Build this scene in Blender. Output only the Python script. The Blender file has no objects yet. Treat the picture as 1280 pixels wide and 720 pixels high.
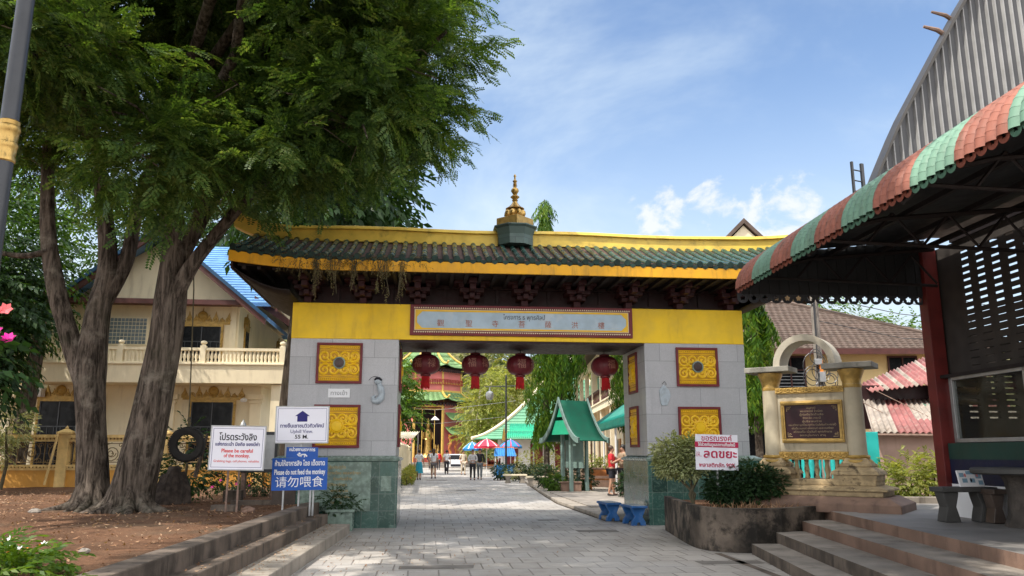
import bpy, math, random
import numpy as np
from mathutils import Vector, Matrix
R = math.radians
C = bpy.context.scene.collection
SC = bpy.context.scene
# ------------------------------------------------------------------ camera
cam_d = bpy.data.cameras.new('camera'); cam = bpy.data.objects.new('camera', cam_d); C.objects.link(cam)
cam_d.sensor_width = 36.0; cam_d.lens = 36.0*1000/1280; cam_d.clip_end = 6000; cam_d.clip_start = 0.05
cam.location = (0, 0, 1.6); cam.rotation_euler = (R(90)+math.atan(0.206), 0, 0)
SC.camera = cam
# ------------------------------------------------------------------ sun, sky, exposure
SUN = Vector((-0.62, -0.46, 1.25)).normalized()          # direction towards the sun
SUN_STRENGTH = 3.7
SKY_STRENGTH = 0.15
SC.view_settings.view_transform = 'Standard'; SC.view_settings.look = 'None'
SC.view_settings.exposure = 0.64; SC.view_settings.gamma = 1.0; SC.view_settings.use_curve_mapping = False
sl = bpy.data.lights.new('sun', 'SUN'); sl.energy = SUN_STRENGTH; sl.angle = R(0.55); sl.color = (1.0, 0.93, 0.82)
so = bpy.data.objects.new('sun', sl); C.objects.link(so)
so.rotation_euler = SUN.to_track_quat('Z', 'Y').to_euler()
W = bpy.data.worlds.new('World'); SC.world = W; W.use_nodes = True
nt = W.node_tree; nd = nt.nodes; lk = nt.links; nd.clear()
def wn(t, **k):
    n = nd.new(t)
    for a, b in k.items(): setattr(n, a, b)
    return n
sky = wn('ShaderNodeTexSky', sky_type='NISHITA', sun_disc=False)
sky.sun_elevation = math.asin(SUN.z); sky.sun_rotation = math.atan2(SUN.x, SUN.y)
sky.altitude = 50; sky.air_density = 1.0; sky.dust_density = 0.6; sky.ozone_density = 1.6
wtc = wn('ShaderNodeTexCoord'); wsep = wn('ShaderNodeSeparateXYZ'); lk.new(wtc.outputs['Generated'], wsep.inputs[0])
def wmath(op, a, b=None, clamp=False):
    n = wn('ShaderNodeMath', operation=op); n.use_clamp = clamp
    for i, v in ((0, a), (1, b)):
        if v is None: continue
        if isinstance(v, (int, float)): n.inputs[i].default_value = v
        else: lk.new(v, n.inputs[i])
    return n.outputs[0]
def wnoise(scale, detail, rough, loc=(0, 0, 0), sc=(1, 1, 1), dist=0.0):
    mp = wn('ShaderNodeMapping'); mp.inputs['Location'].default_value = loc; mp.inputs['Scale'].default_value = sc
    lk.new(wtc.outputs['Generated'], mp.inputs[0])
    n = wn('ShaderNodeTexNoise'); n.inputs['Scale'].default_value = scale; n.inputs['Detail'].default_value = detail
    n.inputs['Roughness'].default_value = rough; n.inputs['Distortion'].default_value = dist
    lk.new(mp.outputs[0], n.inputs['Vector']); return n.outputs['Fac']
def wrange(x, a, b, c=0.0, d=1.0):
    n = wn('ShaderNodeMapRange'); n.interpolation_type = 'SMOOTHSTEP'
    for i, v in ((1, a), (2, b), (3, c), (4, d)): n.inputs[i].default_value = v
    lk.new(x, n.inputs[0]); return n.outputs[0]
# thin veil of cirrus, thicker low down; puffy cumulus low in the east; bright broken cloud added out of view, behind and overhead, as fill light
Z = wsep.outputs['Z']; Yd = wsep.outputs['Y']; Xd = wsep.outputs['X']
cirrus = wrange(wnoise(2.2, 6, 0.62, (0.3, 0.1, 0.0), (0.8, 1, 1.7), 0.5), 0.38, 0.78)
low = wrange(Z, 0.46, 0.14)
veil = wmath('ADD', wmath('MULTIPLY', cirrus, 0.72), wmath('MULTIPLY', low, 0.66), True)
def blob(d, rad):
    v = Vector(d).normalized()
    n = wn('ShaderNodeVectorMath', operation='DISTANCE'); n.inputs[1].default_value = v
    lk.new(wtc.outputs['Generated'], n.inputs[0])
    return wrange(n.outputs['Value'], rad, rad*0.25)
puffn = wnoise(21, 9, 0.60, (1.3, 0.4, 0.7), (1, 1, 1.35), 0.25)
blobs = None
for d, r_, k in (((0.19, 1, 0.305), 0.060, 1.0), ((0.262, 1, 0.325), 0.060, 0.8), ((0.345, 1, 0.300), 0.085, 1.0)):
    b = wmath('MULTIPLY', blob(d, r_), k); blobs = b if blobs is None else wmath('MAXIMUM', blobs, b)
puff = wrange(wmath('ADD', wmath('MULTIPLY', blobs, 0.34), puffn), 0.72, 0.90)
behind = wmath('MAXIMUM', wrange(Yd, 0.42, 0.05), wrange(Z, 0.66, 0.80))
broken = wmath('MULTIPLY', wrange(wnoise(2.6, 6, 0.6, (5, 2, 1)), 0.36, 0.55), behind)
def mixc(f, a, b):
    m = wn('ShaderNodeMix', data_type='RGBA')
    lk.new(f, m.inputs['Factor'])
    for i, v in ((6, a), (7, b)):
        if isinstance(v, tuple): m.inputs[i].default_value = (*v, 1)
        else: lk.new(v, m.inputs[i])
    return m.outputs[2]
skyc = wn('ShaderNodeVectorMath', operation='SCALE'); skyc.inputs['Scale'].default_value = SKY_STRENGTH
lk.new(sky.outputs[0], skyc.inputs[0])
c1 = mixc(veil, skyc.outputs[0], (0.53, 0.62, 0.70))
c2 = mixc(wmath('MULTIPLY', puff, 0.8), c1, (0.66, 0.67, 0.68))
c3 = mixc(broken, c2, (1.65, 1.62, 1.58))
bg = wn('ShaderNodeBackground'); bg.inputs['Strength'].default_value = 1.0; lk.new(c3, bg.inputs[0])
wo = wn('ShaderNodeOutputWorld'); lk.new(bg.outputs[0], wo.inputs[0])

# ------------------------------------------------------------------ materials
class NT:
    def __init__(s, name):
        s.m = bpy.data.materials.new(name); s.m.use_nodes = True; s.t = s.m.node_tree; s.t.nodes.clear()
        s.out = s.n('ShaderNodeOutputMaterial'); s.b = s.n('ShaderNodeBsdfPrincipled'); s.t.links.new(s.b.outputs[0], s.out.inputs[0])
        s.tc = s.n('ShaderNodeTexCoord')
    def n(s, t, **k):
        n = s.t.nodes.new(t)
        for a, b in k.items(): setattr(n, a, b)
        return n
    def put(s, sock, v):
        if isinstance(v, bpy.types.NodeSocket): s.t.links.new(v, sock)
        elif isinstance(v, tuple) and len(v) == 3 and sock.type == 'RGBA': sock.default_value = (*v, 1)
        else: sock.default_value = v
    def vec(s, sc=(1, 1, 1), loc=(0, 0, 0), rot=(0, 0, 0)):
        mp = s.n('ShaderNodeMapping'); mp.inputs['Scale'].default_value = sc; mp.inputs['Location'].default_value = loc; mp.inputs['Rotation'].default_value = rot
        s.t.links.new(s.tc.outputs['Object'], mp.inputs[0]); return mp.outputs[0]
    def noise(s, scale, detail=4, rough=0.6, v=None, dist=0.0):
        n = s.n('ShaderNodeTexNoise'); n.inputs['Scale'].default_value = scale; n.inputs['Detail'].default_value = detail
        n.inputs['Roughness'].default_value = rough; n.inputs['Distortion'].default_value = dist
        s.t.links.new(v if v is not None else s.tc.outputs['Object'], n.inputs['Vector']); return n.outputs['Fac']
    def rng(s, x, a, b, c=0.0, d=1.0):
        n = s.n('ShaderNodeMapRange'); n.interpolation_type = 'SMOOTHSTEP'
        for i, v in ((1, a), (2, b), (3, c), (4, d)): n.inputs[i].default_value = v
        s.t.links.new(x, n.inputs[0]); return n.outputs[0]
    def mix(s, f, a, b, blend='MIX'):
        m = s.n('ShaderNodeMix', data_type='RGBA', blend_type=blend)
        s.put(m.inputs[0], f); s.put(m.inputs[6], a); s.put(m.inputs[7], b); return m.outputs[2]
    def math(s, op, a, b=0.0):
        m = s.n('ShaderNodeMath', operation=op); s.put(m.inputs[0], a); s.put(m.inputs[1], b); return m.outputs[0]
    def bump(s, h, strength, dist=0.02):
        b = s.n('ShaderNodeBump'); b.inputs['Strength'].default_value = strength; b.inputs['Distance'].default_value = dist
        s.t.links.new(h, b.inputs['Height']); s.t.links.new(b.outputs[0], s.b.inputs['Normal'])
    def fin(s, col, rough=0.6, metal=0.0, spec=0.5):
        s.put(s.b.inputs['Base Color'], col); s.put(s.b.inputs['Roughness'], rough); s.put(s.b.inputs['Metallic'], metal)
        s.put(s.b.inputs['Specular IOR Level'], spec); return s.m
def mat(name, col, rough=0.6, var=0.18, scale=3.0, bump=0.15, bscale=25.0, metal=0.0, spec=0.4, dirt=None, dirtamt=0.5, streak=False, bdist=0.01, dthr=(0.50, 0.74)):
    t = NT(name)
    a = tuple(c*(1-var) for c in col); b = tuple(min(1, c*(1+var)) for c in col)
    c = t.mix(t.rng(t.noise(scale, 5), 0.3, 0.7), a, b)
    if dirt:
        v = t.vec((2.2, 2.2, 0.35)) if streak else None
        d = t.rng(t.noise(scale*0.9+0.7, 8, 0.68, v), dthr[0], dthr[1], 0, dirtamt)
        c = t.mix(d, c, dirt)
    if bump: t.bump(t.noise(bscale, 4), bump, bdist)
    rr = t.rng(t.noise(scale*2, 3), 0.3, 0.7, max(0.02, rough-0.08), min(1, rough+0.08))
    return t.fin(c, rr, metal, spec)
def leafmat(name, cols, trans=0.35, rough=0.5):
    """leaves: every leaf a little different, partly translucent"""
    t = NT(name)
    g = t.n('ShaderNodeNewGeometry')
    rp = t.n('ShaderNodeValToRGB'); rp.color_ramp.interpolation = 'LINEAR'
    els = rp.color_ramp.elements
    while len(els) < len(cols): els.new(0.5)
    for i, c in enumerate(cols): els[i].position = i/(len(cols)-1); els[i].color = (*c, 1)
    f = t.math('ADD', t.math('MULTIPLY', g.outputs['Random Per Island'], 0.6), t.math('MULTIPLY', t.rng(t.noise(1.1, 3), 0.3, 0.7), 0.4))
    t.t.links.new(f, rp.inputs[0])
    t.fin(rp.outputs[0], rough, 0, 0.3)
    tr = t.n('ShaderNodeBsdfTranslucent'); t.t.links.new(t.mix(1.0, rp.outputs[0], (1.6, 1.5, 0.5), 'MULTIPLY'), tr.inputs[0])
    mx = t.n('ShaderNodeMixShader'); mx.inputs[0].default_value = trans
    t.t.links.new(t.b.outputs[0], mx.inputs[1]); t.t.links.new(tr.outputs[0], mx.inputs[2]); t.t.links.new(mx.outputs[0], t.out.inputs[0])
    return t.m
def tilemat(name, col, bw, rh, mortar=(0.1, 0.1, 0.1), ms=0.006, plane='xz', rough=0.35, var=0.12, speck=0.0, bump=0.2, off=0.5, fine=60.0, rot=0.0, stain=None, stainamt=0.4, spec=0.4, veins=None):
    """slabs with joints; plane: which local axes the courses run in"""
    t = NT(name)
    sp = t.n('ShaderNodeSeparateXYZ'); t.t.links.new(t.vec(rot=(0, 0, rot)), sp.inputs[0])
    cb = t.n('ShaderNodeCombineXYZ')
    if plane == 'wall': t.put(cb.inputs[0], t.math('ADD', sp.outputs[0], sp.outputs[1])); t.t.links.new(sp.outputs[2], cb.inputs[1])
    else:
        t.t.links.new(sp.outputs['xyz'.index(plane[0])], cb.inputs[0]); t.t.links.new(sp.outputs['xyz'.index(plane[1])], cb.inputs[1])
    br = t.n('ShaderNodeTexBrick'); br.offset = off; t.t.links.new(cb.outputs[0], br.inputs['Vector'])
    br.inputs['Scale'].default_value = 1.0; br.inputs['Brick Width'].default_value = bw; br.inputs['Row Height'].default_value = rh
    br.inputs['Mortar Size'].default_value = ms; br.inputs['Mortar Smooth'].default_value = 0.3; br.inputs['Bias'].default_value = 0.0
    br.inputs['Color1'].default_value = (*[c*(1-var) for c in col], 1); br.inputs['Color2'].default_value = (*[min(1, c*(1+var)) for c in col], 1)
    br.inputs['Mortar'].default_value = (*mortar, 1)
    c = br.outputs['Color']
    if veins: c = t.mix(t.rng(t.noise(6, 9, 0.75, dist=1.6), 0.50, 0.66, 0, 0.75), c, veins)
    if speck: c = t.mix(t.rng(t.noise(fine, 3, 0.8), 0.35, 0.65, 0, speck), c, tuple(x*0.55 for x in col))
    if plane == 'wall' and not veins: c = t.mix(t.rng(t.noise(1.0, 7, .7, t.vec((3, 3, .28))), .52, .72, 0, .35), c, tuple(x*.6 for x in col))
    if stain: c = t.mix(t.rng(t.noise(0.9, 8, 0.65), 0.45, 0.72, 0, stainamt), c, stain)
    h = t.math('SUBTRACT', t.math('MULTIPLY', t.noise(fine, 3), 0.3), br.outputs['Fac'])
    t.bump(h, bump, 0.008)
    rr = t.rng(t.noise(5, 4), 0.3, 0.7, max(0.03, rough-0.1), rough+0.12)
    return t.fin(c, rr, 0, spec)
M = {}
M['yellow'] = mat('yellow_paint', (0.90, 0.59, 0.016), 0.5, 0.12, 1.3, 0.12, 30, dirt=(0.45, 0.24, 0.015), dirtamt=0.45, streak=True)
M['fascia'] = mat('fascia_paint', (0.74, 0.37, 0.012), 0.55, 0.12, 2, 0.1, 30, dirt=(0.12, 0.07, 0.02), dirtamt=0.5, streak=True)
M['panelgold'] = mat('panel_gold', (0.84, 0.52, 0.016), 0.38, 0.1, 3, 0.05, 30)
M['maroon'] = mat('maroon_paint', (0.16, 0.022, 0.028), 0.55, 0.2, 4)
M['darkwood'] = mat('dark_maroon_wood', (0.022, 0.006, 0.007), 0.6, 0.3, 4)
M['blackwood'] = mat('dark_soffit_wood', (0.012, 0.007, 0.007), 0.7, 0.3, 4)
M['granite'] = tilemat('grey_granite', (0.50, 0.505, 0.53), 0.95, 0.62, (0.22, 0.23, 0.25), 0.006, 'wall', 0.38, 0.11, 0.4, 0.12, 0.5, 70, stain=(0.30, 0.31, 0.33), stainamt=0.35)
M['marble'] = tilemat('green_marble', (0.045, 0.105, 0.088), 0.36, 0.36, (0.16, 0.2, 0.18), 0.006, 'wall', 0.16, 0.45, 0.3, 0.08, 0.0, 14, spec=0.6, veins=(0.17, 0.26, 0.22))
M['marblelight'] = mat('pale_green_marble', (0.20, 0.27, 0.23), 0.25, 0.3, 6, 0.03, 20, dirt=(0.10, 0.16, 0.12), dirtamt=0.6)
M['ridgegold'] = mat('ridge_gold_paint', (0.74, 0.52, 0.09), 0.42, 0.15, 2, 0.1, 20, dirt=(0.10, 0.07, 0.03), dirtamt=0.6)
M['gold'] = mat('gold_leaf', (0.48, 0.31, 0.10), 0.33, 0.2, 6, 0.1, 20, metal=0.75)
M['goldpaint'] = mat('gold_paint', (0.44, 0.28, 0.075), 0.42, 0.25, 8, 0.15, 30, metal=0.25, dirt=(0.12, 0.07, 0.02), dirtamt=0.5)
M['cream'] = mat('cream_wall', (0.80, 0.70, 0.50), 0.75, 0.07, 0.7, 0.1, 30, dirt=(0.42, 0.33, 0.21), dirtamt=0.45, streak=True)
M['creamlight'] = mat('pale_cream_trim', (0.82, 0.72, 0.52), 0.7, 0.06, 1, 0.1, 30, dirt=(0.4, 0.33, 0.22), dirtamt=0.3, streak=True)
M['ochre'] = mat('ochre_band', (0.55, 0.27, 0.05), 0.7, 0.15, 1, dirt=(0.2, 0.12, 0.05), dirtamt=0.4, streak=True)
M['yellowwall'] = mat('pale_yellow_wall', (0.78, 0.60, 0.30), 0.8, 0.06, 0.6, dirt=(0.5, 0.4, 0.2), dirtamt=0.25, streak=True)
M['glassdark'] = mat('dark_window_glass', (0.006, 0.007, 0.009), 0.25, 0.2, 2, 0.02, 3, spec=0.12)
M['bluetile'] = mat('blue_roof_tile', (0.14, 0.30, 0.55), 0.42, 0.15, 2, 0.05, 10, dirt=(0.2, 0.3, 0.45), dirtamt=0.3)
M['metaldark'] = mat('dark_grey_metal', (0.055, 0.058, 0.065), 0.38, 0.15, 5, 0.04, 40, metal=0.4)
M['metalgrey'] = mat('galvanised_metal', (0.42, 0.43, 0.44), 0.42, 0.15, 4, 0.04, 40, metal=0.7)
M['steel'] = mat('rusty_post', (0.20, 0.13, 0.10), 0.6, 0.35, 8)
M['concrete'] = mat('weathered_concrete', (0.30, 0.265, 0.225), 0.85, 0.2, 2.5, 0.4, 40, dirt=(0.06, 0.045, 0.035), dirtamt=0.75, streak=True)
M['concretedark'] = mat('black_stained_concrete', (0.115, 0.09, 0.072), 0.85, 0.5, 2.2, 0.5, 30, dirt=(0.022, 0.018, 0.015), dirtamt=0.9, streak=True)
M['planterwall'] = mat('black_mould_planter_wall', (0.12, 0.095, 0.075), 0.85, 0.5, 1.8, 0.6, 22, dirt=(0.014, 0.012, 0.010), dirtamt=0.95, dthr=(0.42, 0.60))
M['treadgrey'] = mat('worn_concrete_tread', (0.25, 0.222, 0.195), 0.8, 0.25, 2, 0.4, 50, dirt=(0.09, 0.07, 0.055), dirtamt=0.75)
M['redcement'] = mat('reddish_cement', (0.20, 0.125, 0.092), 0.75, 0.25, 2, 0.3, 40, dirt=(0.08, 0.05, 0.04), dirtamt=0.7, streak=True)
M['platform'] = mat('grey_cement_floor', (0.20, 0.19, 0.185), 0.65, 0.25, 1.2, 0.2, 40, dirt=(0.09, 0.085, 0.08), dirtamt=0.6)
M['white'] = mat('white_paint', (0.78, 0.78, 0.80), 0.5, 0.05, 2, 0.05, 30)
M['signwhite'] = mat('white_sign_face', (0.84, 0.84, 0.93), 0.45, 0.03, 1, 0.0)
M['signblue'] = mat('blue_sign_face', (0.008, 0.085, 0.40), 0.42, 0.1, 2, 0.0)
M['navy'] = mat('navy_ink', (0.012, 0.010, 0.16), 0.5, 0.05, 2, 0.0)
M['ink'] = mat('black_ink', (0.015, 0.015, 0.025), 0.5, 0.05, 2, 0.0)
M['redink'] = mat('red_ink', (0.72, 0.045, 0.05), 0.5, 0.05, 2, 0.0)
M['crimson'] = mat('crimson_ink', (0.48, 0.012, 0.075), 0.5, 0.05, 2, 0.0)
M['letterwhite'] = mat('white_lettering', (0.82, 0.83, 0.86), 0.5, 0.03, 2, 0.0)
M['rubber'] = mat('black_rubber', (0.022, 0.020, 0.019), 0.75, 0.3, 10, 0.3, 60)
M['red'] = mat('red_paint', (0.34, 0.02, 0.02), 0.5, 0.2, 3)
M['darkred'] = mat('dark_red_column', (0.13, 0.016, 0.014), 0.55, 0.25, 3)
M['stem'] = mat('green_brown_stem', (0.10, 0.085, 0.05), 0.85, 0.3, 10)
def barkmat(name, a, b):
    t = NT(name)
    v = t.vec((7, 7, 0.9))
    n1 = t.noise(1.6, 8, 0.7, v, 0.4); n2 = t.noise(2.2, 6, 0.65)
    c = t.mix(t.rng(n1, 0.35, 0.68), a, b)
    c = t.mix(t.rng(n2, 0.52, 0.72, 0, 0.75), c, (0.34, 0.30, 0.25))
    c = t.mix(t.rng(t.noise(0.9, 5), 0.5, 0.75, 0, 0.5), c, (0.05, 0.055, 0.03))
    t.bump(t.math('ADD', n1, t.math('MULTIPLY', t.noise(9, 6, .75, t.vec((3, 3, .8))), .5)), 1.0, 0.12); return t.fin(c, 0.95, 0, 0.1)
M['bark'] = barkmat('rough_bark', (0.034, 0.027, 0.022), (0.24, 0.195, 0.16))
M['bark2'] = barkmat('grey_bark', (0.045, 0.035, 0.028), (0.15, 0.12, 0.095))
M['leafmain'] = leafmat('tamarind_leaf', [(0.018, 0.046, 0.014), (0.050, 0.105, 0.026), (0.10, 0.175, 0.042), (0.21, 0.26, 0.09)], 0.42)
M['leafdark'] = leafmat('dark_leaf', [(0.010, 0.030, 0.010), (0.020, 0.055, 0.014), (0.045, 0.10, 0.018)], 0.3)
M['leafbright'] = leafmat('bright_leaf', [(0.030, 0.075, 0.012), (0.07, 0.15, 0.018), (0.14, 0.22, 0.03)], 0.45)
M['leafashoka'] = leafmat('glossy_drooping_leaf', [(0.014, 0.055, 0.010), (0.07, 0.16, 0.016), (0.20, 0.28, 0.03)], 0.4, 0.38)
M['leafhill'] = leafmat('hillside_leaf', [(0.035, 0.06, 0.02), (0.09, 0.13, 0.035), (0.20, 0.20, 0.065), (0.28, 0.25, 0.12)], 0.3)
M['leafpale'] = leafmat('variegated_leaf', [(0.14, 0.19, 0.08), (0.36, 0.39, 0.20), (0.62, 0.62, 0.42)], 0.3)
M['leafyellow'] = leafmat('yellow_green_leaf', [(0.10, 0.14, 0.03), (0.24, 0.27, 0.06), (0.42, 0.40, 0.12)], 0.4)
M['leafhedge'] = leafmat('clipped_hedge_leaf', [(0.008, 0.024, 0.010), (0.022, 0.055, 0.018), (0.05, 0.10, 0.03)], 0.25)
M['pink'] = mat('magenta_petal', (0.70, 0.02, 0.30), 0.6, 0.2, 12, 0.0)
M['coral'] = mat('coral_petal', (0.80, 0.16, 0.17), 0.6, 0.2, 12, 0.0)
M['petalwhite'] = mat('white_petal', (0.85, 0.85, 0.86), 0.6, 0.05, 12, 0.0)
M['petalorange'] = mat('orange_petal', (0.75, 0.25, 0.04), 0.6, 0.2, 12, 0.0)

# ------------------------------------------------------------------ mesh helpers
class MB:
    def __init__(s): s.v = []; s.f = []; s.m = []
    def poly(s, pts, mi=0):
        n = len(s.v); s.v += [tuple(p) for p in pts]; s.f.append(tuple(range(n, n+len(pts)))); s.m.append(mi)
    def add(s, v, f, mi=0, mx=None):
        n = len(s.v)
        s.v += [tuple(mx @ Vector(p)) for p in v] if mx is not None else [tuple(p) for p in v]
        for q in f: s.f.append(tuple(i+n for i in q)); s.m.append(mi)
    def box(s, x0, x1, y0, y1, z0, z1, mi=0, mx=None):
        v = [(x0,y0,z0),(x1,y0,z0),(x1,y1,z0),(x0,y1,z0),(x0,y0,z1),(x1,y0,z1),(x1,y1,z1),(x0,y1,z1)]
        s.add(v, [(0,3,2,1),(4,5,6,7),(0,1,5,4),(1,2,6,5),(2,3,7,6),(3,0,4,7)], mi, mx)
    def frustum(s, a, b, z0, z1, mi=0):
        """a, b = (x0,x1,y0,y1) at the bottom and the top"""
        v = [(a[0],a[2],z0),(a[1],a[2],z0),(a[1],a[3],z0),(a[0],a[3],z0),(b[0],b[2],z1),(b[1],b[2],z1),(b[1],b[3],z1),(b[0],b[3],z1)]
        s.add(v, [(0,3,2,1),(4,5,6,7),(0,1,5,4),(1,2,6,5),(2,3,7,6),(3,0,4,7)], mi)
    def prism(s, poly, a, b, plane='xz', mi=0, mx=None):
        """polygon in a plane, extruded a..b along the third axis"""
        k = {'xz': lambda p, t: (p[0], t, p[1]), 'xy': lambda p, t: (p[0], p[1], t), 'yz': lambda p, t: (t, p[0], p[1])}[plane]
        n = len(poly); v = [k(p, a) for p in poly]+[k(p, b) for p in poly]
        f = [tuple(range(n)), tuple(range(2*n-1, n-1, -1))]+[(i, n+i, n+(i+1) % n, (i+1) % n) for i in range(n)]
        s.add(v, f, mi, mx)
    def tube(s, pts, r, n=8, mi=0, cap=True, ridge=0.0, seed=0, rx=None):
        P = [Vector(p) for p in pts]; k = len(P); rr = r if isinstance(r, (list, tuple)) else [r]*k
        base = len(s.v); u = None
        for i, p in enumerate(P):
            t = (P[min(i+1, k-1)]-P[max(i-1, 0)])
            if t.length < 1e-9: t = Vector((0, 0, 1))
            t.normalize()
            if u is None:
                u = t.orthogonal().normalized() if abs(t.z) < 0.95 else Vector((1, 0, 0))
            u = (u - t*u.dot(t)); u = u.normalized() if u.length > 1e-6 else t.orthogonal().normalized()
            w = t.cross(u)
            for j in range(n):
                a = 2*math.pi*j/n; q = rr[i]
                if ridge: q *= 1+ridge*(math.sin(3*a+seed+i*0.25)*0.5+math.sin(5*a+seed*2.1-i*0.31)*0.4+math.sin(8*a+seed*.7+i*0.17)*0.35)
                s.v.append(tuple(p+u*math.cos(a)*q+w*math.sin(a)*q))
        for i in range(k-1):
            for j in range(n):
                a = base+i*n+j; b = base+i*n+(j+1) % n
                s.f.append((a, b, b+n, a+n)); s.m.append(mi)
        if cap:
            s.f.append(tuple(base+j for j in range(n-1, -1, -1))); s.m.append(mi)
            s.f.append(tuple(base+(k-1)*n+j for j in range(n))); s.m.append(mi)
    def bar(s, a, b, w, h=None, mi=0):
        s.tube([a, b], w*0.7071 if h is None else w*0.7071, 4, mi)
    def lathe(s, prof, n=16, c=(0, 0, 0), mi=0, lobes=0, la=0.0, ph=0.0):
        base = len(s.v); k = len(prof)
        for r, z in prof:
            for j in range(n):
                a = 2*math.pi*j/n+ph; q = r*(1+la*abs(math.sin(lobes*a/2))-la if lobes else 1)
                s.v.append((c[0]+q*math.cos(a), c[1]+q*math.sin(a), c[2]+z))
        for i in range(k-1):
            for j in range(n):
                a = base+i*n+j; b = base+i*n+(j+1) % n
                s.f.append((a, b, b+n, a+n)); s.m.append(mi)
        s.f.append(tuple(base+j for j in range(n-1, -1, -1))); s.m.append(mi)
        s.f.append(tuple(base+(k-1)*n+j for j in range(n))); s.m.append(mi)
    def grid(s, fn, nu, nv, mi=0, thick=None):
        base = len(s.v)
        for i in range(nu+1):
            for j in range(nv+1): s.v.append(tuple(fn(i/nu, j/nv)))
        for i in range(nu):
            for j in range(nv):
                a = base+i*(nv+1)+j; s.f.append((a, a+nv+1, a+nv+2, a+1)); s.m.append(mi)
    def ball(s, c, r, n=10, m=7, mi=0, sc=(1, 1, 1)):
        prof = [(math.sin(math.pi*i/m), -math.cos(math.pi*i/m)) for i in range(m+1)]
        base = len(s.v)
        for q, z in prof:
            q = max(q, 1e-3)
            for j in range(n):
                a = 2*math.pi*j/n; s.v.append((c[0]+r*q*math.cos(a)*sc[0], c[1]+r*q*math.sin(a)*sc[1], c[2]+r*z*sc[2]))
        for i in range(m):
            for j in range(n):
                a = base+i*n+j; b = base+i*n+(j+1) % n; s.f.append((a, b, b+n, a+n)); s.m.append(mi)
    def build(s, name, mats, parent=None, smooth=False, bevel=0.0, solid=0.0, ang=40, seg=2):
        me = bpy.data.meshes.new(name); me.from_pydata(s.v, [], s.f)
        if not isinstance(mats, (list, tuple)): mats = [mats]
        for m in mats: me.materials.append(M[m] if isinstance(m, str) else m)
        if len(mats) > 1: me.polygons.foreach_set('material_index', s.m)
        me.update()
        o = bpy.data.objects.new(name, me); C.objects.link(o)
        if parent: o.parent = parent
        if smooth:
            me.polygons.foreach_set('use_smooth', [True]*len(me.polygons)); me.set_sharp_from_angle(angle=R(ang))
        if solid:
            q = o.modifiers.new('solid', 'SOLIDIFY'); q.thickness = solid; q.offset = 0
        if bevel:
            q = o.modifiers.new('bevel', 'BEVEL'); q.width = bevel; q.segments = seg; q.limit_method = 'ANGLE'; q.angle_limit = R(40)
        return o
def tag(o, label=None, cat=None, group=None, kind=None):
    if label: o['label'] = label
    if cat: o['category'] = cat
    if group: o['group'] = group
    if kind: o['kind'] = kind
    return o
def thing(name, label, cat, loc=(0, 0, 0), rz=0.0, group=None):
    o = bpy.data.objects.new(name, None); C.objects.link(o); o.empty_display_size = 0.2
    o.location = loc; o.rotation_euler = (0, 0, rz); return tag(o, label, cat, group)
def copy_tree(o, parent=None, top=True):
    c = o.copy(); C.objects.link(c); c.parent = parent
    for ch in [x for x in C.objects if x.parent == o and x != c]: copy_tree(ch, c, False)
    return c
def npmesh(name, V, F, mats, parent=None, mi=None, smooth=False):
    """V (n,3), F (m,4) numpy arrays -> object"""
    me = bpy.data.meshes.new(name); n = len(V); m = len(F); k = F.shape[1]
    me.vertices.add(n); me.vertices.foreach_set('co', np.ascontiguousarray(V, np.float32).ravel())
    me.loops.add(m*k); me.loops.foreach_set('vertex_index', np.ascontiguousarray(F, np.int32).ravel())
    me.polygons.add(m); me.polygons.foreach_set('loop_start', np.arange(0, m*k, k, dtype=np.int32))
    me.polygons.foreach_set('loop_total', np.full(m, k, np.int32))
    if not isinstance(mats, (list, tuple)): mats = [mats]
    for q in mats: me.materials.append(M[q] if isinstance(q, str) else q)
    if mi is not None: me.polygons.foreach_set('material_index', np.ascontiguousarray(mi, np.int32))
    if smooth: me.polygons.foreach_set('use_smooth', np.ones(m, bool))
    me.update(calc_edges=True); me.validate()
    o = bpy.data.objects.new(name, me); C.objects.link(o)
    if parent: o.parent = parent
    return o
def text(name, s, size, loc, material, parent, rot=(R(90), 0, 0), align='CENTER', sx=1.0, bold=0.0, ext=0.0015, wmax=None):
    cu = bpy.data.curves.new(name, 'FONT'); cu.body = s; cu.size = size; cu.align_x = align; cu.align_y = 'CENTER'; cu.extrude = ext; cu.offset = bold
    cu.resolution_u = 3
    o = bpy.data.objects.new(name, cu); C.objects.link(o)
    dg = bpy.context.evaluated_depsgraph_get(); me = bpy.data.meshes.new_from_object(o.evaluated_get(dg))
    bpy.data.objects.remove(o); bpy.data.curves.remove(cu)
    if len(me.vertices) and wmax:
        xs = [v.co.x for v in me.vertices]; w = max(xs)-min(xs); sx = wmax/max(w, 1e-6)
    me.materials.clear(); me.materials.append(M[material])
    o = bpy.data.objects.new(name, me); C.objects.link(o); o.parent = parent; o.location = loc; o.rotation_euler = rot; o.scale = (sx, 1, 1)
    return o

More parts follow.
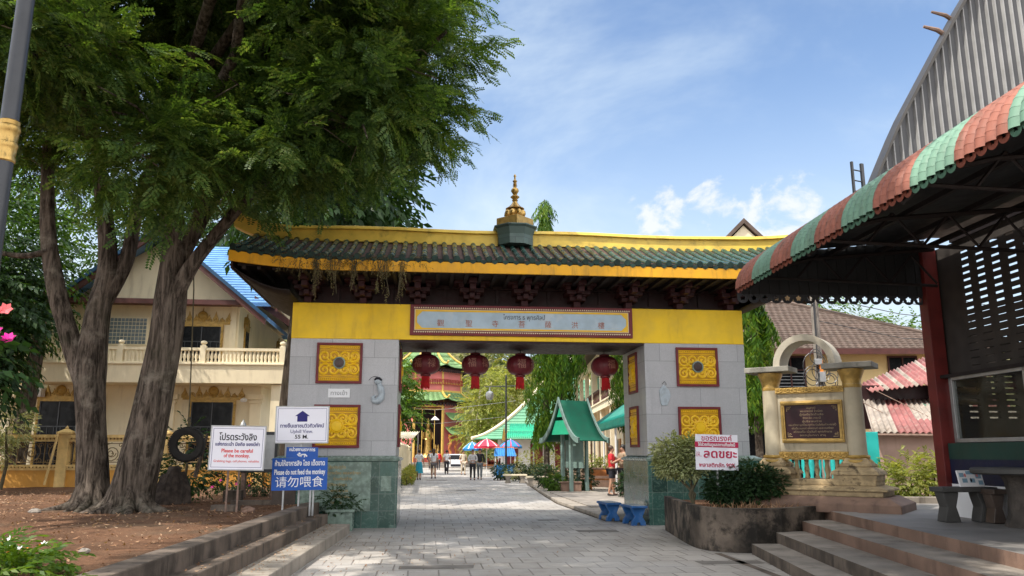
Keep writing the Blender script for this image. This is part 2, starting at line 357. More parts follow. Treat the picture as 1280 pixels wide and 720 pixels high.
# ------------------------------------------------------------------ foliage helpers
def pinnate(rng, L, n, ll, lw, droop=0.25):
    """one feathery leaf along +x, pairs of narrow leaflets"""
    V = []; F = []
    for i in range(n):
        t = (i+0.6)/n; x = L*t; z = -droop*L*t*t
        for sgn in (-1, 1):
            l = ll*(1-0.5*abs(t-0.45))*rng.uniform(.85, 1.15); a = R(62)*sgn
            dx, dy = math.cos(a)*l, math.sin(a)*l; px, py = -math.sin(a)*lw/2, math.cos(a)*lw/2
            dz = rng.uniform(-.25, .05)*l; b = len(V)
            V += [(x, 0, z), (x+dx*.5+px, dy*.5+py, z+dz*.4), (x+dx, dy, z+dz), (x+dx*.5-px, dy*.5-py, z+dz*.4)]
            F.append((b, b+1, b+2, b+3))
    return np.array(V), np.array(F)
def simple_leaf(rng, L, w, droop=0.3):
    V = np.array([(0, 0, 0), (L*.45, w/2, -.02*L), (L, 0, -droop*L), (L*.45, -w/2, -.02*L)]); return V, np.array([(0, 1, 2, 3)])
def rotm(d, roll):
    x = np.array(d)/np.linalg.norm(d); up = np.array((0, 0, 1.0))
    if abs(x[2]) > .97: up = np.array((0, 1.0, 0))
    y = np.cross(up, x); y /= np.linalg.norm(y); z = np.cross(x, y)
    c, s = math.cos(roll), math.sin(roll); return np.stack([x, y*c+z*s, z*c-y*s], 1)
def twig(rng, L, nl, leaf, spread=55, droop=0.35, stem=0.0):
    """a twig along +x carrying leaves on both sides"""
    Vs = []; Fs = []; n = 0
    for i in range(nl):
        t = (i+.5)/nl; p = np.array((L*t, 0, -droop*L*t*t)); sg = 1 if i % 2 else -1
        a = R(spread+rng.uniform(-18, 18))*sg*(1-.6*t); d = np.array((math.cos(a), math.sin(a), rng.uniform(-.45, .2)-droop*t))
        V, F = leaf(rng); m = rotm(d, rng.uniform(-.6, .6)); Vs.append(V @ m.T+p); Fs.append(F+n); n += len(V)
    if stem:
        q = [np.array((L*t, 0, -droop*L*t*t)) for t in (0, .5, 1)]
        for a, b in ((q[0], q[1]), (q[1], q[2])):
            Vs.append(np.array([a+(0, stem, 0), b+(0, stem*.6, 0), b-(0, stem*.6, 0), a-(0, stem, 0)])); Fs.append(np.array([(0, 1, 2, 3)])+n); n += 4
    return np.concatenate(Vs), np.concatenate(Fs)
def scatter(rng, temps, pos, dirs, scale=(0.8, 1.25), rollr=0.7):
    Vs = []; Fs = []; n = 0
    for p, d in zip(pos, dirs):
        V, F = temps[rng.randrange(len(temps))]; m = rotm(d, rng.uniform(-rollr, rollr)); k = rng.uniform(*scale)
        Vs.append((V*k) @ m.T+np.array(p)); Fs.append(F+n); n += len(V)
    return np.concatenate(Vs), np.concatenate(Fs)
def lobe_points(rng, lobes, count, inner=0.35, up=0.15, down=-0.25):
    """positions on/in a set of ellipsoids, with outward directions"""
    pos = []; dirs = []
    ws = [ (r[0]*r[1]*r[2])**(2/3) for c, r in lobes]; tot = sum(ws)
    for (c, r), w in zip(lobes, ws):
        for _ in range(int(count*w/tot)):
            v = np.array([rng.gauss(0, 1) for _ in range(3)]); v /= np.linalg.norm(v)
            q = 1-rng.random()**1.8*(1-inner); wob = 1+.16*math.sin(5*v[0]+c[0]*3)*math.sin(4*v[2]+c[1]*2)+.1*math.sin(9*v[1]+c[2])
            p = np.array(c)+v*np.array(r)*q*wob
            d = v*np.array((1, 1, .6))+np.array((rng.uniform(-.5, .5), rng.uniform(-.5, .5), rng.uniform(down-.25, down+.3)))
            pos.append(p); dirs.append(d)
    return pos, dirs
def bush_mesh(rng, name, parent, lobes, n, leafL, leafW, material, twigL=.3, nl=9, sc=(.8, 1.2)):
    T = [twig(rng, twigL, nl, lambda r: simple_leaf(r, leafL*r.uniform(.7, 1.2), leafW*r.uniform(.8, 1.2))) for _ in range(6)]
    p, d = lobe_points(rng, lobes, n, .45, down=.1); V, F = scatter(rng, T, p, d, sc)
    return npmesh(name, V, F, material, parent)
RZ = R(5.95); GO = (0.31, 18.37)
def S(x, y, z=0.0):
    """point in the street's own frame (origin at the gate, y along the street) -> world"""
    return (GO[0]+x*math.cos(RZ)-y*math.sin(RZ), GO[1]+x*math.sin(RZ)+y*math.cos(RZ), z)
# ================================================================== ground
def sheet(name, pts, z, m, kind='structure'):
    b = MB(); b.poly([(p[0], p[1], z) for p in pts]); o = b.build(name, m); o['kind'] = kind; return o
M['earth'] = mat('bare_earth', (0.17, 0.115, 0.075), 0.95, 0.25, 0.8, 0.5, 20, dirt=(0.09, 0.10, 0.04), dirtamt=0.6)
sheet('ground', [(-2500, -300), (2500, -300), (2500, 3500), (-2500, 3500)], -0.02, 'earth')
def pavermat():
    t = NT('stone_pavers')
    sp = t.n('ShaderNodeSeparateXYZ'); t.t.links.new(t.vec(rot=(0, 0, -RZ)), sp.inputs[0])
    wob = t.math('MULTIPLY', t.noise(1.3, 2), 0.03)
    cb = t.n('ShaderNodeCombineXYZ'); t.put(cb.inputs[0], t.math('ADD', sp.outputs[0], wob)); t.put(cb.inputs[1], t.math('ADD', sp.outputs[1], wob))
    br = t.n('ShaderNodeTexBrick'); br.offset = 0.5; t.t.links.new(cb.outputs[0], br.inputs[0])
    for k, v in (('Scale', 1), ('Brick Width', .42), ('Row Height', .62), ('Mortar Size', .013), ('Mortar Smooth', .25)): br.inputs[k].default_value = v
    br.inputs['Color1'].default_value = (.365, .342, .318, 1); br.inputs['Color2'].default_value = (.46, .432, .40, 1); br.inputs['Mortar'].default_value = (.17, .15, .135, 1)
    c = br.outputs[0]
    c = t.mix(t.rng(t.noise(0.55, 6, 0.7), 0.42, 0.7, 0, 0.6), c, (.23, .205, .18))
    c = t.mix(t.rng(t.noise(1.7, 8, 0.75), 0.55, 0.7, 0, 0.55), c, (.16, .145, .13))
    c = t.mix(t.rng(t.noise(0.35, 3, 0.5, t.vec((6, .5, 1), (0, 0, 0), (0, 0, -RZ))), 0.58, 0.7, 0, 0.3), c, (.20, .185, .17))
    c = t.mix(t.rng(t.noise(0.23, 5, 0.6), 0.45, 0.62, 0, 0.35), c, (.46, .46, .47))
    c = t.mix(t.rng(t.noise(55, 3, .8), 0.4, 0.68, 0, 0.35), c, (.22, .2, .185))
    # a band of reddish dust swept against the steps on the left
    w = t.rng(t.math('SUBTRACT', t.math('MULTIPLY', t.noise(1.2, 6, .7), 2.2), sp.outputs[0]), 3.1, 4.6, 0, 0.6)
    c = t.mix(w, c, (.20, .145, .105))
    t.bump(t.math('SUBTRACT', t.math('MULTIPLY', t.noise(40, 3), .4), br.outputs['Fac']), 0.45, 0.006)
    return t.fin(c, t.rng(t.noise(3, 4), .3, .7, .5, .8), 0, .35)
M['pavers'] = pavermat()
road = sheet('road', [S(-4.2, -18), S(5.5, -18), S(5.5, 0.2), S(2.05, 1.2), S(1.95, 8), S(2.3, 14), S(3.1, 26), S(4.2, 52), S(4.2, 120), S(-7.5, 120), S(-4.2, 40), S(-3.7, 28), S(-3.4, 2), S(-4.2, 0.2)], 0.0, 'pavers')
# worn dark repair patches and drain strip in the paving
M['patchgrey'] = mat('dark_repair_cement', (0.17, 0.155, 0.14), 0.8, 0.2, 4, 0.3, 40)
def patch(px_pts):
    b = MB(); b.poly([(x, y, 0.004) for x, y in px_pts]); return b.build('road_patch', 'patchgrey')
for i, (x, y, w, h) in enumerate(((-2.05, -6.2, 1.05, .34), (2.3, -6.15, .95, .36), (1.35, -1.15, .85, .5), (.75, 1.7, .5, .3), (-.5, 17.5, .85, .8), (-1.6, 31, 1.2, 1.3))):
    o = patch([S(x-w/2, y-h/2)[:2], S(x+w/2, y-h/2)[:2], S(x+w/2+.03, y+h/2)[:2], S(x-w/2, y+h/2)[:2]]); o['kind'] = 'structure'; o.name = 'road'
b = MB(); b.poly([(3.28, 13.6, .004), (3.40, 13.6, .004), (3.72, 9.0, .004), (3.60, 9.0, .004)]); o = b.build('road', 'concretedark'); o['kind'] = 'structure'
# sidewalk behind the gate on the right, a step above the road
b = MB(); b.prism([S(*p)[:2] for p in ((2.08, 1.3), (1.98, 8), (2.33, 14), (3.13, 26), (4.25, 52), (5.4, 52), (5.6, 26), (5.9, 8), (5.9, 1.3))], 0.0, 0.10, 'xy'); o = b.build('sidewalk', 'concrete', bevel=.02); o['kind'] = 'structure'
b = MB(); b.prism([S(*p)[:2] for p in ((2.4, 4.6), (5.8, 4.6), (5.8, 13.0), (2.5, 13.0))], 0.10, 0.125, 'xy'); o = b.build('sidewalk', 'treadgrey'); o['kind'] = 'structure'
# raised yard under the big trees
def yardmat():
    t = NT('leaf_littered_soil')
    c = t.mix(t.rng(t.noise(1.2, 7, .7), .35, .68), (.115, .062, .038), (.235, .125, .075))
    c = t.mix(t.rng(t.noise(30, 4, .85), .42, .66, 0, .8), c, (.07, .042, .028))
    c = t.mix(t.rng(t.noise(48, 2, .6), .60, .72, 0, .75), c, (.40, .27, .18))
    c = t.mix(t.rng(t.noise(.5, 5), .5, .7, 0, .5), c, (.15, .12, .085))
    t.bump(t.noise(30, 5, .8), .9, .03); return t.fin(c, .97, 0, .1)
M['yard'] = yardmat()
from mathutils import noise as mnoise
b = MB()
def yfn(u, v):
    y = 2.0+v*25.6; xr = -4.06-.061*(y-17.42)-.12
    x = xr-(1-u)**1.6*36
    z = .50+.05*mnoise.noise((x*.5, y*.5, 1.0))+.02*mnoise.noise((x*2, y*2, 3.0))
    if u > .97: z = .52
    return (x, y, z)
b.grid(yfn, 90, 80); o = b.build('dirt_yard', 'yard', smooth=True); o['kind'] = 'structure'
# fallen leaves and pebbles on the yard
rng = random.Random(3)
T = [simple_leaf(rng, rng.uniform(.04, .09), rng.uniform(.02, .04), -.2) for _ in range(6)]
pos = []; dr = []
for _ in range(5200):
    y = 6+rng.random()**.8*18; x = -4.35-.061*(y-17.42)-rng.random()**.9*10
    p = yfn(1, 0); z = .50+.05*mnoise.noise((x*.5, y*.5, 1.0))+.02*mnoise.noise((x*2, y*2, 3.0))+.012
    pos.append((x, y, z)); dr.append((rng.uniform(-1, 1), rng.uniform(-1, 1), rng.uniform(-.15, .25)))
V, F = scatter(rng, T, pos, dr, (.5, 1.3), .5)
M['litter'] = leafmat('dry_fallen_leaf', [(.10, .045, .025), (.22, .11, .06), (.40, .25, .15), (.55, .42, .30)], .1, .8)
tag(npmesh('leaf_litter', V, F, 'litter'), kind='stuff')

# ---- steps on the left
st = thing('stone_steps', 'long low grey stained concrete steps leading up to the dirt yard', 'steps', (-3.6, 12, 0))
def edge(xa, ya, k): return lambda y: xa+k*(y-ya)
def strip(fr, w, y0, y1, z0, z1, name, m, par):
    b = MB(); n = 14
    for i in range(n):
        ya = y0+(y1-y0)*i/n; yb = y0+(y1-y0)*(i+1)/n
    b.prism([(fr(y0)-w-3.6*-1, y0-12), (fr(y0)+3.6, y0-12), (fr(y1)+3.6, y1-12), (fr(y1)-w+3.6, y1-12)], z0, z1, 'xy')
    return b.build(name, m, par, bevel=.018)
eA = edge(-4.06, 17.42, -.061); eB = edge(-3.515, 12.8, -.061); eC = edge(-3.08, 13.4, -.061)
strip(eA, .30, 2.0, 17.45, -.02, .575, 'kerb_wall', 'concretedark', st)
strip(eB, .60, 2.0, 17.0, -.02, .375, 'step', 'concretedark', st)
strip(eC, .55, 2.0, 16.9, -.02, .185, 'step', 'concrete', st)
# ---- steps on the right and the platform
st = thing('cement_steps', 'reddish cement steps climbing right to the platform beside the planter', 'steps', (0, 0, 0))
def rstep(xa, ya, y1, z0, z1, mats, name, w=.7):
    f = edge(xa, ya, .072); b = MB(); pts = [(f(2.0), 2.0), (f(2.0)+w, 2.0), (f(y1)+w, y1), (f(y1), y1)]
    v = [(x, y, z0) for x, y in pts]+[(x, y, z1) for x, y in pts]
    for i in range(4):
        j = (i+1) % 4; b.poly([v[i], v[j], v[j+4], v[i+4]], 0)
    b.poly(v[4:], 1); b.poly(v[3::-1], 0); return b.build(name, mats, st, bevel=.016)
rstep(3.87, 13.46, 13.5, -.02, .16, ['concretedark', 'treadgrey'], 'step')
rstep(4.34, 13.74, 13.85, -.02, .32, ['concretedark', 'treadgrey'], 'step')
rstep(4.89, 14.13, 14.2, -.02, .475, ['redcement', 'treadgrey'], 'step')
rstep(5.47, 14.59, 14.6, -.02, .625, ['redcement', 'platform'], 'step', .35)
fp = edge(5.47, 14.59, .072)
b = MB(); b.prism([(fp(2.0)+.35, 2.0), (22, 2.0), (22, 19.3), (5.75, 19.3), (fp(14.6)+.35, 14.6)], -.02, .615, 'xy'); o = b.build('platform', 'platform'); o['kind'] = 'structure'

# ================================================================== the gate
gate = thing('temple_gate', 'wide yellow and grey stone temple gate with green tiled roof across the road', 'gate', (GO[0], GO[1], 0), RZ)
def plinth(x0, x1, y1=2.35):
    b = MB(); b.box(x0, x1, 0, y1, -.02, 1.42, 0); p = b.build('plinth', 'marble', gate, bevel=.01)
    b = MB(); b.frustum((x0-.03, x1+.03, -.03, y1+.03), (x0-.05, x1+.05, -.05, y1+.05), 1.42, 1.47); b.frustum((x0-.05, x1+.05, -.05, y1+.05), (x0+.1, x1-.1, .1, y1-.1), 1.47, 1.535)
    b.build('plinth_cap', 'marblelight', p, bevel=.006)
    return p
pl = plinth(-5.52, -2.84); pr = plinth(2.80, 5.46)
def pier(x0, x1):
    b = MB(); b.box(x0, x1, .12, 2.25, 1.53, 4.14); return b.build('pier', 'granite', gate, bevel=.012)
pier(-5.32, -2.90); pier(2.84, 5.28)
b = MB(); b.box(-5.32, 5.28, .118, 2.252, 4.14, 4.965); b.build('beam', 'yellow', gate, bevel=.012)
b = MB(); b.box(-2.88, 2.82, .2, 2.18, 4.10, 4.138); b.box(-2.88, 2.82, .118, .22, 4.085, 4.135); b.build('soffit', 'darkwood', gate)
M['darkslab'] = mat('dark_brown_stone', (.07, .05, .04), .4, .3, 4, .1, 20)
# inscription slab on the left plinth
b = MB(); b.box(-4.98, -3.42, -.02, .0, .36, 1.40); ins = b.build('inscription_slab', 'marblelight', pl)
for i, s in enumerate(('ซุ้มประตูวัด', 'สร้างถวายโดย คณะศรัทธา', 'ร่วมกันสร้าง', 'ผู้มีจิตศรัทธา', 'พุทธศักราช', 'ขออนุโมทนา', 'ทุกท่าน')):
    text('lettering', s, .085, (-4.15+(i % 3)*.06, -.024, 1.29-i*.125), 'goldpaint', ins)
b = MB(); b.box(-5.52, -5.02, -.015, 0, .0, 1.41); b.build('brown_slab', 'darkslab', pl)
b = MB(); b.box(-3.2, -2.98, -.012, 0, .78, 1.1); b.build('small_tile', 'marblelight', pl)
# carved golden panels
M['barkbrown'] = mat('dull_brown_glass', (.055, .032, .028), .35, .3, 8)
M['panelback'] = mat('darkened_gold_recess', (0.52, 0.27, 0.010), 0.5, 0.15, 5, 0.1, 30)  # darker ground deepens the relief: recess shade and grime in the colour
def spiral(cx, cz, r, turns, a0, sg, y):
    return [(cx+(r*(1-.88*t))*math.cos(a0+sg*t*turns*6.283), y, cz+(r*(1-.88*t))*math.sin(a0+sg*t*turns*6.283)) for t in [i/22 for i in range(23)]]
def panel(cx, cz, w, h, medal, y=.12, side=None):
    f = MB(); fw = .055
    X0, X1, Z0, Z1 = -w/2, w/2, -h/2, h/2
    f.box(X0, X1, -.05, 0, Z1-fw, Z1); f.box(X0, X1, -.05, 0, Z0, Z0+fw); f.box(X0, X0+fw, -.05, 0, Z0+fw, Z1-fw); f.box(X1-fw, X1, -.05, 0, Z0+fw, Z1-fw)
    fr = f.build('carved_panel', 'maroon', gate, bevel=.008)
    g = MB(); iw, ih = w-2*fw, h-2*fw
    pb = MB(); pb.box(-iw/2, iw/2, -.02, -.002, -ih/2, ih/2); pb.build('panel_back', 'panelback', fr)
    for z in (-ih*.42, ih*.42, -ih*.47, ih*.47, -ih*.36, ih*.36, -.03, .03):
        g.tube([(-iw/2+.02, -.024, z), (iw/2-.02, -.024, z)], .009, 6)
    for k in range(int(iw/.045)):
        for z in (-ih*.445, ih*.445): g.ball((-iw/2+.03+k*.045, -.022, z), .012, 6, 4)
    q = ih*.19
    n = 2 if iw > .6 else 1
    for sx in (-1, 1):
        for sz in (-1, 1):
            for k in range(n):
                cx2 = sx*(iw*.14+k*iw*.22) if n == 2 else sx*iw*.24
                rr = min(q, iw*.24)
                g.tube(spiral(cx2, sz*ih*.19, rr, 1.6, (math.pi if k else 0)*1.0+(0 if sx > 0 else math.pi), sx*sz*(1 if k else -1), -.022), .026, 8)
                g.tube(spiral(cx2, sz*ih*.19, rr*.72, 1.1, (math.pi if k else 0)+.9, sx*sz*(1 if k else -1), -.022), .016, 6)
    g.build('relief', 'panelgold', fr, smooth=True)
    if medal:
        d = MB(); d.add(*lath_y([(.135, 0), (.135, -.075), (.11, -.08), (.108, -.06)], 24, False)); d.build('medallion_ring', 'marblelight', fr)
        d = MB(); d.add(*lath_y([(.109, -.02), (.109, -.062), (.05, -.068), (.02, -.068)], 24)); d.build('medallion', 'barkbrown', fr)
    else:
        d = MB(); d.add(*lath_y([(.16, 0), (.16, -.055), (.135, -.068), (.128, -.058), (.11, -.08), (.02, -.088)], 24)); d.build('boss', 'panelgold', fr, smooth=True)
    if side == 'R': fr.rotation_euler = (0, 0, -R(90)); fr.location = (2.84, cx, cz)
    elif side == 'L': fr.rotation_euler = (0, 0, R(90)); fr.location = (-2.90, cx, cz)
    else: fr.location = (cx, y, cz)
    return fr
def lath_y(prof, n, cap=True):
    """profile (r, y) turned about the y axis"""
    V = []; F = []
    for r, y in prof:
        for j in range(n): a = 2*math.pi*j/n; V.append((r*math.cos(a), y, r*math.sin(a)))
    for i in range(len(prof)-1):
        for j in range(n): F.append((i*n+j, i*n+(j+1) % n, (i+1)*n+(j+1) % n, (i+1)*n+j))
    if cap: F.append(tuple((len(prof)-1)*n+j for j in range(n)))
    return V, F
for x in (-4.22, 4.10):
    panel(x, 3.585, 1.02, .92, True); panel(x, 2.18, 1.02, .95, False)
for z in (3.52, 2.22):
    panel(1.18, z, .78, .98, False, side='R'); panel(1.18, z, .78, .98, False, side='L')
# little worn tag and broken wall plaques on the piers
b = MB(); b.box(-.24, .24, -.02, 0, -.10, .10); o = b.build('name_tag', 'letterwhite', gate, bevel=.004); o.location = (-4.2, .118, 2.91)
text('lettering', 'ทางเข้า', .13, (0, -.023, -.005), 'granite', o, wmax=.36)
M['relief'] = mat('chipped_pale_relief', (0.42, 0.48, 0.53), .5, .2, 9, .4, 25, dirt=(.22, .30, .36), dirtamt=.8)
# left: remains of a moulded figure (head with dark hair over a curling body)
b = MB(); b.tube([(.02, -.02, .12), (.06, -.03, .03), (.09, -.03, -.08), (.07, -.03, -.19), (.0, -.03, -.25), (-.09, -.03, -.24), (-.11, -.025, -.17), (-.05, -.02, -.13)], [.05, .075, .07, .08, .085, .065, .04, .02], 10)
b.ball((.0, -.03, .19), .085, 12, 8, 0, (1, .5, 1))
o = b.build('wall_relief', 'relief', gate, smooth=True); o.location = (-3.34, .118, 2.99)
b = MB(); b.tube([(-.08, -.05, .22), (-.04, -.07, .255), (.03, -.07, .255), (.08, -.05, .21)], [.02, .028, .028, .02], 8); b.build('hair', 'ink', o, smooth=True)
b = MB(); b.tube(spiral(-.02, .17, .19, .55, 2.9, -1, -.012), .006, 5); b.build('halo_line', 'metaldark', o)
b = MB(); out = [(.13*math.cos(a)*(1+.14*math.sin(3*a+1)), .24*math.sin(a)*(1+.08*math.sin(5*a))) for a in [i*.3142 for i in range(20)]]
b.prism(out, -.025, 0, 'xz'); o = b.build('wall_relief', 'relief', gate, bevel=.01); o.location = (3.28, .118, 2.9)
b = MB(); b.tube([(-.05, -.01, .28), (.02, -.02, .34), (.06, -.01, .27), (.0, -.01, .24)], .006, 5); b.build('halo_line', 'metaldark', o)
# sign board over the road
sb = MB(); sb.box(-2.66, 2.56, .06, .118, 4.245, 4.955); sgn = sb.build('sign_board', 'maroon', gate, bevel=.006)
b = MB(); b.box(-2.56, 2.46, .045, .06, 4.36, 4.845)
for k in range(100):
    x = -2.58+k*.0509
    for z, s in ((4.335, -1), (4.868, 1)): b.poly([(x, .052, z), (x+.045, .052, z), (x+.0225, .052, z+s*.035)])
b.build('scalloped_border', 'creamlight', sgn)
b = MB()
for (x0, x1, z0, z1) in ((-2.54, 2.44, 4.375, 4.41), (-2.54, 2.44, 4.79, 4.832), (-2.54, -2.50, 4.41, 4.79), (2.40, 2.44, 4.41, 4.79)): b.box(x0, x1, .025, .045, z0, z1)
for sx in (-1, 1):
    for sz in (-1, 1):
        cx = -.05+sx*2.45; cz = 4.60+sz*.19
        b.poly([(cx, .03, cz), (cx-sx*.12, .03, cz), (cx, .03, cz-sz*.12)])
b.build('gold_border', 'panelgold', sgn)
M['skyblue'] = mat('cloudy_blue_panel', (.42, .55, .66), .45, .12, 2.2, 0, dirt=(.62, .68, .72), dirtamt=.7)
b = MB(); b.box(-2.50, 2.40, .035, .046, 4.41, 4.79); b.build('inscription_panel', 'skyblue', sgn)
M['rustletter'] = mat('rust_red_letter', (.36, .10, .045), .5, .15, 6, 0)
for ch, px in zip('觀聖寺菩薩洪樓', (-1.98, -1.33, -.72, -.10, .52, 1.15, 1.78)): text('lettering', ch, .17, (px+.02, .032, 4.515), 'rustletter', sgn)
text('lettering', 'โครงการ ธ พุทธศิลป์', .15, (-.02, .032, 4.68), 'ink', sgn, wmax=.98)
# frieze, brackets, soffit
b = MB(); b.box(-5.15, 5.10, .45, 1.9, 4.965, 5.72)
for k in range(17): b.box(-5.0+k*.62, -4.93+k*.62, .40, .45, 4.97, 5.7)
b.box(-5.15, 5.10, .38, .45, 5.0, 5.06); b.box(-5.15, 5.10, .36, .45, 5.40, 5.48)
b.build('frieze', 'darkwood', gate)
def bracket(x):
    b = MB()
    b.box(-.08, .08, .12, .45, 0, .14); b.box(-.19, .19, .02, .45, .14, .24); b.box(-.06, .06, -.18, .45, .14, .25)
    b.box(-.28, .28, -.12, .45, .27, .37); b.box(-.07, .07, -.50, .45, .27, .40)
    for s in (-1, 1):
        b.box(s*.25-.06, s*.25+.06, -.17, .1, .37, .47); b.box(s*.15-.05, s*.15+.05, -.02, .1, .24, .30)
    b.box(-.09, .09, -.62, -.40, .40, .52); b.box(-.42, .42, -.20, .45, .47, .56)
    o = b.build('roof_bracket', 'bracket', gate, bevel=.012); o.location = (x, 0, 4.97); return o
M['bracket'] = mat('faded_red_bracket', (.038, .008, .010), .6, .3, 5)
for k in range(9): bracket(-5.0+k*1.25)
EY, EZ, RY, RZZ = -1.28, 5.70, 1.05, 6.66
def lift(x): return .16*max(0, (abs(x)-4.3)/2.2)**2
def roofz(t, x): return EZ+(RZZ-EZ)*(t**1.18)+lift(x)*(1-t*.3)
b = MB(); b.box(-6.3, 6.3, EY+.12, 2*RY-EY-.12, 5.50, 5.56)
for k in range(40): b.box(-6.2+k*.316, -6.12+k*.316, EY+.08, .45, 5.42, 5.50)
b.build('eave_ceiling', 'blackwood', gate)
for sg in (-1, 1):       # curved side soffits up to the roof ends
    b = MB()
    def fn(u, v, sg=sg):
        x = 5.2+(6.46-5.2)*u; return (sg*x, EY+.1+(2*RY-2*EY-.2)*v, 4.99+(5.40+.12-4.99)*(u**1.9)+.0)
    b.grid(fn, 10, 6); b.build('side_soffit', 'blackwood', gate, smooth=True, solid=.03)
    b = MB(); pr_ = [(EY+.03, 5.42), (2*RY-EY-.03, 5.42)]+[(RY+(RY-EY)*(1-t)*s, roofz(t, 6.4)-.03) for s, ts in ((1, (0, .25, .5, .75, 1)), (-1, (.75, .5, .25, 0))) for t in ts]
    b.prism(pr_, sg*6.38, sg*6.42, 'yz'); b.build('gable_board', 'darkwood', gate)
# tiles
M['roofgreen'] = mat('dark_green_glazed_tile', (0.018, 0.060, 0.048), 0.24, 0.5, 2.2, 0.10, 25, spec=0.6, dirt=(0.014, 0.036, 0.016), dirtamt=0.5)
M['eavegreen'] = mat('grimy_green_eave_tile', (0.016, 0.040, 0.034), 0.6, 0.5, 5, 0.2, 25, spec=0.25, dirt=(0.03, 0.026, 0.018), dirtamt=0.8)
M['roofbed'] = mat('mossy_tile_bed', (0.085, 0.045, 0.036), 0.9, 0.45, 4, 0.6, 30, dirt=(0.016, 0.018, 0.012), dirtamt=0.85)
def roof_side(sg):
    b = MB()
    def fn(u, v): x = -6.45+12.9*u; return (x, RY+sg*(RY-EY)*(1-v), roofz(v, x))
    b.grid(fn, 60, 10); b.build('tile_bed', 'roofbed', gate, smooth=True, solid=.05)
    b = MB(); ec = MB(); n = 55; rg = random.Random(5)
    for i in range(n):
        x = -6.38+i*12.76/(n-1)
        pts = [(x+rg.uniform(-.006, .006), RY+sg*(RY-EY+.04)*(1-v), roofz(v, x)+.035+rg.uniform(-.004, .004)) for v in [j/9 for j in range(10)]]
        b.tube(pts, .062, 10)
        p = pts[0]; ec.tube([(p[0], p[1]-sg*.0, p[2]), (p[0], p[1]+sg*.03, p[2]-.004)], .070, 10)
        for k in (2, 4, 6, 8): q = pts[k]; b.tube([(q[0], q[1], q[2]), (q[0], q[1]-sg*-.03, q[2])], .0645, 10)
        # drip tile between the rolls
        xm = x+12.76/(n-1)/2
        if i < n-1:
            z0 = roofz(0, xm)
            ec.prism([(xm-.075, z0+.01), (xm-.06, z0-.05), (xm, z0-.085), (xm+.06, z0-.05), (xm+.075, z0+.01)], RY+sg*(RY-EY+.05)-.008, RY+sg*(RY-EY+.05)+.008, 'xz')
    o = b.build('roof_tiles', 'roofgreen', gate, smooth=True); ec.build('eave_tiles', 'eavegreen', o); return o
roof_side(-1); roof_side(1)
N = 30
for yy in (EY-.02, 2*RY-EY+.02):
    b = MB()
    for i in range(N):
        x0 = -6.46+12.92*i/N; x1 = -6.46+12.92*(i+1)/N
        z0, z1 = roofz(0, x0)-.05, roofz(0, x1)-.05
        v = [(x0, yy-.03, z0-.23), (x1, yy-.03, z1-.23), (x1, yy+.03, z1-.23), (x0, yy+.03, z0-.23), (x0, yy-.03, z0), (x1, yy-.03, z1), (x1, yy+.03, z1), (x0, yy+.03, z0)]
        b.add(v, [(0, 3, 2, 1), (4, 5, 6, 7), (0, 1, 5, 4), (2, 3, 7, 6)]+([(3, 0, 4, 7)] if i == 0 else [])+([(1, 2, 6, 5)] if i == N-1 else []))
    b.build('fascia', 'fascia', gate)
# ridge with raised ends
b = MB(); xs = [-6.95, -6.75, -6.5, -6.1, -5.6, -5.0, -4.0]+[-3+.6*i for i in range(11)]+[4.0, 5.0, 5.6, 6.1, 6.5, 6.75, 6.95]
for (hw, z0, z1) in ((.16, -.04, .27), (.20, .27, .36)):
    prev = None
    for x in xs:
        d = (.34 if x < 0 else .10)*max(0, (abs(x)-5.6)/1.35)**2+.02*math.sin(x*1.3)
        zz = RZZ+d; q = [(x, RY-hw, zz+z0), (x, RY+hw, zz+z0), (x, RY+hw*.8, zz+z1), (x, RY-hw*.8, zz+z1)]
        if prev:
            n = len(b.v); b.v += prev+q
            for j in range(4): b.f.append((n+j, n+(j+1) % 4, n+4+(j+1) % 4, n+4+j)); b.m.append(0)
        else: b.poly(q[::-1])
        prev = q
    b.poly(prev)
b.build('ridge', 'ridgegold', gate, bevel=.015)
# finial
fin = MB(); fin.lathe([(.50, -.20), (.50, .12), (.56, .34), (.62, .40), (.62, .44)], 8, (0, 0, 0), 0, ph=math.pi/8)
M['slate'] = tilemat('green_slate', (0.10, 0.155, 0.145), .5, .5, (.05, .07, .07), .008, 'wall', .4, .2, .3, .2, .5, 30)
fo = fin.build('finial', 'slate', gate, bevel=.008); fo.location = (-.14, RY-.12, 6.76); fo.scale = (.93, .93, .76)
b = MB(); b.lathe([(.50, .44), (.50, .76)], 4, (0, 0, 0), 0, ph=0.0); b.build('finial_block', 'goldpaint', fo, bevel=.01)
b = MB(); b.lathe([(.16, .74), (.26, .80), (.305, .90), (.29, 1.00), (.20, 1.08)], 64, (0, 0, 0), 0, 8, .28)
b.lathe([(.24, 1.08), (.255, 1.10), (.18, 1.16), (.10, 1.26), (.07, 1.32), (.06, 1.36), (.085, 1.39), (.06, 1.42), (.075, 1.45), (.125, 1.51), (.075, 1.57), (.05, 1.60), (.07, 1.64), (.11, 1.72), (.09, 1.79), (.045, 1.84), (.04, 1.88), (.065, 1.90), (.04, 1.93), (.055, 1.97), (.035, 2.0), (.065, 2.07), (.03, 2.10), (.02, 2.2), (.04, 2.24), (.01, 2.31)], 24)
b.build('spire', 'gold', fo, smooth=True, ang=50)
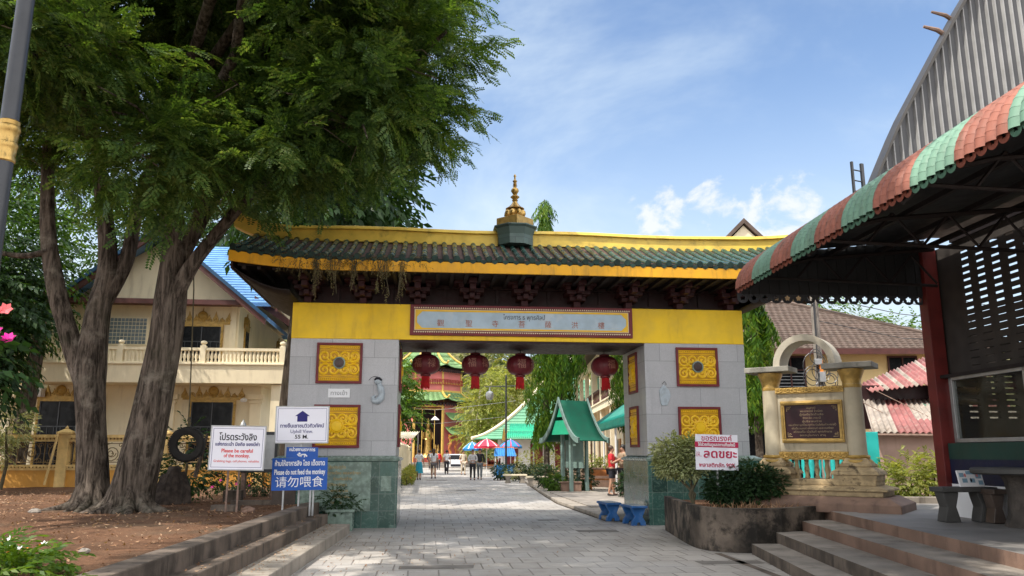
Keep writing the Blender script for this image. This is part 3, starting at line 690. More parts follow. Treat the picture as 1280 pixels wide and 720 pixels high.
# dry creeper hanging over the eave
rng = random.Random(11); T = [twig(rng, .28, 9, lambda r: simple_leaf(r, .06, .022)) for _ in range(5)]; pos = []; dr = []
b = MB()
for k in range(260):
    x = rng.gauss(-4.0, .85); x = max(-5.4, min(-2.35, x)); pos.append((x, EY-.06+rng.uniform(-.06, .12), EZ-.05+rng.uniform(-.14, .16))); dr.append((rng.uniform(-1, 1), rng.uniform(-.5, .1), rng.uniform(-1, .3)))
for k in range(30):
    x = rng.choice((-5.0, -4.62, -4.3, -4.2, -3.85, -3.5, -3.3, -3.2, -2.8, -2.75))+rng.uniform(-.06, .06); L = rng.uniform(.15, .8); p = [(x, EY-.06, EZ-.05), (x+rng.uniform(-.04, .04), EY-.09, EZ-.05-L*.5), (x+rng.uniform(-.08, .08), EY-.07, EZ-.05-L)]
    b.tube(p, .006, 4)
    for j in range(int(L*10)): t = rng.random(); pos.append((x+rng.uniform(-.03, .03), EY-.08, EZ-.05-L*t)); dr.append((rng.uniform(-.4, .4), rng.uniform(-.3, .3), -1))
V, F = scatter(rng, T, pos, dr, (.5, 1.0))
V = np.array([Vector(S(*v[:2], v[2])) for v in V])
M['drycreeper'] = leafmat('dry_creeper_leaf', [(.05, .04, .02), (.12, .09, .05), (.16, .15, .06), (.2, .17, .11)], .2, .8)
cr = tag(npmesh('creeper_plant', V, F, 'drycreeper'), 'dry brown creeper growing over the left eave of the gate', 'plant')
b.v = [S(*v[:2], v[2]) for v in b.v]; b.build('stem', 'stem', cr)
# ---- lanterns
M['lantern'] = mat('red_lantern_silk', (.155, .020, .028), .45, .15, 5, .1, 20)
M['tassel'] = mat('red_tassel', (.50, .012, .015), .7, .2, 9)
def lantern(label):
    t = thing('lantern', label, 'lantern', group='red lanterns hanging under the gate')
    b = MB(); prof = [(.09, -.245)]+[(.345*math.cos(a)**.62 if abs(a) < 1.3 else .12, .25*math.sin(a)) for a in [-1.28+i*2.56/12 for i in range(13)]]+[(.09, .245)]
    b.lathe(prof, 60, (0, 0, 0), 0, 20, .035); b.build('body', 'lantern', t, smooth=True)
    for pr_ in ([(.10, .235), (.125, .25), (.125, .285), (.09, .30)], [(.09, -.30), (.125, -.285), (.125, -.25), (.10, -.235)]): b = MB(); b.lathe(pr_, 20); b.build('cap', 'maroon', t, smooth=True)
    b = MB(); b.tube([(0, 0, .29), (0, 0, .40)], .008, 6); b.build('cord', 'ink', t)
    b = MB()
    for k in range(22):
        a = k*2*math.pi/22; b.tube([(.085*math.cos(a), .085*math.sin(a), -.29), (.092*math.cos(a), .092*math.sin(a), -.40), (.10*math.cos(a), .10*math.sin(a), -.56-.02*(k % 3))], .012, 5)
    b.build('tassel', 'tassel', t)
    for ch, a in (('福', -R(28)), ('禄', R(30)), ('壽', R(120)), ('喜', R(210))):
        o = text('lettering', ch, .24, (.345*math.sin(a), -.345*math.cos(a), 0), 'lampgold', t, rot=(R(90), 0, a)); o.scale = (.95, 1, 1)
    return t
M['lampgold'] = mat('dull_gold_print', (.36, .16, .12), .5, .1, 8, 0)
L0 = lantern('leftmost of the four red lanterns under the gate, in front of the pagoda')
LX = (-2.28, -1.06, .06, 2.21)
labs = ['leftmost of the four red lanterns under the gate, in front of the pagoda', 'second red lantern from the left, against the pale wooded hillside', 'third red lantern from the left, close to the dark drooping tree', 'rightmost red lantern, alone beside the right stone pier']
for i, x in enumerate(LX):
    o = L0 if i == 0 else copy_tree(L0)
    o.location = S(x, 1.6, 3.74); o.rotation_euler = (R(1.5*(-1)**i), R(1-i*.7), .3*i); o['label'] = labs[i]

# leaves blown onto the steps and the near road
rng = random.Random(19); T = [simple_leaf(rng, rng.uniform(.03, .07), rng.uniform(.015, .03), -.2) for _ in range(6)]; pos = []; dr = []
for _ in range(900):
    y = 7+rng.random()*11; q = rng.random()
    if q < .30: x = eA(0, 0) if False else eA(y)+.04+rng.random()*.5; z = .387 if x < eB(y)-.02 else .197
    elif q < .5: x = eB(y)+.03+rng.random()*.38; z = .197
    else: x = eC(y)+.03+abs(rng.gauss(0, 1.3)); z = .008
    if y > 16.6: continue
    pos.append((x, y, z)); dr.append((rng.uniform(-1, 1), rng.uniform(-1, 1), rng.uniform(-.1, .15)))
V, F = scatter(rng, T, pos, dr, (.5, 1.2), .4); tag(npmesh('leaf_litter', V, F, 'litter'), kind='stuff')
# ================================================================== left: house, fence, trees, signs
def ornament(w, h, y=-.05):
    """flame-crested pediment over an opening, local x centred, z from 0"""
    b = MB(); b.box(-w/2, w/2, y, 0, 0, h*.13)
    n = 9
    for k in range(n):
        u = -1+2*k/(n-1); x = u*w*.47; hh = h*(.28+.55*(1-abs(u))**.7) if k % 2 == 0 else h*(.22+.30*(1-abs(u)))
        if abs(u) > .9: hh = h*.55
        s = w*.055
        b.prism([(x-s, h*.1), (x+s, h*.1), (x+s*.9, h*.1+hh*.35), (x+s*.25, h*.1+hh*.7), (x+s*.1*(-1 if u < 0 else 1), h*.1+hh), (x-s*.45, h*.1+hh*.6), (x-s, h*.1+hh*.35)], y+.004*k*.3, 0, 'xz')
        b.tube(spiral(x, h*.26, w*.045, 1.1, 0, 1 if u < 0 else -1, y-.006), w*.009, 5)
    v, f = lath_y([(h*.27, 0), (h*.27, y-.02), (h*.19, y-.05), (h*.17, y-.02), (h*.06, y-.05)], 18); b.add([(p[0], p[1], p[2]+h*.45) for p in v], f)
    return b
HO = (-10.7, 31.0)
house = thing('cream_house', 'two storey cream house with gold window crests and blue roof behind the big trees', 'house', (HO[0], HO[1], .5), RZ)
b = MB(); b.box(-9.6, 0, 0, 11, 3.9, 6.8); b.prism([(-7.0, 6.8), (.1, 6.8), (-3.03, 9.35)], .02, 9, 'xz'); b.build('upper_wall', 'cream', house)
b = MB(); b.box(-9.6, 1.0, .05, 11, -.1, 3.62); b.build('lower_wall', 'cream', house)
for x in (-8.2, -5.0, -2.35, .85):
    b = MB(); b.box(x-.2, x+.2, -.12, .05, -.1, 3.1); b.box(x-.30, x+.30, -.2, .05, 3.1, 3.3); b.box(x-.26, x+.26, -.16, .05, 2.95, 3.05); b.build('pilaster', 'creamlight', house, bevel=.01)
b = MB(); b.box(1.59, 1.91, -1.1, -.8, -.1, 3.6); b.build('balcony_post', 'creamlight', house)
for x in (-2.55, -.2): b = MB(); b.box(x-.12, x+.12, -.06, 0, 4.36, 6.8); b.build('pilaster', 'creamlight', house, bevel=.01)
b = MB(); b.box(-6.8, 2.05, -1.3, 11, 3.62, 4.35); b.box(-6.86, 2.11, -1.36, 11.05, 4.30, 4.36); b.build('balcony_slab', 'creamlight', house, bevel=.01)
b = MB(); b.box(-6.75, 2.0, -1.24, -1.08, 4.84, 4.94); b.box(1.86, 2.02, -1.07, 11, 4.84, 4.94); b.box(-6.75, 2.0, -1.22, -1.10, 4.36, 4.42)
def baluster(x, y): b.lathe([(.05, 0), (.05, .05), (.035, .08), (.062, .18), (.05, .28), (.03, .36), (.045, .40), (.05, .42)], 7, (x, y, 4.42))
for k in range(62):
    x = -6.65+k*.14
    baluster(x, -1.16)
for k in range(60): baluster(1.94, -1.0+k*.19)
for x in (-6.75, -3.9, -.95, 1.94): b.box(x-.10, x+.10, -1.27, -1.05, 4.36, 5.02); b.lathe([(.10, 5.02), (.06, 5.06), (.12, 5.12), (.11, 5.18), (.02, 5.22)], 10, (x, -1.16, 0))
b.build('balustrade', 'creamlight', house, smooth=True)
def window(x, z0, z1, w, orn, wall_y=0, rows=3, parent=None, style='grille'):
    f = MB(); t = .09
    f.box(x-w/2-t, x-w/2, wall_y-.07, wall_y+.02, z0, z1); f.box(x+w/2, x+w/2+t, wall_y-.07, wall_y+.02, z0, z1); f.box(x-w/2-t, x+w/2+t, wall_y-.07, wall_y+.02, z1, z1+t)
    for k in range(int((z1-z0)/.12)):
        for s in (-1, 1): f.ball((x+s*(w/2+t*.5), wall_y-.08, z0+.06+k*.12), .03, 6, 4)
    fr = f.build('window', 'goldpaint', parent or house)
    g = MB(); g.box(x-w/2, x+w/2, wall_y-.02, wall_y-.006, z0, z1); g.build('pane', 'glassdark', fr)
    q = MB()
    for s in (-1, 0, 1): q.box(x+s*(w/2-.02)-.02, x+s*(w/2-.02)+.02, wall_y-.05, wall_y-.02, z0, z1)
    zm = z0+(z1-z0)*.62; q.box(x-w/2, x+w/2, wall_y-.048, wall_y-.022, zm-.02, zm+.02)
    for r_ in range(rows):
        z = z0+(zm-z0)*r_/rows; q.box(x-w/2, x+w/2, wall_y-.045, wall_y-.03, z, z+.015)
        for k in range(6):
            xx = x-w/2+(k+.5+(r_ % 2)*.4)*w/6; q.box(xx-.01, xx+.01, wall_y-.044, wall_y-.031, z+.015, z+(zm-z0)/rows)
    q.build('grille', 'metaldark', fr)
    if orn: o = ornament(w*1.45, .72).build('crest', 'goldpaint', fr, smooth=True, ang=30); o.location = (x, wall_y, z1+t)
    return fr
window(-1.38, 4.37, 5.92, 1.45, 1); window(-.78, .55, 3.0, 1.55, 1, .05); window(-6.35, .55, 3.0, 1.4, 1, .05)
f = MB(); f.box(-5.0, -3.4, -.04, .01, 5.15, 6.25); fr = f.build('glass_block_window', 'creamlight', house)
M['glassblock'] = mat('grey_glass_block', (.16, .20, .22), .2, .2, 5, .05, 20, spec=.7)
f = MB()
for i in range(11):
    for j in range(7): f.box(-4.94+i*.137, -4.94+i*.137+.115, -.065, -.04, 5.20+j*.145, 5.20+j*.145+.12)
f.build('glass_blocks', 'glassblock', fr, bevel=.01)
for yy in (1.3, 8.4):          # windows on the side wall
    f = MB(); f.box(0, .06, yy-.35, yy+.35, 4.37, 6.0); fr = f.build('window', 'goldpaint', house)
    f = MB(); f.box(.055, .075, yy-.27, yy+.27, 4.37, 5.9); f.build('pane', 'glassdark', fr)
    o = ornament(.95, .7).build('crest', 'goldpaint', fr, smooth=True, ang=30); o.location = (.0, yy, 6.0); o.rotation_euler = (0, 0, R(90))
# roofs: front gable with two stepped barge boards, a cross wing, a lean-to at the side
def slab(b, p0, p1, y0, y1, t=.10, mi=0):
    b.prism([p0, p1, (p1[0], p1[1]+t), (p0[0], p0[1]+t)], y0, y1, 'xz', mi)
b = MB(); ap = (-3.03, 9.55)
slab(b, ap, (1.15, 6.12), -.9, 9); slab(b, (-7.2, 6.12), ap, -.9, 9)
for k in range(26):
    for (p, q) in ((ap, (1.15, 6.12)), (ap, (-7.2, 6.12))):
        t = (k+.5)/26; x = p[0]+(q[0]-p[0])*t; z = p[1]+(q[1]-p[1])*t+.10; s = .05
        b.box(x-s, x+s, -.9, 9, z-.03, z+.03)
gr = b.build('roof', 'bluetile', house)
M['barge'] = mat('red_brown_bargeboard', (.085, .028, .024), .5, .2, 3); M['bargeblue'] = mat('dark_blue_trim', (.015, .07, .16), .4, .2, 3)
b = MB(); slab(b, (ap[0], ap[1]-.22), (1.2, 5.86), -1.02, -.9, .26); slab(b, (-7.25, 5.86), (ap[0], ap[1]-.22), -1.02, -.9, .26); b.build('bargeboard', 'barge', gr)
b = MB(); slab(b, (ap[0], ap[1]+.02), (1.26, 6.06), -1.10, -.92, .16); slab(b, (-7.3, 6.06), (ap[0], ap[1]+.02), -1.10, -.92, .16); b.build('barge_trim', 'bargeblue', gr)
b = MB(); b.box(-6.6, .15, -.75, .0, 6.72, 6.86); b.box(-6.6, .15, -.80, -.72, 6.66, 6.80); b.build('canopy_strip', 'barge', house)
b = MB(); b.prism([(1.6, 7.15), (6.2, 10.4), (10.8, 7.15)], -4.5, .95, 'yz'); b.build('wing_gable', 'cream', house)
b = MB()
n = 24
for k in range(n):
    t0, t1 = k/n, (k+1)/n; P0 = (1.2+5*t0, 6.98+3.6*t0); P1 = (1.2+5*t1, 6.98+3.6*t1)
    b.prism([P0, P1, (P1[0], P1[1]+.12), (P0[0]-.02, P0[1]+.16)], -4.6, 1.15, 'yz')
b.prism([(6.2, 10.58), (11.2, 6.98), (11.2, 7.1), (6.2, 10.7)], -4.6, 1.15, 'yz'); w_ = b.build('wing_roof', 'bluetile', house)
b = MB(); b.prism([(1.1, 6.75), (6.2, 10.36), (6.2, 10.66), (1.1, 7.05)], 1.15, 1.23, 'yz'); b.build('bargeboard', 'barge', w_)
b = MB(); slab(b, (.2, 7.35), (2.6, 5.75), 1.6, 10, .12); slab(b, (.2, 7.2), (2.65, 5.55), 1.5, 1.6, .28); b.build('side_roof', 'barge', house)
b = MB()
for x in (-3.3, .45): b.lathe([(.10, 0), (.13, .05), (.13, .1), (.02, .16)], 8, (x, -.35, 3.0)); b.build('ceiling_lamp', 'white', house); b = MB()
pass
for q in ((-7.6, -6.9, -.35, .05, 3.15, 3.5), (-3.05, -2.5, -.33, .05, 3.05, 3.45)):
    b = MB(); b.box(*q); b.lathe([(.16, 0), (.14, .02)], 14, (0, 0, 0)) if False else None; b.build('air_conditioner', 'white', house, bevel=.01)
# fence
fence = thing('ornate_fence', 'cream and ochre fence with scrolled ironwork in front of the cream house', 'fence', (-10.0, 27.0, .5), RZ)
X0, X1 = -9.5, 4.6
b = MB(); b.box(X0, X1, 0, .2, -.1, .55); b.build('base_wall', 'ochre', fence)
M['fencegold'] = mat('cream_gold_rail', (.62, .43, .17), .6, .15, 4, .1, 30, dirt=(.25, .16, .06), dirtamt=.4)
b = MB(); b.box(X0, X1, -.04, .24, .55, .62); b.box(X0, X1, -.06, .26, .66, .72); b.box(X0, X1, -.05, .25, 1.46, 1.52); b.box(X0, X1, -.09, .29, 1.58, 1.68)
for k in range(int((X1-X0)/.11)):
    x = X0+k*.11
    for z in (.62, 1.52): b.box(x, x+.06, -.06, .26, z, z+(.04 if z < 1 else .06))
b.build('rail', 'fencegold', fence)
for x in (-9.4, -4.6, -1.5, 1.6, 4.5):
    b = MB(); b.box(x-.16, x+.16, -.08, .28, -.1, 1.70); b.frustum((x-.22, x+.22, -.14, .34), (x-.22, x+.22, -.14, .34), 1.70, 1.76); b.frustum((x-.22, x+.22, -.14, .34), (x-.03, x+.03, .07, .13), 1.76, 1.88); b.lathe([(.03, 1.86), (.06, 1.9), (.01, 1.97)], 8, (x, .1, 0)); b.build('post', 'fencegold', fence)
b = MB()
for k in range(17):
    x = X0+.55+k*.83
    b.tube(spiral(x, 1.09, .33, 1.9, 1.57, 1 if k % 2 else -1, .1), .016, 5); b.tube(spiral(x, 1.09, .15, 1.2, 0, -1, .1), .014, 5)
    b.tube([(x+.415, .1, .72), (x+.415, .1, 1.46)], .016, 5)
    for s in (-1, 1): b.tube(spiral(x+s*.28, 1.34, .09, 1.1, 0, s, .1), .012, 5); b.tube(spiral(x+s*.28, .84, .09, 1.1, 3, -s, .1), .012, 5)
b.tube([(X0, .1, .80), (X1, .1, .80)], .014, 5); b.tube([(X0, .1, 1.40), (X1, .1, 1.40)], .014, 5)
M['fenceiron'] = mat('brown_gold_ironwork', (.20, .135, .06), .5, .25, 6, metal=.4)
b.build('scrollwork', 'fenceiron', fence)
b = MB(); b.tube([(-4.92, -.35, .1), (-4.76, -.12, 1.75)], .04, 4)
tag(b.build('leaning_plank', 'fencegold'), 'cream plank leaning against a fence post left of the forked trunk', 'plank').location = (0, 0, 0)
o = C.objects['leaning_plank']; o.matrix_world = Matrix.Translation((-10.0, 27.0, .5)) @ Matrix.Rotation(RZ, 4, 'Z')
def cage_lamp(x, label):
    t = thing('fence_lamp', label, 'lamp', group='white lamps on the fence', loc=Matrix.Translation((-10.0, 27.0, .5)) @ Matrix.Rotation(RZ, 4, 'Z') @ Vector((x, .1, 1.70)), rz=RZ)
    b = MB(); b.lathe([(.05, 0), (.13, .05), (.14, .08), (.14, .40), (.10, .50), (.05, .56), (.02, .66)], 8); b.build('lantern', 'metalgrey', t)
    b = MB(); b.lathe([(.12, .10), (.145, .12), (.145, .38), (.12, .40)], 8); b.build('glass', 'glassblock', t); t.scale = (.75, .75, .75); return t
cage_lamp(-4.25, 'small white lamp on the fence behind the left trunk'); cage_lamp(1.0, 'small white lamp on the fence beside the house corner, behind the white signs')

# ---- big twin trees
rng = random.Random(21)
TL = [twig(rng, .85, 10, lambda r: pinnate(r, .25, 6, .088, .042, .15), 55, .22, .006) for _ in range(7)]
def clumps(lobes, seed, k=1.0, size=(.75, 1.25)):
    rg = random.Random(seed); out = []
    for c, r in lobes:
        n = max(2, int(k*3.2*(r[0]*r[1]*r[2])**(2/3)))
        for _ in range(n):
            v = np.array([rg.gauss(0, 1) for _ in range(3)]); v /= np.linalg.norm(v); q = rg.uniform(.45, 1.0); s = rg.uniform(*size)
            s = min(s, .8*min(r)); p = np.array(c)+v*(np.array(r)-s*.75)*q; out.append((tuple(p), (s, s, s*.5)))
    return out
M['drytwig'] = mat('dry_pale_twig', (.17, .13, .10), .9, .3, 5)
def grow(name, label, pts_r, lobes, limbs, n, seed, leaf='leafmain', temps=None, bark='bark', sc=(.75, 1.25), down=-.1):
    rg = random.Random(seed)
    t = thing(name, label, 'tree', (pts_r[0][0][0][0], pts_r[0][0][0][1], pts_r[0][0][0][2]))
    base = Vector(t.location)
    b = MB()
    for pts, rad in pts_r:
        # resample with a little wander
        P = [Vector(p)-base for p in pts]; Q = []; RR = []
        for i in range(len(P)-1):
            for k in range(6):
                u = k/6; p0 = P[max(i-1, 0)]; p1 = P[i]; p2 = P[i+1]; p3 = P[min(i+2, len(P)-1)]
                q = .5*((2*p1)+(p2-p0)*u+(2*p0-5*p1+4*p2-p3)*u*u+(3*p1-p0-3*p2+p3)*u**3)
                Q.append(q); RR.append(rad[i]+(rad[i+1]-rad[i])*u)
        Q.append(P[-1]); RR.append(rad[-1]); b.tube(Q, RR, 28 if rad[0] > .15 else 10, ridge=.13 if rad[0] > .15 else .05, seed=seed+rad[0]*9)
    tips = []
    for a, c in limbs:
        a = Vector(a)-base; c = Vector(c)-base; m1 = a.lerp(c, .35)+Vector((rg.uniform(-.3, .3), rg.uniform(-.3, .3), .35)); m2 = a.lerp(c, .7)+Vector((rg.uniform(-.3, .3), rg.uniform(-.3, .3), .25))
        b.tube([a, m1, m2, c], [.13, .10, .07, .035], 8)
        for k in range(7):
            s = m1.lerp(c, rg.random()); e = s+Vector((rg.gauss(0, 1), rg.gauss(0, 1), rg.gauss(.1, .6))).normalized()*rg.uniform(.9, 2.2)
            b.tube([s, s.lerp(e, .5)+Vector((0, 0, .15)), e], [.035, .022, .010], 5)
    b.build('trunk', bark, t, smooth=True, ang=80)
    if leaf == 'leafmain':
        for k in range(60):
            b = MB()
            c, r = lobes[rg.randrange(len(lobes))]; s = Vector(c)-base+Vector((rg.uniform(-.4, .4), rg.uniform(-.4, .2), -.2)); dv = Vector((rg.gauss(0, 1), rg.gauss(-.6, .8), rg.gauss(-.1, .5))).normalized()*rg.uniform(.5, 1.3)
            b.tube([s, s+dv*.5+Vector((0, 0, .1)), s+dv], [.012, .008, .003], 4); b.build('twig', 'drytwig', t)
    p, d = lobe_points(rg, lobes, n, .38, down=down); V, F = scatter(rg, temps or TL, [np.array(q)-np.array(base) for q in p], d, sc, .55)
    npmesh('crown', V, F, leaf, t); return t
trunkA = [([(-8.36, 16.5, .40), (-8.38, 16.5, .9), (-8.58, 16.5, 2.3), (-8.72, 16.5, 3.3), (-8.72, 16.6, 4.4), (-8.64, 16.7, 5.5), (-8.9, 16.7, 6.9), (-9.2, 16.5, 8.6)], [.38, .30, .275, .30, .24, .19, .16, .11]),
          ([(-8.74, 16.5, 3.0), (-9.15, 16.45, 3.9), (-9.55, 16.4, 5.0), (-9.88, 16.4, 6.4), (-10.1, 16.4, 8.3)], [.225, .19, .17, .145, .10]),
          ([(-8.66, 16.6, 4.6), (-8.35, 16.8, 5.6), (-8.25, 16.9, 6.9), (-7.9, 16.9, 8.5)], [.16, .15, .13, .08]),
          ([(-9.75, 16.3, 5.75), (-10.2, 16.2, 5.62), (-10.9, 16.1, 5.75), (-11.6, 16.0, 6.1)], [.07, .06, .045, .02]),
          ([(-8.35, 16.3, .5), (-8.0, 16.0, .46), (-7.85, 15.7, .38)], [.16, .1, .03])]
trunkB = [([(-7.50, 16.1, .40), (-7.43, 16.1, .9), (-7.17, 16.1, 2.3), (-7.03, 16.1, 3.6), (-7.02, 16.1, 4.7), (-7.02, 16.1, 5.8), (-7.2, 16.0, 7.2), (-7.3, 16, 8.8)], [.50, .40, .345, .315, .31, .25, .19, .12]),
          ([(-6.98, 16.0, 4.4), (-6.68, 15.95, 5.1), (-6.30, 15.9, 5.7), (-5.6, 15.7, 6.5), (-4.6, 15.4, 7.4)], [.17, .15, .13, .10, .06]),
          ([(-7.0, 16.1, 5.3), (-6.6, 16.2, 6.3), (-6.0, 16.2, 7.6), (-5.3, 16, 9.4)], [.18, .16, .12, .07]),
          ([(-7.6, 15.8, .5), (-7.3, 15.5, .44), (-7.0, 15.3, .36)], [.2, .12, .04])]
for (cx_, cy_, r_, lst, seed_) in ((-8.38, 16.5, .30, trunkA, 3), (-7.46, 16.1, .38, trunkB, 4)):
    rq = random.Random(seed_)
    for k in range(6):
        a = -2.9+k*.55+rq.uniform(-.15, .15); c_, s_ = math.cos(a), math.sin(a); l = rq.uniform(.45, .8)
        lst.append(([(cx_+c_*r_*.5, cy_+s_*r_*.5, 1.25), (cx_+c_*r_*.85, cy_+s_*r_*.85, .8), (cx_+c_*(r_+.12), cy_+s_*(r_+.12), .56), (cx_+c_*(r_+l), cy_+s_*(r_+l), .46)], [.09, .12, .11, .04]))
lobA = [((-8.6, 15.2, 11.2), (2.6, 3.2, 2.8)), ((-11.0, 15.5, 9.8), (2.4, 2.8, 2.5)), ((-8.2, 12.2, 8.2), (2.2, 1.6, 1.3)), ((-10.5, 12, 9.5), (2.2, 2, 1.8)), ((-4.5, 4.0, 11.2), (4.0, 3.2, 1.5)), ((-6.6, 5.6, 11.4), (3.0, 2.6, 1.2)), ((-4.6, 7.6, 11.3), (2.6, 2.2, 1.1)), ((-5.2, 9.6, 11.8), (2.2, 1.6, 1.0)), ((-7.0, 18.5, 9.5), (2.3, 2.2, 2.0)), ((-10.3, 17.2, 8.3), (1.6, 1.4, 1.0))]  # high forward lobes are added above the view to shade the near road
lobB = [((-3.05, 15.2, 9.2), (2.2, 2.8, 2.3)), ((-2.65, 15.6, 11.4), (1.7, 2.8, 2.2)), ((-5.2, 15.2, 8.3), (2.2, 2.6, 1.9)), ((-5.0, 15.5, 11.8), (3.0, 3.5, 2.6)), ((-6.35, 13.6, 7.3), (1.25, 1.3, 1.6)), ((-2.6, 14.2, 7.65), (1.35, 1.4, .85)), ((-4.6, 14.0, 7.2), (1.5, 1.3, .8)), ((-2.6, 9.8, 11.5), (2.6, 3.0, 1.4)), ((-1.2, 7.5, 11.6), (3.2, 3.4, 1.3)), ((1.2, 9.2, 12.2), (2.8, 2.6, 1.1)), ((-1.5, 14.6, 9.5), (.9, 1.2, .8)), ((-5.75, 15.2, 6.35), (.75, .7, .7)), ((-1.75, 14.4, 8.35), (.8, .9, .55))]  # lobes reaching forward over the view are added to shade steps and awning
treeA = grow('big_tree', 'tall old tree with forked grey trunk, left of the twin pair in the dirt yard', trunkA, clumps(lobA, 1), [((-9.2, 16.5, 8.4), l[0]) for l in lobA[:5]]+[((-7.9, 16.9, 8.3), lobA[5][0]), ((-9.2, 16.5, 8.4), (-4.5, 4.0, 11.2))], 4300, 5)
treeB = grow('big_tree', 'thick leaning old tree with spreading crown over the gate roof, right of the twin pair', trunkB, clumps(lobB, 2), [((-5.3, 16, 9.2), l[0]) for l in lobB[:4]]+[((-6.6, 16.2, 6.3), lobB[4][0]), ((-4.6, 15.4, 7.4), lobB[5][0]), ((-4.6, 15.4, 7.4), (-1.25, 14.6, 9.9)), ((-7.2, 16, 7.2), lobB[7][0]), ((-7.2, 16, 8.7), lobB[8][0]), ((-7.2, 16, 8.7), lobB[9][0])], 4700, 8)
# ---- trees behind
TB = [twig(rng, .9, 11, lambda r: simple_leaf(r, .20*r.uniform(.7, 1.2), .10), 55, .3) for _ in range(6)]
grow('dark_tree', 'dense dark green tree at the left edge beyond the fence', [([(-15.6, 23, .4), (-15.5, 23, 2.5), (-15.3, 23, 5)], [.25, .2, .15])], [((-15.3, 22.5, 5.6), (1.5, 1.8, 2.0)), ((-16.2, 23, 7.2), (2.2, 2, 2.2)), ((-14.8, 22.3, 4.3), (.7, 1.2, .9)), ((-16, 22, 4), (1.5, 1.5, 2))], [((-15.4, 23, 4), (-14.9, 22.5, 6))], 1900, 31, 'leafdark', TB, 'bark2')
grow('leafy_tree', 'bright green leafy tree standing behind the big forked trunk', [([(-17, 28, .4), (-16.8, 28, 4), (-16.5, 28, 8)], [.3, .25, .15])], [((-17.8, 28, 8.0), (1.9, 2.0, 2.6)), ((-17, 28.4, 11.5), (2.2, 2.2, 2.0)), ((-20, 28, 7), (2.5, 2.5, 3))], [((-16.6, 28, 7), (-17, 28.4, 11)), ((-16.6, 28, 6), (-20, 28, 8))], 1500, 33, 'leafbright', TB, 'bark2')
grow('leafy_tree', 'tall leafy tree rising behind the roof of the cream house', [([(-15, 46, 0), (-15, 46, 7), (-14.6, 46, 12)], [.4, .3, .2])], [((-14.5, 46, 13.5), (4.5, 3.5, 4.0)), ((-20, 46, 12.5), (4.5, 3, 4.5)), ((-9.8, 47, 11.5), (3.0, 3, 2.5))], [((-15, 46, 9), (-20, 46, 13)), ((-15, 46, 9), (-10, 47, 12))], 1900, 34, 'leafdark', TB, 'bark2', (1.2, 1.9))

# ---- signs
def signboard(name, label, cx, cy, cz, w, h, face, frame, posts, rz=0.0, tilt=0.0, post_m='steel', zb=.45, group=None):
    t = thing(name, label, 'sign', (cx, cy, zb), rz, group)
    b = MB(); b.box(-w/2+.012, w/2-.012, -.012, .0, -h/2+.012, h/2-.012); f = b.build('board', face, t); f.location = (0, 0, cz-zb); f.rotation_euler = (0, tilt, 0)
    if frame:
        g = MB(); q = .022
        g.box(-w/2, w/2, -.02, .008, h/2-q, h/2); g.box(-w/2, w/2, -.02, .008, -h/2, -h/2+q); g.box(-w/2, -w/2+q, -.02, .008, -h/2+q, h/2-q); g.box(w/2-q, w/2, -.02, .008, -h/2+q, h/2-q)
        g.build('frame', frame, f, bevel=.003)
    for x, zt in posts:
        g = MB(); g.box(x-.016, x+.016, .012, .044, -.05, zt-zb); g.build('post', post_m, t)
    return t, f
def lineframe(par, w, h, m, t=.006, y=-.0135):
    g = MB()
    g.box(-w/2, w/2, y-.001, y, h/2-t, h/2); g.box(-w/2, w/2, y-.001, y, -h/2, -h/2+t); g.box(-w/2, -w/2+t, y-.001, y, -h/2+t, h/2-t); g.box(w/2-t, w/2, y-.001, y, -h/2+t, h/2-t)
    return g.build('border_line', m, par)
def T_(s, size, z, m, f, x=0, w=None, bold=0.0): return text('lettering', s, size, (x, -.0145, z), m, f, wmax=w, bold=bold)
t, f = signboard('monkey_warning_sign', 'white framed sign with red English words warning about the monkey', -5.18, 15.4, 1.69, 1.03, .83, 'signwhite', 'metalgrey', [(.05, 1.6), (-.15, 1.5)], R(4), R(.8))
lineframe(f, .93, .72, 'navy')
T_('โปรดระวังลิง', .17, .195, 'ink', f, w=.70, bold=.003); T_('แย่งกระเป๋า มือถือ ของมีค่า', .085, .065, 'navy', f, w=.82, bold=.002)
T_('Please be careful', .095, -.055, 'redink', f, w=.58, bold=.002); T_('of the monkey.', .095, -.145, 'redink', f, w=.48, bold=.002); T_('Grabbing bags, cell phones, valuables', .06, -.245, 'redink', f, w=.84)
t, f = signboard('uphill_view_sign', 'white framed sign with a dark blue up arrow above the blue signs', -4.19, 16.2, 2.15, 1.06, .74, 'signwhite', 'metalgrey', [(.0, 2.1)], R(4), R(-.4), 'metalgrey')
lineframe(f, .96, .64, 'navy')
g = MB(); g.prism([(-.10, .06), (.10, .06), (.10, .17), (.145, .17), (0, .275), (-.145, .17), (-.10, .17)], -.0145, -.0125, 'xz'); g.build('arrow', 'navy', f)
T_('ทางขึ้นเขาชมวิวทิวทัศน์', .10, -.025, 'navy', f, w=.86, bold=.002); T_('Uphill View.', .10, -.135, 'navy', f, w=.44); T_('55 M.', .105, -.24, 'ink', f, w=.26, bold=.002)
t, f = signboard('blue_notice', 'small blue sign with white animal mark just under the white arrow sign', -4.13, 16.08, 1.605, .64, .23, 'signblue', None, [(.25, 1.55)], R(4), R(.6), 'metalgrey')
T_('หน่วยงานราชการ', .085, .055, 'letterwhite', f, w=.50, bold=.003)
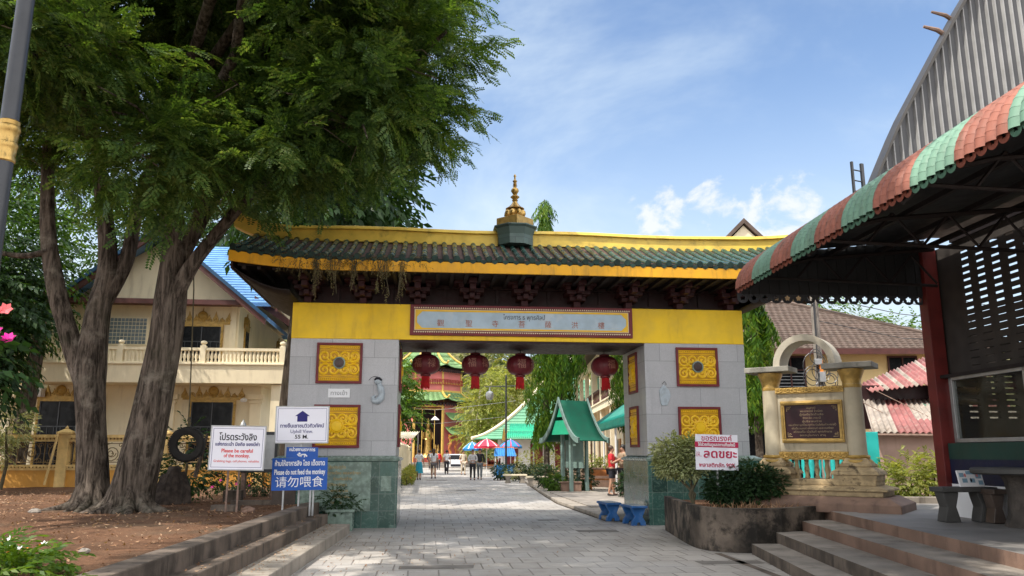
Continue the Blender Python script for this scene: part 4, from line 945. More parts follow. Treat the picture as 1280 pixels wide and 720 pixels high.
g = MB(); g.tube([(-.09, -.014, -.03), (-.05, -.014, -.07), (.0, -.014, -.04), (.06, -.014, -.035), (.10, -.014, -.075)], .014, 5); g.ball((-.05, -.014, -.02), .022, 6, 4, 0, (1, .2, 1)); g.tube([(.0, -.014, -.04), (-.02, -.014, -.085)], .011, 4); g.tube([(.055, -.014, -.04), (.05, -.014, -.09)], .011, 4); g.build('animal_mark', 'letterwhite', f)
t, f = signboard('feeding_ban_sign', 'large blue sign asking people not to feed the monkey, in Thai, English and Chinese', -4.15, 16.05, 1.195, 1.09, .64, 'signblue', None, [(.22, 1.4), (-.3, 1.3)], R(4), R(-.9), 'metalgrey')
T_('ห้ามให้อาหารลิง โดย เด็ดขาด', .13, .20, 'letterwhite', f, w=.96, bold=.003); T_('Please do not feed the monkey', .14, .035, 'letterwhite', f, w=.98, bold=.003); T_('请勿喂食', .22, -.165, 'letterwhite', f, w=.92)
# ---- small things in the yard
ty = MB(); n = 40
ty.add(*lath_y([(.20, -.075), (.27, -.10), (.325, -.095), (.345, -.06), (.35, 0), (.345, .06), (.325, .095), (.27, .10), (.20, .075), (.21, .04), (.25, .06), (.25, -.06), (.21, -.04), (.20, -.075)], n, False))
for k in range(48):
    a = k*2*math.pi/48
    for s in (-1, 1): ty.box(-.018, .018, s*.04-.025, s*.04+.025, .343, .36, 0, Matrix.Rotation(a+s*.04, 4, 'Y'))
ty = ty.build('tyre', 'rubber', None, smooth=True); ty.location = (-6.74, 16.9, 1.77); ty.rotation_euler = (R(4), 0, R(10))
tag(ty, 'black rubber tyre hanging on a rope beside the big trunk', 'tyre')
b = MB(); b.tube([(0, 0, 2.11), (-.02, 0, 2.8), (-.05, -.05, 4.0), (-.02, -.25, 5.0), (.05, -.6, 5.75)], .014, 6); b.tube([(.0, -.02, 2.13), (.03, 0, 2.2), (-.02, .02, 2.26), (.01, 0, 2.33)], .03, 6); rp = b.build('rope', 'stem'); rp.location = (-6.74, 16.9, 0)
tag(rp, 'thin rope holding the tyre under a branch', 'rope')
rg = random.Random(9); b = MB()
for k in range(16):
    a = rg.uniform(0, 6.28); r0 = rg.uniform(.1, .5); h = rg.uniform(.4, 1.0)*(1.15-r0)
    b.tube([(r0*.95*math.cos(a), r0*math.sin(a)*.6, -.1), (r0*.95*math.cos(a+.15), r0*.6*math.sin(a+.15), h*.5), (r0*.75*math.cos(a+.3), r0*.5*math.sin(a+.3), h*.95)], [.15, .15, .09], 10, ridge=.25, seed=k)
sp = b.build('tree_stump', mat('dark_stump_wood', (.055, .042, .035), .95, .5, 6, .9, 14, bdist=.05), None, smooth=True, ang=70); sp.location = (-7.35, 17.7, .5); sp.scale = (1.15, 1, .95); tag(sp, 'dark gnarled stump on the ground right of the twin trunks', 'stump')
b = MB(); b.tube([(-6.75, 17.5, 1.1), (-6.6, 17.4, 1.6), (-6.48, 17.3, 2.0)], [.05, .045, .03], 6); tag(b.build('broken_stick', 'bark'), 'broken stick leaning from the stump through the tyre', 'stick')
t = thing('leafy_shrub', 'green leafy shrub growing behind the stump by the fence', 'shrub', (-7.4, 18.6, .5)); bush_mesh(random.Random(4), 'leaves', t, [((0, 0, .9), (.42, .4, .75)), ((.15, -.1, .5), (.35, .3, .5))], 130, .13, .05, 'leafdark', .4)
b = MB(); b.tube([(0, 0, -.1), (.02, 0, .9)], .03, 6); b.build('stem', 'stem', t)
def flowers(rg, name, parent, pos, r, material, petals=5):
    V = []; F = []
    for p in pos:
        nrm = np.array((rg.uniform(-.5, .5), rg.uniform(-1, -.2), rg.uniform(.3, 1))); m = rotm(nrm, rg.uniform(0, 6))
        for k in range(petals):
            a = k*2*math.pi/petals; c, s = math.cos(a), math.sin(a); c1, s1 = math.cos(a+.5), math.sin(a+.5); c2, s2 = math.cos(a-.5), math.sin(a-.5)
            q = np.array([(.0, 0, 0), (.012, c1*r*.7, s1*r*.7), (.02, c*r, s*r), (.012, c2*r*.7, s2*r*.7)]); b0 = len(V); V += list(q @ m.T+np.array(p)); F.append((b0, b0+1, b0+2, b0+3))
    return npmesh(name, np.array(V), np.array(F), material, parent)
# white flowered bush in the near left corner
t = thing('flower_bush', 'low green bush dotted with white flowers in the near left corner', 'bush', (-5.25, 7.9, .50)); rg = random.Random(14)
bush_mesh(rg, 'leaves', t, [((0, 0, .06), (1.0, .5, .22)), ((-.7, .2, .10), (.6, .4, .24)), ((.75, -.3, .0), (.5, .4, .18)), ((-.2, -.9, .05), (1.4, .6, .2))], 1000, .085, .03, 'leafbright', .2, 9)
flowers(rg, 'flower', t, [(rg.uniform(-1.0, .8), rg.uniform(-.8, .4), rg.uniform(.20, .33)) for _ in range(30)], .034, 'petalwhite')['kind'] = 'stuff'
flowers(rg, 'bud', t, [(rg.uniform(-1.0, .8), rg.uniform(-.8, .4), rg.uniform(.12, .28)) for _ in range(50)], .018, 'petalorange')['kind'] = 'stuff'
# bougainvillea at the left edge
t = thing('bougainvillea', 'pink bougainvillea blossom reaching in at the left edge', 'flowering plant', (-3.62, 5.0, .45)); rg = random.Random(15)
b = MB()
for k in range(5): b.tube([(rg.uniform(-.1, .1), rg.uniform(-.1, .1), 0), (rg.uniform(-.1, .2), 0, 1.0), (rg.uniform(.1, .35), rg.uniform(-.1, .1), 1.9-.1*k)], [.02, .014, .008], 6)
b.build('stem', 'stem', t)
bush_mesh(rg, 'leaves', t, [((.1, 0, 1.7), (.3, .25, .3)), ((-.1, 0, 1.3), (.3, .25, .5)), ((.28, .0, 1.86), (.12, .1, .12))], 110, .075, .045, 'leafdark', .2, 7)
fp_ = [(.44, -.05, 2.03), (.40, -.06, 2.01), (.36, -.05, 2.06)]; flowers(rg, 'coral_blossom', t, fp_, .045, 'coral', 6)
fp_ = [(.42, -.08, 1.88), (.39, -.05, 1.9), (.50, -.08, 1.845), (.485, -.1, 1.825), (.51, -.06, 1.83), (.40, -.08, 1.74), (.38, -.05, 1.66)]; flowers(rg, 'magenta_blossom', t, fp_, .042, 'pink', 6)
# lamp post
t = thing('street_lamp', 'dark grey lamp post with a gold collar rising past the left edge', 'street lamp', (-4.02, 6.0, .45))
b = MB(); b.lathe([(.14, 0), (.14, .3), (.10, .36), (.075, .5), (.068, 3.0), (.062, 6.6)], 20); b.build('pole', 'metaldark', t, smooth=True)
b = MB(); b.lathe([(.068, 3.40), (.078, 3.41), (.078, 3.44), (.072, 3.45), (.078, 3.52), (.084, 3.54), (.080, 3.56), (.074, 3.57), (.08, 3.65), (.088, 3.67), (.085, 3.70), (.076, 3.71), (.08, 3.74), (.068, 3.75)], 24); b.build('gold_collar', 'gold', t, smooth=True)
b = MB()
for s in (-1, 1): b.tube([(0, 0, 6.5), (s*.3, 0, 6.8), (s*.7, 0, 6.75)], .03, 8); b.lathe([(.05, 0), (.16, .1), (.17, .3), (.1, .42)], 12, (s*.7, 0, 6.33))
b.build('lamp_head', 'metaldark', t, smooth=True)
# topiary by the fence, cabinet, blocks, pink shrub, trough
t = thing('round_shrub', 'pale flowering shrub by the fence at the left edge', 'shrub', (-15.9, 25.6, .5)); bush_mesh(random.Random(5), 'leaves', t, [((0, 0, 1.9), (.7, .6, .45)), ((-.3, 0, 1.2), (.5, .5, .4))], 240, .10, .05, 'leafpale', .3)
b = MB(); b.tube([(0, 0, -.1), (.1, 0, .7), (-.05, 0, 1.9)], [.06, .05, .03], 7); b.build('stem', 'stem', t)
t = thing('notice_cabinet', 'dark grey cabinet on brown legs behind the monkey warning sign', 'cabinet', (-6.35, 20.5, .5), RZ)
b = MB(); b.box(-.45, .45, 0, .3, .62, 1.62); b.build('body', 'metaldark', t, bevel=.01)
b = MB(); b.box(-.38, .38, -.012, 0, .7, 1.54); b.build('door', 'metalgrey', t)
for s in (-1, 1): b = MB(); b.box(s*.36-.05, s*.36+.05, .05, .25, -.1, .62); b.build('leg', 'steel', t)
t = thing('pink_flower_shrub', 'small shrub with pink flowers behind the white warning sign', 'shrub', (-7.2, 21.5, .5)); rg = random.Random(6)
bush_mesh(rg, 'leaves', t, [((0, 0, .5), (.75, .5, .45)), ((.6, 0, .35), (.4, .4, .3))], 220, .10, .04, 'leafhedge', .28)
flowers(rg, 'flower', t, [(rg.uniform(-.75, .95), rg.uniform(-.5, -.2), rg.uniform(.2, .85)) for _ in range(14)], .05, 'pink')['kind'] = 'stuff'
def block(x, y, w, d, h, rz, label, m='concretedark', name='concrete_block'):
    b = MB(); b.box(-w/2, w/2, -d/2, d/2, -.05, h); 
    for k in range(3): b.box(-w/2+w*(k+.2)/3, -w/2+w*(k+.8)/3, -d/2-.004, -d/2, h*.2, h*.8)
    o = b.build(name, m, None, bevel=.012); o.location = (x, y, .5); o.rotation_euler = (0, 0, rz); return tag(o, label, 'block')
block(-6.45, 17.3+1.8, .42, .2, .25, .1, 'dark concrete block on the dirt below the fence, behind the tyre'); block(-5.45, 15.75, .5, .2, .13, -.05, 'low dark block lying by the posts of the monkey warning sign')
block(-5.6, 17.9, .9, .25, .09, .05, 'flat dark slab on the dirt behind the warning sign posts')
rg = random.Random(41)
for i, (x, y, s, lb) in enumerate(((-4.95, 15.55, .11, 'reddish rock beside the foot of the white warning sign'), (-8.75, 15.2, .09, 'pale stone on the dirt in front of the forked trunk'), (-4.7, 9.2, .05, 'small pale pebble near the kerb of the steps'))):
    b = MB(); b.ball((0, 0, 0), s, 9, 6, 0, (1.3, 1, .7)); b.v = [(v[0]*rg.uniform(.8, 1.15), v[1]*rg.uniform(.8, 1.15), v[2]*rg.uniform(.8, 1.15)) for v in b.v]; o = b.build('rock', 'redcement' if i == 0 else 'treadgrey'); o.location = (x, y, .54); tag(o, lb, 'rock')
t = thing('plant_trough', 'green marble plant trough with a small leafy bush at the foot of the left pier', 'planter', (-3.62, 17.55, 0), RZ)
b = MB(); b.box(-.26, .26, -.25, .25, -.02, .38); b.box(-.30, .30, -.29, .29, .38, .44); b.build('trough', 'marblelight', t, bevel=.008)
bush_mesh(random.Random(7), 'leaves', t, [((-.12, 0, .62), (.26, .24, .22)), ((.18, 0, .54), (.2, .2, .14)), ((-.22, -.1, .42), (.14, .14, .22))], 150, .05, .028, 'leafhedge', .16)

TS = [twig(rng, 1.0, 11, lambda r: simple_leaf(r, .26*r.uniform(.7, 1.2), .13), 55, .3) for _ in range(6)]
grow('shade_tree', 'tall spreading tree behind the left pier, shading the street', [([(-7.6, 27, 0), (-7.5, 27, 4), (-7.2, 27, 9)], [.3, .25, .15])], [((-7.0, 26.5, 10.5), (2.6, 3, 2.2)), ((-5.4, 26.5, 11.2), (1.5, 2.5, 1.6)), ((-6.2, 29.5, 11.8), (1.8, 2.2, 2.0)), ((-6.9, 33, 12.4), (1.6, 2.6, 1.8))], [((-7.3, 27, 7), (-5.4, 26.5, 11))], 900, 91, 'leafdark', TS, 'bark2', (1.0, 1.5))
grow('shade_tree', 'second tall tree behind the cream fence on the left of the street', [([(-9.5, 40, 0), (-9.4, 40, 4), (-9.0, 40, 9)], [.3, .25, .15])], [((-9.0, 39, 11), (2.6, 3.5, 2.4)), ((-7.6, 41, 12.5), (1.8, 3, 2.0)), ((-10, 43, 11), (2.5, 3, 2.5)), ((-9.4, 47, 11.5), (2.2, 3, 2.2))], [((-9.2, 40, 7), (-7.6, 41, 12)), ((-9.2, 40, 7), (-8.4, 47, 11))], 1000, 92, 'leafdark', TS, 'bark2', (1.0, 1.5))
# ================================================================== right: planter, monument, pavilion, houses
rz_p = R(4.0)
pav = thing('pavilion', 'open pavilion with curved red and green tiled awning and dark lattice wall on the right', 'pavilion', (3.71, 13.0, 0), rz_p)
T0 = -11.3
M['tilered'] = mat('faded_red_plastic_tile', (.28, .105, .075), .65, .2, 2.5, .2, 30, dirt=(.11, .065, .045), dirtamt=.85, streak=True)
M['tilegreen'] = mat('faded_green_plastic_tile', (.15, .275, .205), .6, .15, 2.5, .15, 30, dirt=(.12, .17, .13), dirtamt=.8, streak=True)
def aw(q):
    """awning section, q = arc length from the eave -> (s, z)"""
    La = 1.47
    if q < La:
        a = q/La*math.pi/2; a = a+.10*math.sin(2*a); return 1.15*(1-math.cos(a)), 4.24+.72*math.sin(a)
    return 1.15+(q-La), 4.96+.105*(q-La)
pitch = .148
for band in range(16):
    b = MB(); nr = 5; nu = nr*8; rows = 22
    t_a = -.03-band*nr*pitch
    qs = []
    for r_ in range(rows): qs += [(r_*.095, .0035), ((r_+.97)*.095, .0005)]
    qs.append((3.6, 0.0))
    base = len(b.v)
    for i in range(nu+1):
        ph = i/8; o_ = .040*abs(math.sin(math.pi*ph))**.9
        for q, st_ in qs:
            s, z = aw(q); s2, z2 = aw(q+.02); tx, tz = s2-s, z2-z; l = math.hypot(tx, tz); nx, nz = -tz/l, tx/l
            b.v.append((s+nx*(o_+st_), t_a-i/8*pitch, z+nz*(o_+st_)))
    nq = len(qs)
    for i in range(nu):
        for j in range(nq-1): a = base+i*nq+j; b.f.append((a, a+1, a+nq+1, a+nq)); b.m.append(0)
    b.build('awning_tiles', 'tilered' if band % 2 == 0 else 'tilegreen', pav, smooth=True, ang=35)
M['trimred'] = mat('dark_red_trim', (.20, .06, .04), .55, .2, 3); M['trimgreen'] = mat('dark_green_trim', (.085, .19, .135), .55, .2, 3)
def scallop(b, mx, w=.09, h=.11):
    n = 30; V = []
    for i in range(n):
        a = 2*math.pi*i/n+math.pi/2; c, s = math.cos(a), math.sin(a)
        if s > 0: k = 1/max(abs(c), abs(s)); ox, oz = c*k*w, s*k*h*.8
        else: ox, oz = c*w, s*h
        fl = .50*w*(.62+.38*abs(math.cos(2.5*(a-math.pi/2)))); V.append((ox, oz, c*fl, s*fl))
    v = [(p[0], 0, p[1]) for p in V]+[(p[2], 0, p[3]) for p in V]
    b.add(v, [(i, (i+1) % n, n+(i+1) % n, n+i) for i in range(n)], 0, mx)
b = MB()
for k in range(17): scallop(b, Matrix.Translation((.12+k*.19, .02, 4.12)), .094, .09)
b.build('scalloped_trim', 'metaldark', pav, solid=.006)
for band in range(16):
    b = MB()
    for i in range(5): scallop(b, Matrix.Translation((.012, -.03-(band*5+i+.5)*pitch, 4.25)) @ Matrix.Rotation(R(90), 4, 'Z'), .073, .075)
    b.build('scalloped_trim', 'trimred' if band % 2 == 0 else 'trimgreen', pav, solid=.008)
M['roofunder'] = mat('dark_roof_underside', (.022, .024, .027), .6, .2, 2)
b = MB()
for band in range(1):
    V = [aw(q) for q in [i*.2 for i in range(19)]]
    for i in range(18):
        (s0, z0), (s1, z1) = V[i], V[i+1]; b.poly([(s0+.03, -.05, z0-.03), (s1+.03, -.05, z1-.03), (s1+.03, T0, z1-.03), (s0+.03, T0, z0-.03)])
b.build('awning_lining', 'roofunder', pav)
b = MB()                       # ribbed end skirt
x = .10
k = 0
while x < 3.3:
    zt = min(aw(1.47*math.acos(max(-1, 1-x/1.15))/(math.pi/2))[1] if x < 1.15 else 4.96+.105*(x-1.15), 5.3)-.02
    b.box(x, x+.13, .0, .012, 4.18, zt); b.box(x+.13, x+.17, -.02, .012, 4.18, zt); x += .17
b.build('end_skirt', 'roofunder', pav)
b = MB()
for s, z in ((.12, 4.32), (.6, 4.68), (1.5, 4.82), (2.4, 4.90), (3.2, 4.98)): b.box(s-.03, s+.03, T0, -.1, z-.05, z+.02)
for t in (-.3, -2.6, -4.9, -7.2, -9.5):
    P_ = [(.08, t, 4.2), (.5, t, 4.56), (1.2, t, 4.72), (3.3, t, 4.92)]
    for a_, c_ in zip(P_, P_[1:]): b.tube([a_, c_], .035, 6)
    b.tube([(.3, t, 4.40), (3.3, t, 4.30)], .025, 6)
    for s in (.9, 1.7, 2.5): b.tube([(s, t, 4.36), (s+.4, t, 4.8)], .02, 5); b.tube([(s+.8, t, 4.34), (s+.4, t, 4.8)], .02, 5)
b.build('truss', 'blackwood', pav)
for t in (.02, -5.6):
    b = MB(); b.box(3.22, 3.46, t-.12, t+.12, .60, 5.06); b.build('column', 'darkred', pav, bevel=.01)
M['lattice'] = mat('dark_lattice_block', (.045, .038, .034), .85, .25, 4)
b = MB(); z = 2.84; t1, t2 = -5.4, -.50
while z < 4.72: b.box(3.50, 3.535, t1, t2, z, z+(.072 if z > 3.75 else .098)); z += .115
b.box(3.50, 3.535, t1, t2, z, 4.99); b.box(3.501, 3.534, t2, .08, 2.84, 4.98)
t = t2
while t > t1: b.box(3.502, 3.533, t-.15, t, 2.85, 4.98); t -= .36
b.build('lattice_wall', 'lattice', pav)
b = MB(); b.box(3.455, 3.57, t1, t2, 4.98, 5.12); b.box(3.3, 3.58, t1, .15, 2.79, 2.84); b.build('lintel', 'blackwood', pav)
b = MB(); b.box(3.30, 3.58, T0, -.12, 1.50, 1.75)
M['greenband'] = mat('dark_green_band', (.012, .045, .036), .5, .15, 3); M['navyband'] = mat('dark_navy_band', (.008, .012, .04), .45, .15, 3)
b.build('sill_band', 'greenband', pav)
b = MB(); b.box(3.305, 3.575, T0, -.12, 1.12, 1.50); b.build('lower_band', 'navyband', pav)
b = MB(); b.box(3.31, 3.57, T0, .02, .60, 1.12); b.build('lower_wall', 'white', pav)
b = MB()
for (a_, c_, z0, z1) in ((-.30, -.22, 1.76, 2.80), (-2.0, -1.94, 1.76, 2.80), (-3.8, -3.74, 1.76, 2.80), (-5.4, -.22, 2.74, 2.80), (-5.4, -.22, 1.76, 1.82)): b.box(3.36, 3.44, a_, c_, z0, z1)
wf = b.build('window', 'metalgrey', pav, bevel=.004)
tg = NT('smoky_window_glass'); tg.fin((.02, .022, .022), .06, 0, .5); tr = tg.n('ShaderNodeBsdfTransparent'); tr.inputs[0].default_value = (.75, .78, .75, 1); mx_ = tg.n('ShaderNodeMixShader'); mx_.inputs[0].default_value = .6
tg.t.links.new(tg.b.outputs[0], mx_.inputs[1]); tg.t.links.new(tr.outputs[0], mx_.inputs[2]); tg.t.links.new(mx_.outputs[0], tg.out.inputs[0]); M['smoky'] = tg.m
b = MB(); b.box(3.40, 3.406, -5.4, -.26, 1.82, 2.74); b.build('pane', 'smoky', wf)
b = MB(); z = .62
b.box(7.8, 7.95, -8, 1, .6, 2.9)
while z < 4.4:
    if z > 2.9: b.box(7.8, 7.9, -8, 1, z, z+.07)
    z += .105
t = 1
while t > -8: b.box(7.802, 7.898, t-.12, t, 2.9, 4.4); t -= .3
b.build('back_wall', 'lattice', pav)
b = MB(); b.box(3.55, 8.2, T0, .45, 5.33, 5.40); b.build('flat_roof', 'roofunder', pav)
b = MB(); b.box(3.6, 7.8, .40, .48, .6, 2.1); z = 2.1
while z < 3.7: b.box(3.6, 7.8, .40, .48, z, z+.07); z += .10
x = 3.6
while x < 7.8: b.box(x, x+.14, .402, .478, 2.1, 3.7); x += .34
b.build('end_wall', 'lattice', pav)
# vaulted metal shed end behind
shed = thing('vaulted_shed', 'tall arched end of a ribbed grey metal shed rising above the tiled awning', 'shed', (6.7, 15.0, 0))
AX = [0, .48, .97, 1.74, 2.65, 3.9, 5.6, 8, 11]; AZ = [5.9, 6.94, 7.95, 9.25, 10.77, 12.5, 14.1, 15.6, 16.3]
def archz(x): return float(np.interp(max(0, min(11, x)), AX, AZ))
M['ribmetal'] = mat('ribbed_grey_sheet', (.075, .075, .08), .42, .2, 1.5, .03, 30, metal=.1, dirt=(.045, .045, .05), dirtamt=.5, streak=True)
M['riblit'] = mat('painted_lit_rib', (.30, .30, .30), .45, .15, 1.5, .03, 30, metal=.1, dirt=(.15, .15, .15), dirtamt=.5, streak=True)  # lighter copy for rib faces: the light they catch is in the colour
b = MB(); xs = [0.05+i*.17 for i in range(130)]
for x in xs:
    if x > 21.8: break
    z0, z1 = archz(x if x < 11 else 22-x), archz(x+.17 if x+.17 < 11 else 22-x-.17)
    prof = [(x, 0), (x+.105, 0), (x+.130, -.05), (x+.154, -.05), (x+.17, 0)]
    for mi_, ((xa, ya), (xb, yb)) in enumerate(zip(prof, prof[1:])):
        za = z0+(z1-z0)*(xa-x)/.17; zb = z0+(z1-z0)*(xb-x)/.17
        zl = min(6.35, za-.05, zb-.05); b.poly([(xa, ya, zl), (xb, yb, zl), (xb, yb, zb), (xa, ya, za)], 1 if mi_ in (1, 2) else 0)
b.build('end_sheet', ['ribmetal', 'riblit'], shed)
b = MB(); n = 64; prev = None
for i in range(n+1):
    x = 22*(.5-.5*math.cos(math.pi*i/n)); z = archz(x if x < 11 else 22-x)
    if prev:
        (xa, za) = prev; b.add([(xa, -.16, za-.02), (x, -.16, z-.02), (x, .25, z-.02), (xa, .25, za-.02), (xa, -.16, za+.09), (x, -.16, z+.09), (x, .25, z+.09), (xa, .25, za+.09)], [(0, 3, 2, 1), (4, 5, 6, 7), (0, 1, 5, 4), (2, 3, 7, 6)])
    prev = (x, z)
M['rimmetal'] = mat('dark_rim_flashing', (.075, .07, .066), .5, .15, 2, .05, 30, metal=.4)
b.build('rim_flashing', 'rimmetal', shed, smooth=True, ang=30)
for dx, dz, rr in ((2.18, 0, .05), (2.38, .35, .045)):
    z = archz(dx); b = MB(); b.tube([(dx+.3, .15, z-.1), (dx-.1, .1, z+.16), (dx-.38, .1, z+.24)], [rr, rr, rr*.6], 7); b.build('pipe_stub', 'steel', shed)
lad = thing('ladder', 'short dark ladder standing up behind the end of the tiled awning', 'ladder', (6.25, 13.75, 4.8), R(25))
for s in (-1, 1): b = MB(); b.box(s*.13-(.02 if s < 0 else .045), s*.13+.02, -.02, .02, 0, 1.95); b.build('rail', 'metaldark', lad)
b = MB()
for k in range(9): b.tube([(-.13, 0, .2+k*.2), (.11, 0, .2+k*.2)], .013, 5)
b.build('rung', 'metaldark', lad)
# concrete bench and table with a painted board
def wavyleg(b, x, y, w, d, h, mi=0):
    prof = [(-w*.5, 0), (w*.5, 0), (w*.42, h*.2), (w*.28, h*.5), (w*.45, h*.85), (w*.5, h), (-w*.5, h), (-w*.45, h*.85), (-w*.28, h*.5), (-w*.42, h*.2)]
    b.prism([(x+p[0], p[1]) for p in prof], y-d/2, y+d/2, 'xz', mi)
M['benchgrey'] = mat('dark_grey_cast_concrete', (.06, .058, .056), .7, .2, 4, .2, 30)
M['stumpcast'] = mat('cast_stump_texture', (.06, .05, .043), .85, .4, 5, .8, 22, bdist=.03)
t = thing('concrete_bench', 'dark concrete bench with waisted legs below the pavilion window', 'bench', (6.62, 12.1, .62), rz_p)
b = MB(); b.box(-.42, .42, -.17, .17, .42, .49); b.build('seat', 'benchgrey', t, bevel=.012)
for s in (-1, 1): b = MB(); wavyleg(b, s*.26, 0, .24, .22, .42); b.build('leg', 'benchgrey', t, bevel=.01)
bd = thing('painted_board', 'white and pale blue patchwork painted board leaning on the dark bench', 'board', (6.68, 11.95, 1.115), R(8))
bd.rotation_euler = (R(-14), 0, R(8))
b = MB(); b.box(-.20, .20, -.012, .012, 0, .24); b.build('panel', 'white', bd, bevel=.01)
M['patchblue'] = mat('pale_blue_patch', (.22, .36, .47), .5, .1, 5, 0); M['patchpink'] = mat('pink_patch', (.62, .22, .22), .5, .1, 5, 0)
b = MB()
for x, z, w, h in ((-.14, .06, .08, .06), (-.02, .06, .08, .06), (.08, .12, .09, .07), (-.17, .14, .07, .06), (-.06, .18, .16, .05), (.11, .03, .07, .06)): b.box(x, x+w, -.0135, -.0122, z, z+h)
b.build('blue_patch', 'patchblue', bd)
b = MB()
for x in (-.08, .11): b.ball((x, -.013, .165), .024, 8, 6, 0, (.8, .1, 1.2))
b.build('pink_spot', 'patchpink', bd)
b = MB(); b.prism([(0, .06), (.018, .095), (0, .13), (-.018, .095)], -.0145, -.0125, 'xz'); b.build('dark_diamond', 'ink', bd)
t = thing('concrete_table', 'concrete table on a stump shaped leg at the right edge under the pavilion', 'table', (6.95, 11.2, .62), rz_p)
b = MB(); b.lathe([(.02, .69), (.58, .69), (.62, .71), (.62, .76), (.6, .78), (.02, .78)], 28); b.build('top', 'benchgrey', t, smooth=True, ang=30)
b = MB(); b.tube([(0, 0, -.01), (0, 0, .15), (0, 0, .4), (0, 0, .6), (0, 0, .69)], [.27, .22, .19, .22, .27], 24, ridge=.09, seed=2); b.build('leg', 'stumpcast', t, smooth=True)
t = thing('concrete_bench', 'reddish brown concrete seat half hidden behind the stump legged table', 'bench', (7.1, 11.85, .62), rz_p)
b = MB(); b.box(-.3, .3, -.17, .17, .40, .47); b.build('seat', 'darkslab', t, bevel=.01)
for s in (-1, 1): b = MB(); wavyleg(b, s*.2, 0, .2, .2, .40); b.build('leg', 'darkslab', t, bevel=.01)
b = MB(); b.box(-.09, .09, -.05, .05, 0, .025); b.box(-.03, .05, -.03, .04, .025, .04); o = b.build('loose_plank', 'steel'); o.location = (6.25, 14.3, .62); o.rotation_euler = (0, 0, .3); tag(o, 'scrap of wood lying on the platform floor by the monument', 'plank')
# ---- planter with its plants and sign
pln = thing('curved_planter', 'low curved black stained concrete planter at the foot of the right pier', 'planter', (0, 0, 0))
arc = [(3.42, 13.72), (3.30, 13.80), (3.19, 13.93), (3.11, 14.12), (3.06, 14.4), (3.04, 14.9), (3.08, 16.2), (3.14, 17.6)]
outer = [(5.62, 14.72), (4.9, 14.05), (4.35, 13.70), (3.9, 13.60), (3.6, 13.64)]+arc
def offset(p, d):
    q = []
    for i in range(len(p)):
        a = Vector(p[max(0, i-1)]); c = Vector(p[min(len(p)-1, i+1)]); t = (c-a).normalized(); q.append((p[i][0]+t.y*d, p[i][1]-t.x*d))
    return q
inner = offset(outer, .14)
b = MB(); n = len(outer)
for i in range(n-1):
    a, c, d, e = outer[i], outer[i+1], inner[i+1], inner[i]
    b.add([(*a, -.02), (*c, -.02), (*d, -.02), (*e, -.02), (*a, .70), (*c, .70), (*d, .70), (*e, .70)], [(4, 5, 6, 7), (0, 4, 5, 1)[::-1], (2, 6, 7, 3)[::-1]]+([(0, 3, 7, 4)] if i == 0 else [])+([(1, 5, 6, 2)] if i == n-2 else []))
b.build('wall', 'planterwall', pln); pln.location.x = .10
b = MB(); b.poly([(x, y, .62) for x, y in inner]+[(5.75, 17.6, .62)]); b.build('soil', 'yard', pln)
rg = random.Random(51)
t = thing('variegated_shrub', 'pale variegated shrub with a bare twisted stem beside the right pier', 'shrub', (3.30, 15.3, .62))
b = MB()
for k, (x, y) in enumerate(((-.25, 0), (.05, .1), (.2, -.1))): b.tube([(.05*k, 0, -.05), (.1-.05*k, .03, .22), (x*.7, y*.5, .5), (x, y, .9)], [.035, .03, .025, .015], 7)
b.build('stem', 'stem', t, smooth=True)
bush_mesh(rg, 'leaves', t, [((-.26, 0, .92), (.36, .34, .34)), ((.08, .05, .98), (.30, .32, .32)), ((-.05, -.1, .72), (.34, .3, .2)), ((-.42, 0, .72), (.2, .22, .18))], 2600, .036, .026, 'leafpale', .08, 9)
t = thing('round_hedge', 'dark green clipped round bush behind the waste reduction sign', 'bush', (4.55, 15.0, .62))
bush_mesh(rg, 'leaves', t, [((-.55, .05, .40), (.44, .38, .34)), ((-.15, 0, .43), (.42, .4, .36)), ((.22, .05, .38), (.33, .36, .32)), ((-.75, -.1, .26), (.28, .28, .26))], 4200, .032, .022, 'leafhedge', .075, 9)
b = MB()
for x in (-.6, -.3, .0, .3): b.tube([(x, 0, -.05), (x+.04, 0, .2), (x-.02, 0, .45)], .02, 6)
b.build('stem', 'stem', t)
T = [simple_leaf(rg, .16, .012, .6) for _ in range(4)]; ps = [(3.4+rg.random()*2.1, 14.25+rg.random()*.5, .62) for _ in range(420)]
V, F = scatter(rg, T, [p for p in ps if p[1] > 14.0+abs(p[0]-4)*.22], [(rg.uniform(-.5, .5), rg.uniform(-.5, .5), 1) for _ in ps], (.5, 1.2)); tag(npmesh('grass', V, F, 'litter'), kind='stuff')
t, f = signboard('waste_reduction_sign', 'white sign with crimson Thai words about cutting plastic waste in the planter', 3.72, 14.85, 1.61, .80, .655, 'signwhite', None, [(.0, 1.6)], R(2), R(1.4), 'metalgrey', .62)
g = MB(); g.box(-.40, .40, -.0145, -.0122, .085, .185); g.build('crimson_band', 'crimson', f)
T_('ขอรณรงค์', .135, .245, 'crimson', f, x=-.0, w=.56, bold=.0015)
o = T_('ให้ช่วยกันดูแลสถานที่แห่งนี้', .075, .132, 'letterwhite', f, w=.68, bold=.002); o.location.y = -.0165
T_('ให้..', .10, -.05, 'crimson', f, x=-.325, w=.10); T_('ลดขยะ', .21, -.035, 'crimson', f, x=.06, w=.61, bold=.005); T_('พลาสติกสัก 90%', .10, -.235, 'crimson', f, w=.66, bold=.002)
